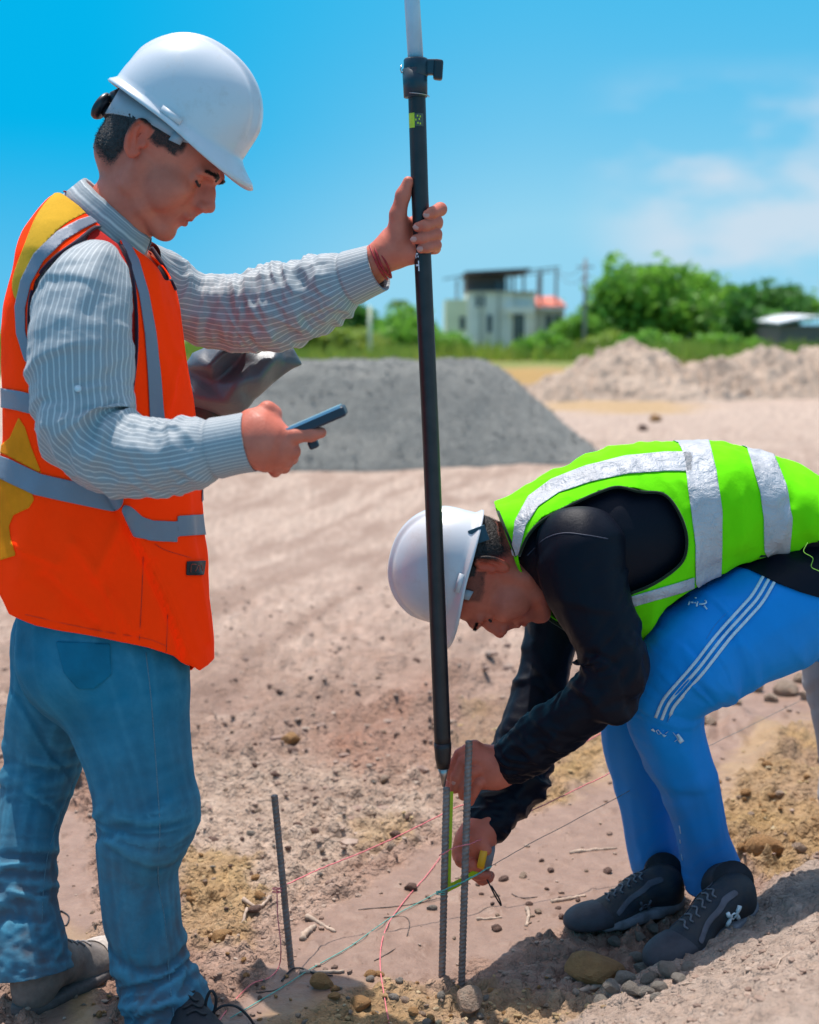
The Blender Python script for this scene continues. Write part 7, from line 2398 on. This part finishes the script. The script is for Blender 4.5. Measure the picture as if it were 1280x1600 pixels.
M_LEAFY = leaf_mat('scrub_leaves', (0.22, 0.32, 0.04), (0.34, 0.40, 0.07), (0.20, 0.36, 0.04))
M_DRY = leaf_mat('dry_grass', (0.42, 0.30, 0.11), (0.50, 0.38, 0.16), (0.30, 0.30, 0.08))
M_BARK = simple('bark', (0.12, 0.09, 0.07), 0.9, 0.3, 3, 0.6, 12, 0.02)
def leaves_vf(blobs, n, size, R, shell=0.55):
    vol = np.array([b[3] ** 2 for b in blobs]); vol = vol / vol.sum()
    ks = R.choice(len(blobs), n, p=vol)
    C = np.array([b[:3] for b in blobs])[ks]; rr = np.array([b[3] for b in blobs])[ks]
    d = R.normal(size=(n, 3)); d /= np.linalg.norm(d, axis=1, keepdims=True)
    rad_ = rr * (shell + (1 - shell) * R.uniform(size=n) ** 0.5) * (0.8 + 0.35 * R.uniform(size=n))
    P = C + d * rad_[:, None] * np.array([1, 1, 0.72])
    m = max(n // 16, 1)                      # leaves sit in sprays, some of which stick out of the crown
    g = R.integers(0, m, n)
    out = 1 + 0.8 * R.uniform(size=m) ** 3
    cen = C[:m] + (P[:m] - C[:m]) * out[:, None]
    P = cen[g] + R.normal(size=(n, 3)) * size * np.array([1.3, 1.3, 0.8])
    nn = d * 0.5 + R.normal(size=(n, 3)) * 0.6 + np.array([0, 0, 0.5]); nn /= np.linalg.norm(nn, axis=1, keepdims=True)
    t = np.cross(nn, R.normal(size=(n, 3))); t /= np.linalg.norm(t, axis=1, keepdims=True); s = np.cross(nn, t)
    L = (size * R.uniform(0.6, 1.3, n))[:, None]
    V = np.stack([P - t * L, P + s * L * 0.45 + nn * L * 0.1, P + t * L, P - s * L * 0.45 + nn * L * 0.1], 1).reshape(-1, 3)
    F = np.arange(4 * n).reshape(-1, 4)
    return V, F, np.repeat(R.uniform(size=n), 4)
def tree(name, base, blobs, n, size, mat, label, cat, seed, trunk=0.16, group=None):
    R = np.random.default_rng(seed)
    root = thing(name, base, label, cat, group)
    V, F, tone = leaves_vf(blobs, n, size, R)
    obj('crown', V, F, mat, root, False, attrs={'tone': tone})
    b = np.array(base, float)
    big = sorted(blobs, key=lambda q: -q[3])[:9]
    c = np.mean([q[:3] for q in big], axis=0)
    mid = b * 0.55 + np.array([c[0], c[1], 0]) * 0.45; mid[2] = b[2] + 0.45 * (c[2] - b[2])
    tr = tube('trunk', smooth_line([b - (0, 0, 0.2), (b + mid) / 2 + R.normal(size=3) * 0.1, mid], 10), np.linspace(trunk, trunk * 0.65, len(smooth_line([b, mid, mid + 1], 10))), M_BARK, root, 9)
    for q in big:
        e = np.array(q[:3]); h = (mid + e) / 2 + R.normal(size=3) * 0.15
        P = smooth_line([mid, h, e], 8)
        tube('limb', P, np.linspace(trunk * 0.45, trunk * 0.12, len(P)), M_BARK, root, 6)
    return root
def blob_px(px, py, rpx, Y, dy=0.0):
    p = at(px, py, Y + dy); return (p[0], p[1], p[2], rad(rpx, Y))
R0 = np.random.default_rng(77)
def blobs(lst, Y, spread=2.0):
    out = []
    for px, py, r in lst:
        for k in range(2):
            out.append(blob_px(px + R0.normal() * 3, py + R0.normal() * 3, r * R0.uniform(0.8, 1.0), Y, R0.uniform(-spread, spread)))
    return out
YT = 95.0
LEAFK = 1.35
t1 = blobs([(967, 422, 13), (985, 440, 20), (960, 455, 22), (1000, 455, 26), (1035, 435, 20), (1062, 438, 14), (950, 480, 26), (985, 490, 30), (1025, 480, 30), (1058, 465, 22), (940, 505, 22), (980, 512, 24),
            (1030, 510, 26), (1065, 495, 24), (935, 450, 10), (1018, 425, 12), (1045, 424, 9), (930, 485, 12), (1000, 470, 26), (975, 470, 22), (1045, 480, 24), (1085, 480, 14), (1000, 530, 24), (1050, 528, 24), (955, 528, 20)], YT)
tree('broadleaf_tree', (at(1000, 530, YT)[0], YT, 0), t1, 7000, 0.38, M_LEAF, 'large bright green broadleaf tree beside the lamp post, tallest by the house', 'tree', 1, 0.25)
t2 = blobs([(1098, 445, 14), (1090, 465, 18), (1115, 470, 22), (1140, 465, 18), (1100, 490, 24), (1130, 495, 22), (1150, 485, 16), (1085, 510, 20), (1110, 440, 7), (1075, 455, 10), (1105, 520, 22), (1140, 518, 20)], YT + 3)
tree('broadleaf_tree', (at(1110, 530, YT)[0], YT + 3, 0), t2, 3600, 0.36, M_LEAF, 'middle tree with a pointed tuft at its top', 'tree', 2, 0.2)
t3 = blobs([(1180, 470, 16), (1200, 480, 20), (1222, 458, 16), (1215, 475, 20), (1172, 495, 20), (1200, 505, 20), (1240, 475, 12), (1150, 505, 20), (1228, 495, 14), (1165, 480, 12), (1160, 470, 10), (1180, 515, 18), (1215, 512, 14)], YT - 4)
tree('broadleaf_tree', (at(1195, 535, YT)[0], YT - 4, 0), t3, 3800, 0.34, M_LEAFD, 'dark green tree beside the white roofed shed', 'tree', 3, 0.2)
t4 = blobs([(1250, 480, 12), (1262, 478, 9), (1240, 488, 9)], YT + 8)
tree('broadleaf_tree', (at(1252, 530, YT)[0], YT + 8, 0), t4, 1800, 0.25, M_LEAF, 'small rounded tree behind the white roof at the picture edge', 'tree', 4, 0.12)
t5 = blobs([(890, 515, 14), (905, 505, 14), (920, 515, 14), (900, 525, 12)], 92)
tree('bush', (at(905, 535, 92)[0], 92, 0), t5, 2200, 0.22, M_LEAF, 'green bush between the house and the large tree', 'bush', 5, 0.08)
t6 = blobs([(640, 495, 14), (625, 505, 18), (610, 515, 16), (650, 512, 18), (635, 525, 20), (600, 530, 14), (668, 520, 12)], 80)
tree('bush', (at(630, 545, 80)[0], 80, 0), t6, 4200, 0.22, M_LEAF, 'bright green bush behind the pole, right of the pale post', 'bush', 6, 0.1)
t7 = blobs([(560, 495, 14), (545, 510, 14), (575, 510, 16), (552, 490, 8)], 86)
tree('bush', (at(560, 545, 86)[0], 86, 0), t7, 2600, 0.22, M_LEAFD, 'dark brownish green bush under the raised cuff', 'bush', 7, 0.1)
t8 = blobs([(470, 525, 18), (500, 530, 20), (530, 530, 18), (560, 535, 18), (590, 538, 14), (440, 530, 16), (410, 530, 16)], 76)
tree('bush', (at(510, 550, 76)[0], 76, 0), t8, 5200, 0.22, M_LEAFY, 'long yellowish green scrub behind the gravel heap', 'bush', 8, 0.08)
t9 = blobs([(5, 535, 16), (-25, 530, 16), (-55, 525, 20), (300, 545, 12), (330, 540, 12)], 78)
tree('bush', (at(0, 550, 78)[0], 78, 0), t9[:6], 1800, 0.22, M_LEAF, 'low green bush at the edge behind the orange vest', 'bush', 9, 0.08)
tree('bush', (at(315, 553, 78)[0], 78, 0), t9[6:], 1200, 0.2, M_LEAFY, 'small green scrub seen between vest and plastic bag', 'bush', 10, 0.06)
for i_, (px_, w_, Y_, m_) in enumerate(((700, 16, 84, M_LEAF), (850, 20, 80, M_LEAF), (955, 26, 84, M_LEAFY), (1010, 26, 82, M_LEAF), (1070, 24, 84, M_LEAFY), (1130, 26, 83, M_LEAF), (1185, 24, 80, M_LEAFY), (1250, 26, 84, M_LEAFY))):
    bl = blobs([(px_ - w_, 542, 13), (px_, 538, 15), (px_ + w_, 542, 13)], Y_, 1.0)
    if i_ in (4, 6, 7): continue
    tree('weed_clump', (at(px_, 545, Y_)[0], Y_, 0), bl, 1500, 0.22, m_, ('bright' if m_ is M_LEAF else 'yellowish') + ' green weed clump along the site edge, ' + ('hiding the foot of the small shed', 'before the red tiled porch', 'at the foot of the utility pole', 'under the tallest tree', 'under the gap beside the tallest tree', 'under the middle tree', 'under the dark tree', 'in front of the white roofed shed')[i_], 'weeds', 50 + i_, 0.04, 'weed clumps along the site edge')
# palm
pr = thing('palm_tree', (at(625, 540, 92)[0], 92, 0), 'distant palm whose dark head shows above the bushes by the pole', 'palm tree')
hd = at(625, 472, 92)
tube('trunk', [(hd[0], 92, -0.1), (hd[0] + 0.1, 92, 1.5), hd], [0.16, 0.13, 0.10], M_BARK, pr, 8)
for k in range(15):
    a = k * 2.4; up = R0.uniform(0.1, 0.9)
    V, F = [], []
    for j in range(9):
        t = j / 8
        c = hd + np.array([math.cos(a) * t * 0.95, math.sin(a) * t * 0.95, up * t * 0.7 - 0.9 * t * t])
        w = 0.16 * math.sin(math.pi * min(t + 0.08, 1)) + 0.02
        s = np.array([-math.sin(a), math.cos(a), -0.5]) * w
        V += [c - s, c + (0, 0, 0.03), c + s * np.array([1, 1, -1]) * 1.0]
        if j: b0 = 3 * (j - 1); F += [(b0, b0 + 1, b0 + 4, b0 + 3), (b0 + 1, b0 + 2, b0 + 5, b0 + 4)]
    obj('frond', np.array(V), F, M_LEAFD, pr, False, attrs={'tone': np.zeros(len(V))})
# tall grass and weeds along the edge of the site
def grass(n, seed, mat=None, label='green weeds and grass along the far edge of the site', y0=56, y1=88):
    R = np.random.default_rng(seed)
    x = R.uniform(-38, 60, n); y = R.uniform(y0, y1, n)
    keep = (noise(x * 0.12, y * 0.12, 0, 3) > -0.35) & ~((np.abs(x - 4.8) < 4.2) & (y < 74))
    x, y = x[keep], y[keep]; n = len(x)
    z = ground_parts(x, y)[0]
    h = R.uniform(0.4, 1.15, n) * (0.5 if mat else 1.0) * (0.6 + 0.8 * np.clip(noise(x * 0.3, y * 0.3, 1, 9) + 0.4, 0, 1)); w = R.uniform(0.06, 0.16, n)
    a = R.uniform(0, 6.28, n); lx, ly = R.normal(size=n) * 0.12, R.normal(size=n) * 0.12
    V = np.stack([np.stack([x - np.cos(a) * w, y - np.sin(a) * w, z - 0.02], 1), np.stack([x + np.cos(a) * w, y + np.sin(a) * w, z - 0.02], 1), np.stack([x + lx, y + ly, z + h], 1)], 1).reshape(-1, 3)
    o = obj('tall_grass', V, np.arange(3 * n).reshape(-1, 3), mat or M_LEAFY, None, False, attrs={'tone': np.repeat(R.uniform(size=n), 3)}, kind='stuff')
    o['label'] = label
grass(34000, 4)
grass(16000, 5, M_DRY, 'dry tan grass along the far edge of the site', 44, 66)

# ------------------------------------------------------------------ house and the rest of the skyline
M_HW = simple('white_render', (0.80, 0.77, 0.72), 0.9, 0.08, 0.6)
M_HG = simple('pale_green_render', (0.74, 0.76, 0.55), 0.9, 0.08, 0.6)
M_HB = simple('brown_block', (0.17, 0.14, 0.135), 0.9, 0.12, 1.0)
M_HS = simple('grey_render', (0.46, 0.46, 0.42), 0.9, 0.08, 0.6)
M_HD = simple('dark_slab', (0.09, 0.065, 0.07), 0.8, 0.2, 1)
M_GL2 = simple('dark_glass', (0.045, 0.07, 0.085), 0.15, 0.1)
M_TILE = simple('red_tile', (0.62, 0.17, 0.11), 0.8, 0.15, 3)
M_CONC = simple('concrete', (0.27, 0.25, 0.25), 0.9, 0.15, 2)
YH_ = 105.0
def hx_(px): return (px - 640) / FPX * YH_ * 1.0
def hz_(py): return at(640, py, YH_)[2]
house = thing('house', (hx_(785), YH_, 0), 'unfinished two-storey white house with open roof columns and a red tiled porch', 'house')
def hbox(name, x0, x1, y0, y1, z0, z1, mat, parent=house, label=None):
    m = MB(); m.box((hx_(x0), y0, z0), (hx_(x1), y1, z1)); return m.build(name, mat, parent, label=label)
hbox('wall', 697, 731, YH_ + 1.5, YH_ + 9, 0, hz_(467), M_HG, label='pale green side wing')
hbox('wall', 731, 800, YH_, YH_ + 8.5, 0, hz_(457), M_HW, label='white front wall')
hbox('wall', 800.1, 835, YH_ + 0.25, YH_ + 8.4, 0, hz_(458), M_HW, label='white wall round the door')
hbox('wall', 729, 792, YH_ + 2.2, YH_ + 8, hz_(457) + 0.004, hz_(429), M_HB, label='brown upper storey of bare block')
hbox('wall', 835.2, 882, YH_ + 0.9, YH_ + 8, 0, hz_(482), M_HS, label='grey single-storey wing')
hbox('window', 774, 790, YH_ + 2.05, YH_ + 2.19, hz_(453), hz_(439), M_GL2)
w = hbox('door', 795, 818, YH_ + 0.06, YH_ + 0.2, 0.3, hz_(491), M_GL2)
for a, b in ((791, 795), (818, 824)): hbox('door_frame', a, b, YH_ - 0.25, YH_ + 0.22, 0, hz_(482), M_HW, w)
hbox('lintel', 788, 830, YH_ - 0.4, YH_ + 0.05, hz_(490), hz_(478), M_HW)
for k in (801, 806.5, 812): hbox('door_bar', k - 0.35, k + 0.35, YH_ + 0.0, YH_ + 0.055, 0.3, hz_(491.5), M_HS, w)
for x0, x1, t, b in ((760, 768, 492, 520), (742, 757, 462, 480)):
    f = hbox('window', x0, x1, YH_ - 0.06, YH_ - 0.004, hz_(b), hz_(t), M_GL2)
    hbox('window_sill', x0 - 1, x1 + 1, YH_ - 0.18, YH_ - 0.004, hz_(b) - 0.12, hz_(b) - 0.004, M_HW, f)
for x0, x1 in ((853, 862), (866, 876)):
    f = hbox('window', x0, x1, YH_ + 0.83, YH_ + 0.896, hz_(515), hz_(492), M_GL2)
    hbox('window_sill', x0 - 1, x1 + 1, YH_ + 0.7, YH_ + 0.896, hz_(515) - 0.12, hz_(515) - 0.004, M_HS, f)
hbox('window', 719, 727, YH_ + 1.43, YH_ + 1.496, hz_(515), hz_(494), M_GL2)
hbox('pilaster', 748, 752, YH_ - 0.2, YH_ - 0.004, 0, hz_(458), M_HS); hbox('pilaster', 776, 780, YH_ - 0.2, YH_ - 0.004, 0, hz_(458), M_HS)
hbox('parapet', 729, 836, YH_ - 0.28, YH_ + 8.6, hz_(457) + 0.003, hz_(455), M_HS)
m = MB(); 
def slab(x0, z0, x1, z1, y0, y1, th, name, mat):
    V = [(hx_(x0), y0, z0), (hx_(x1), y0, z1), (hx_(x1), y1, z1), (hx_(x0), y1, z0)]
    V = V + [(a, b, c + th) for a, b, c in V]
    return obj(name, np.array(V), [(0, 3, 2, 1), (4, 5, 6, 7), (0, 1, 5, 4), (1, 2, 6, 5), (2, 3, 7, 6), (3, 0, 4, 7)], mat, house, False)
slab(726, hz_(429), 826, hz_(423.5), YH_ - 0.2, YH_ + 9, 0.22, 'roof_slab', M_HD)
slab(692, hz_(437), 725.8, hz_(430), YH_ + 0.5, YH_ + 0.9, 0.08, 'roof_beam', M_HD)
slab(826.2, hz_(423.4), 872, hz_(418), YH_ + 0.1, YH_ + 0.4, 0.10, 'roof_beam', M_CONC)
slab(826.2, hz_(425.4), 872, hz_(420), YH_ + 5.1, YH_ + 5.4, 0.10, 'roof_beam', M_CONC)
for px_, t, b_, yy in ((715, 434, 466.8, YH_ + 2.2), (793.5, 427, 454.9, YH_ + 0.5), (817, 424, 454.9, YH_ + 0.5), (845, 421, 481, YH_ + 1.2), (869, 419, 481, YH_ + 1.2), (812, 426, 454.9, YH_ + 7), (852, 423, 481, YH_ + 7)):
    hbox('column', px_ - 1.9, px_ + 1.9, yy - 0.12, yy + 0.12, hz_(b_), hz_(t), M_CONC)
V = np.array([(hx_(834), YH_ + 0.3, hz_(481)), (hx_(884), YH_ + 0.3, hz_(481)), (hx_(875), YH_ + 3.5, hz_(464)), (hx_(835), YH_ + 3.5, hz_(464))])
V = np.vstack([V, V + (0, 0, 0.16)])
obj('tiled_roof', V, [(0, 3, 2, 1), (4, 5, 6, 7), (0, 1, 5, 4), (1, 2, 6, 5), (2, 3, 7, 6), (3, 0, 4, 7)], M_TILE, house, False)
sh = thing('shed', (at(1240, 530, 83)[0], 83, 0), 'low shed with a white curved roof beside the dark tree', 'shed')
def sbox(name, x0, x1, y0, y1, py0, py1, mat, parent, Y):
    m = MB(); m.box((at(x0, 500, Y)[0], y0, max(at(640, py1, Y)[2], 0)), (at(x1, 500, Y)[0], y1, at(640, py0, Y)[2])); return m.build(name, mat, parent)
sbox('wall', 1218, 1310, 83, 90, 508, 560, simple('brown_shed_wall', (0.22, 0.17, 0.15), 0.9), sh, 83)
V = [];
for k in range(9):
    t = k / 8; x_ = at(1212 + 106 * t, 500, 83)[0]; z_ = at(640, 509 - 11 * math.sin(math.pi * min(t * 0.75 + 0.05, 1)), 83)[2]
    V += [(x_, 82.4, z_), (x_, 90.5, z_ + 0.3)]
o = obj('roof', np.array(V), [(2 * k, 2 * k + 2, 2 * k + 3, 2 * k + 1) for k in range(8)], simple('white_sheet_roof', (0.74, 0.74, 0.75), 0.5, 0.05, 1), sh, False); solidify(o, 0.12, 1)
sh2 = thing('shed', (at(660, 540, 98)[0], 98, 0), 'small pale building half hidden behind the pole and bush', 'shed')
sbox('wall', 642, 676, 98, 103, 524, 560, M_HW, sh2, 98); 
V = np.array([(at(640, 500, 98)[0], 97.6, at(640, 524, 98)[2] + 0.004), (at(678, 500, 98)[0], 97.6, at(640, 524, 98)[2] + 0.004), (at(678, 500, 98)[0], 103.4, at(640, 518, 98)[2]), (at(640, 500, 98)[0], 103.4, at(640, 518, 98)[2])])
o = obj('roof', V, [(0, 1, 2, 3)], M_CONC, sh2, False); solidify(o, 0.1, 1)
sh3 = thing('shed', (at(515, 540, 110)[0], 110, 0), 'pale wall showing above the scrub under the raised sleeve', 'shed')
sbox('wall', 498, 530, 110, 114, 502, 560, M_HW, sh3, 110); sbox('roof', 495, 533, 109.7, 114.4, 499, 501.9, M_CONC, sh3, 110)
# white car by the house and a second one
def car(px0, px1, Y, label):
    x0, x1 = at(px0, 530, Y)[0], at(px1, 530, Y)[0]
    L = x1 - x0; g = 0.0
    c = thing('parked_car', ((x0 + x1) / 2, Y, 0), label, 'car')
    prof = [(0, 0.35), (0.01, 0.75), (0.22, 0.92), (0.34, 1.38), (0.72, 1.42), (0.88, 1.0), (0.99, 0.92), (1.0, 0.38)]
    W = 1.7
    V, F = [], []
    for yy in (0, W):
        for (u, z_) in prof: V.append((x0 + u * L, Y + yy, z_))
    n = len(prof)
    for k in range(n):
        k2 = (k + 1) % n; F.append((k, k2, n + k2, n + k))
    F.append(tuple(range(n))[::-1]); F.append(tuple(n + k for k in range(n)))
    o = obj('body', np.array(V), F, simple('car_white', (0.72, 0.73, 0.75), 0.3, 0.03), c, False)
    bv = o.modifiers.new('b', 'BEVEL'); bv.width = 0.06; bv.segments = 2
    m = MB(); m.box((x0 + 0.36 * L, Y - 0.02, 0.98), (x0 + 0.74 * L, Y - 0.004, 1.30)); m.build('side_window', M_GL2, c)
    for u in (0.2, 0.8):
        tube('wheel', [(x0 + u * L, Y - 0.02, 0.31), (x0 + u * L, Y + 0.2, 0.31)], 0.31, M_BLACKP, c, 20)
car(681, 748, 96, 'white car parked in front of the pale green wing of the house')
car(880, 925, 99, 'white vehicle half hidden in the grass right of the house')
# poles
def post(px, top, Y, r, mat, label, cat, arm=None, name='utility_pole'):
    p = at(px, top, Y); root = thing(name, (p[0], Y, 0), label, cat)
    tube('shaft', [(p[0], Y, -0.1), (p[0], Y, p[2])], [r, r * 0.7], mat, root, 8)
    if arm:
        for (dx, dz, ln) in arm:
            tube('crossarm', [(p[0] - ln, Y, p[2] - dz), (p[0] + ln, Y, p[2] - dz + dx)], 0.06, mat, root, 6)
    return root
post(915, 404, 88, 0.14, M_CONC, 'grey utility pole with a crossarm beside the large tree', 'utility pole', [(0.0, 0.5, 0.5), (0.2, 1.2, 0.3)])
post(578, 478, 74, 0.13, M_HG, 'pale post standing in the bushes left of the pole', 'post', None, 'post')
for dz, lb in ((0.35, 'upper thin cable between the utility pole and the house roof'), (1.15, 'lower thin cable between the utility pole and the house roof')):
    a = at(915, 404, 88); b = at(871, 420, YH_)
    P = [np.array([a[0], a[1], a[2] - dz]) * (1 - t) + np.array([b[0], b[1], b[2] - dz * 0.3]) * t - np.array([0, 0, 0.5 * math.sin(math.pi * t)]) for t in np.linspace(0, 1, 14)]
    tag(tube('overhead_cable', P, 0.02, M_HD, None, 5), lb, 'cable')
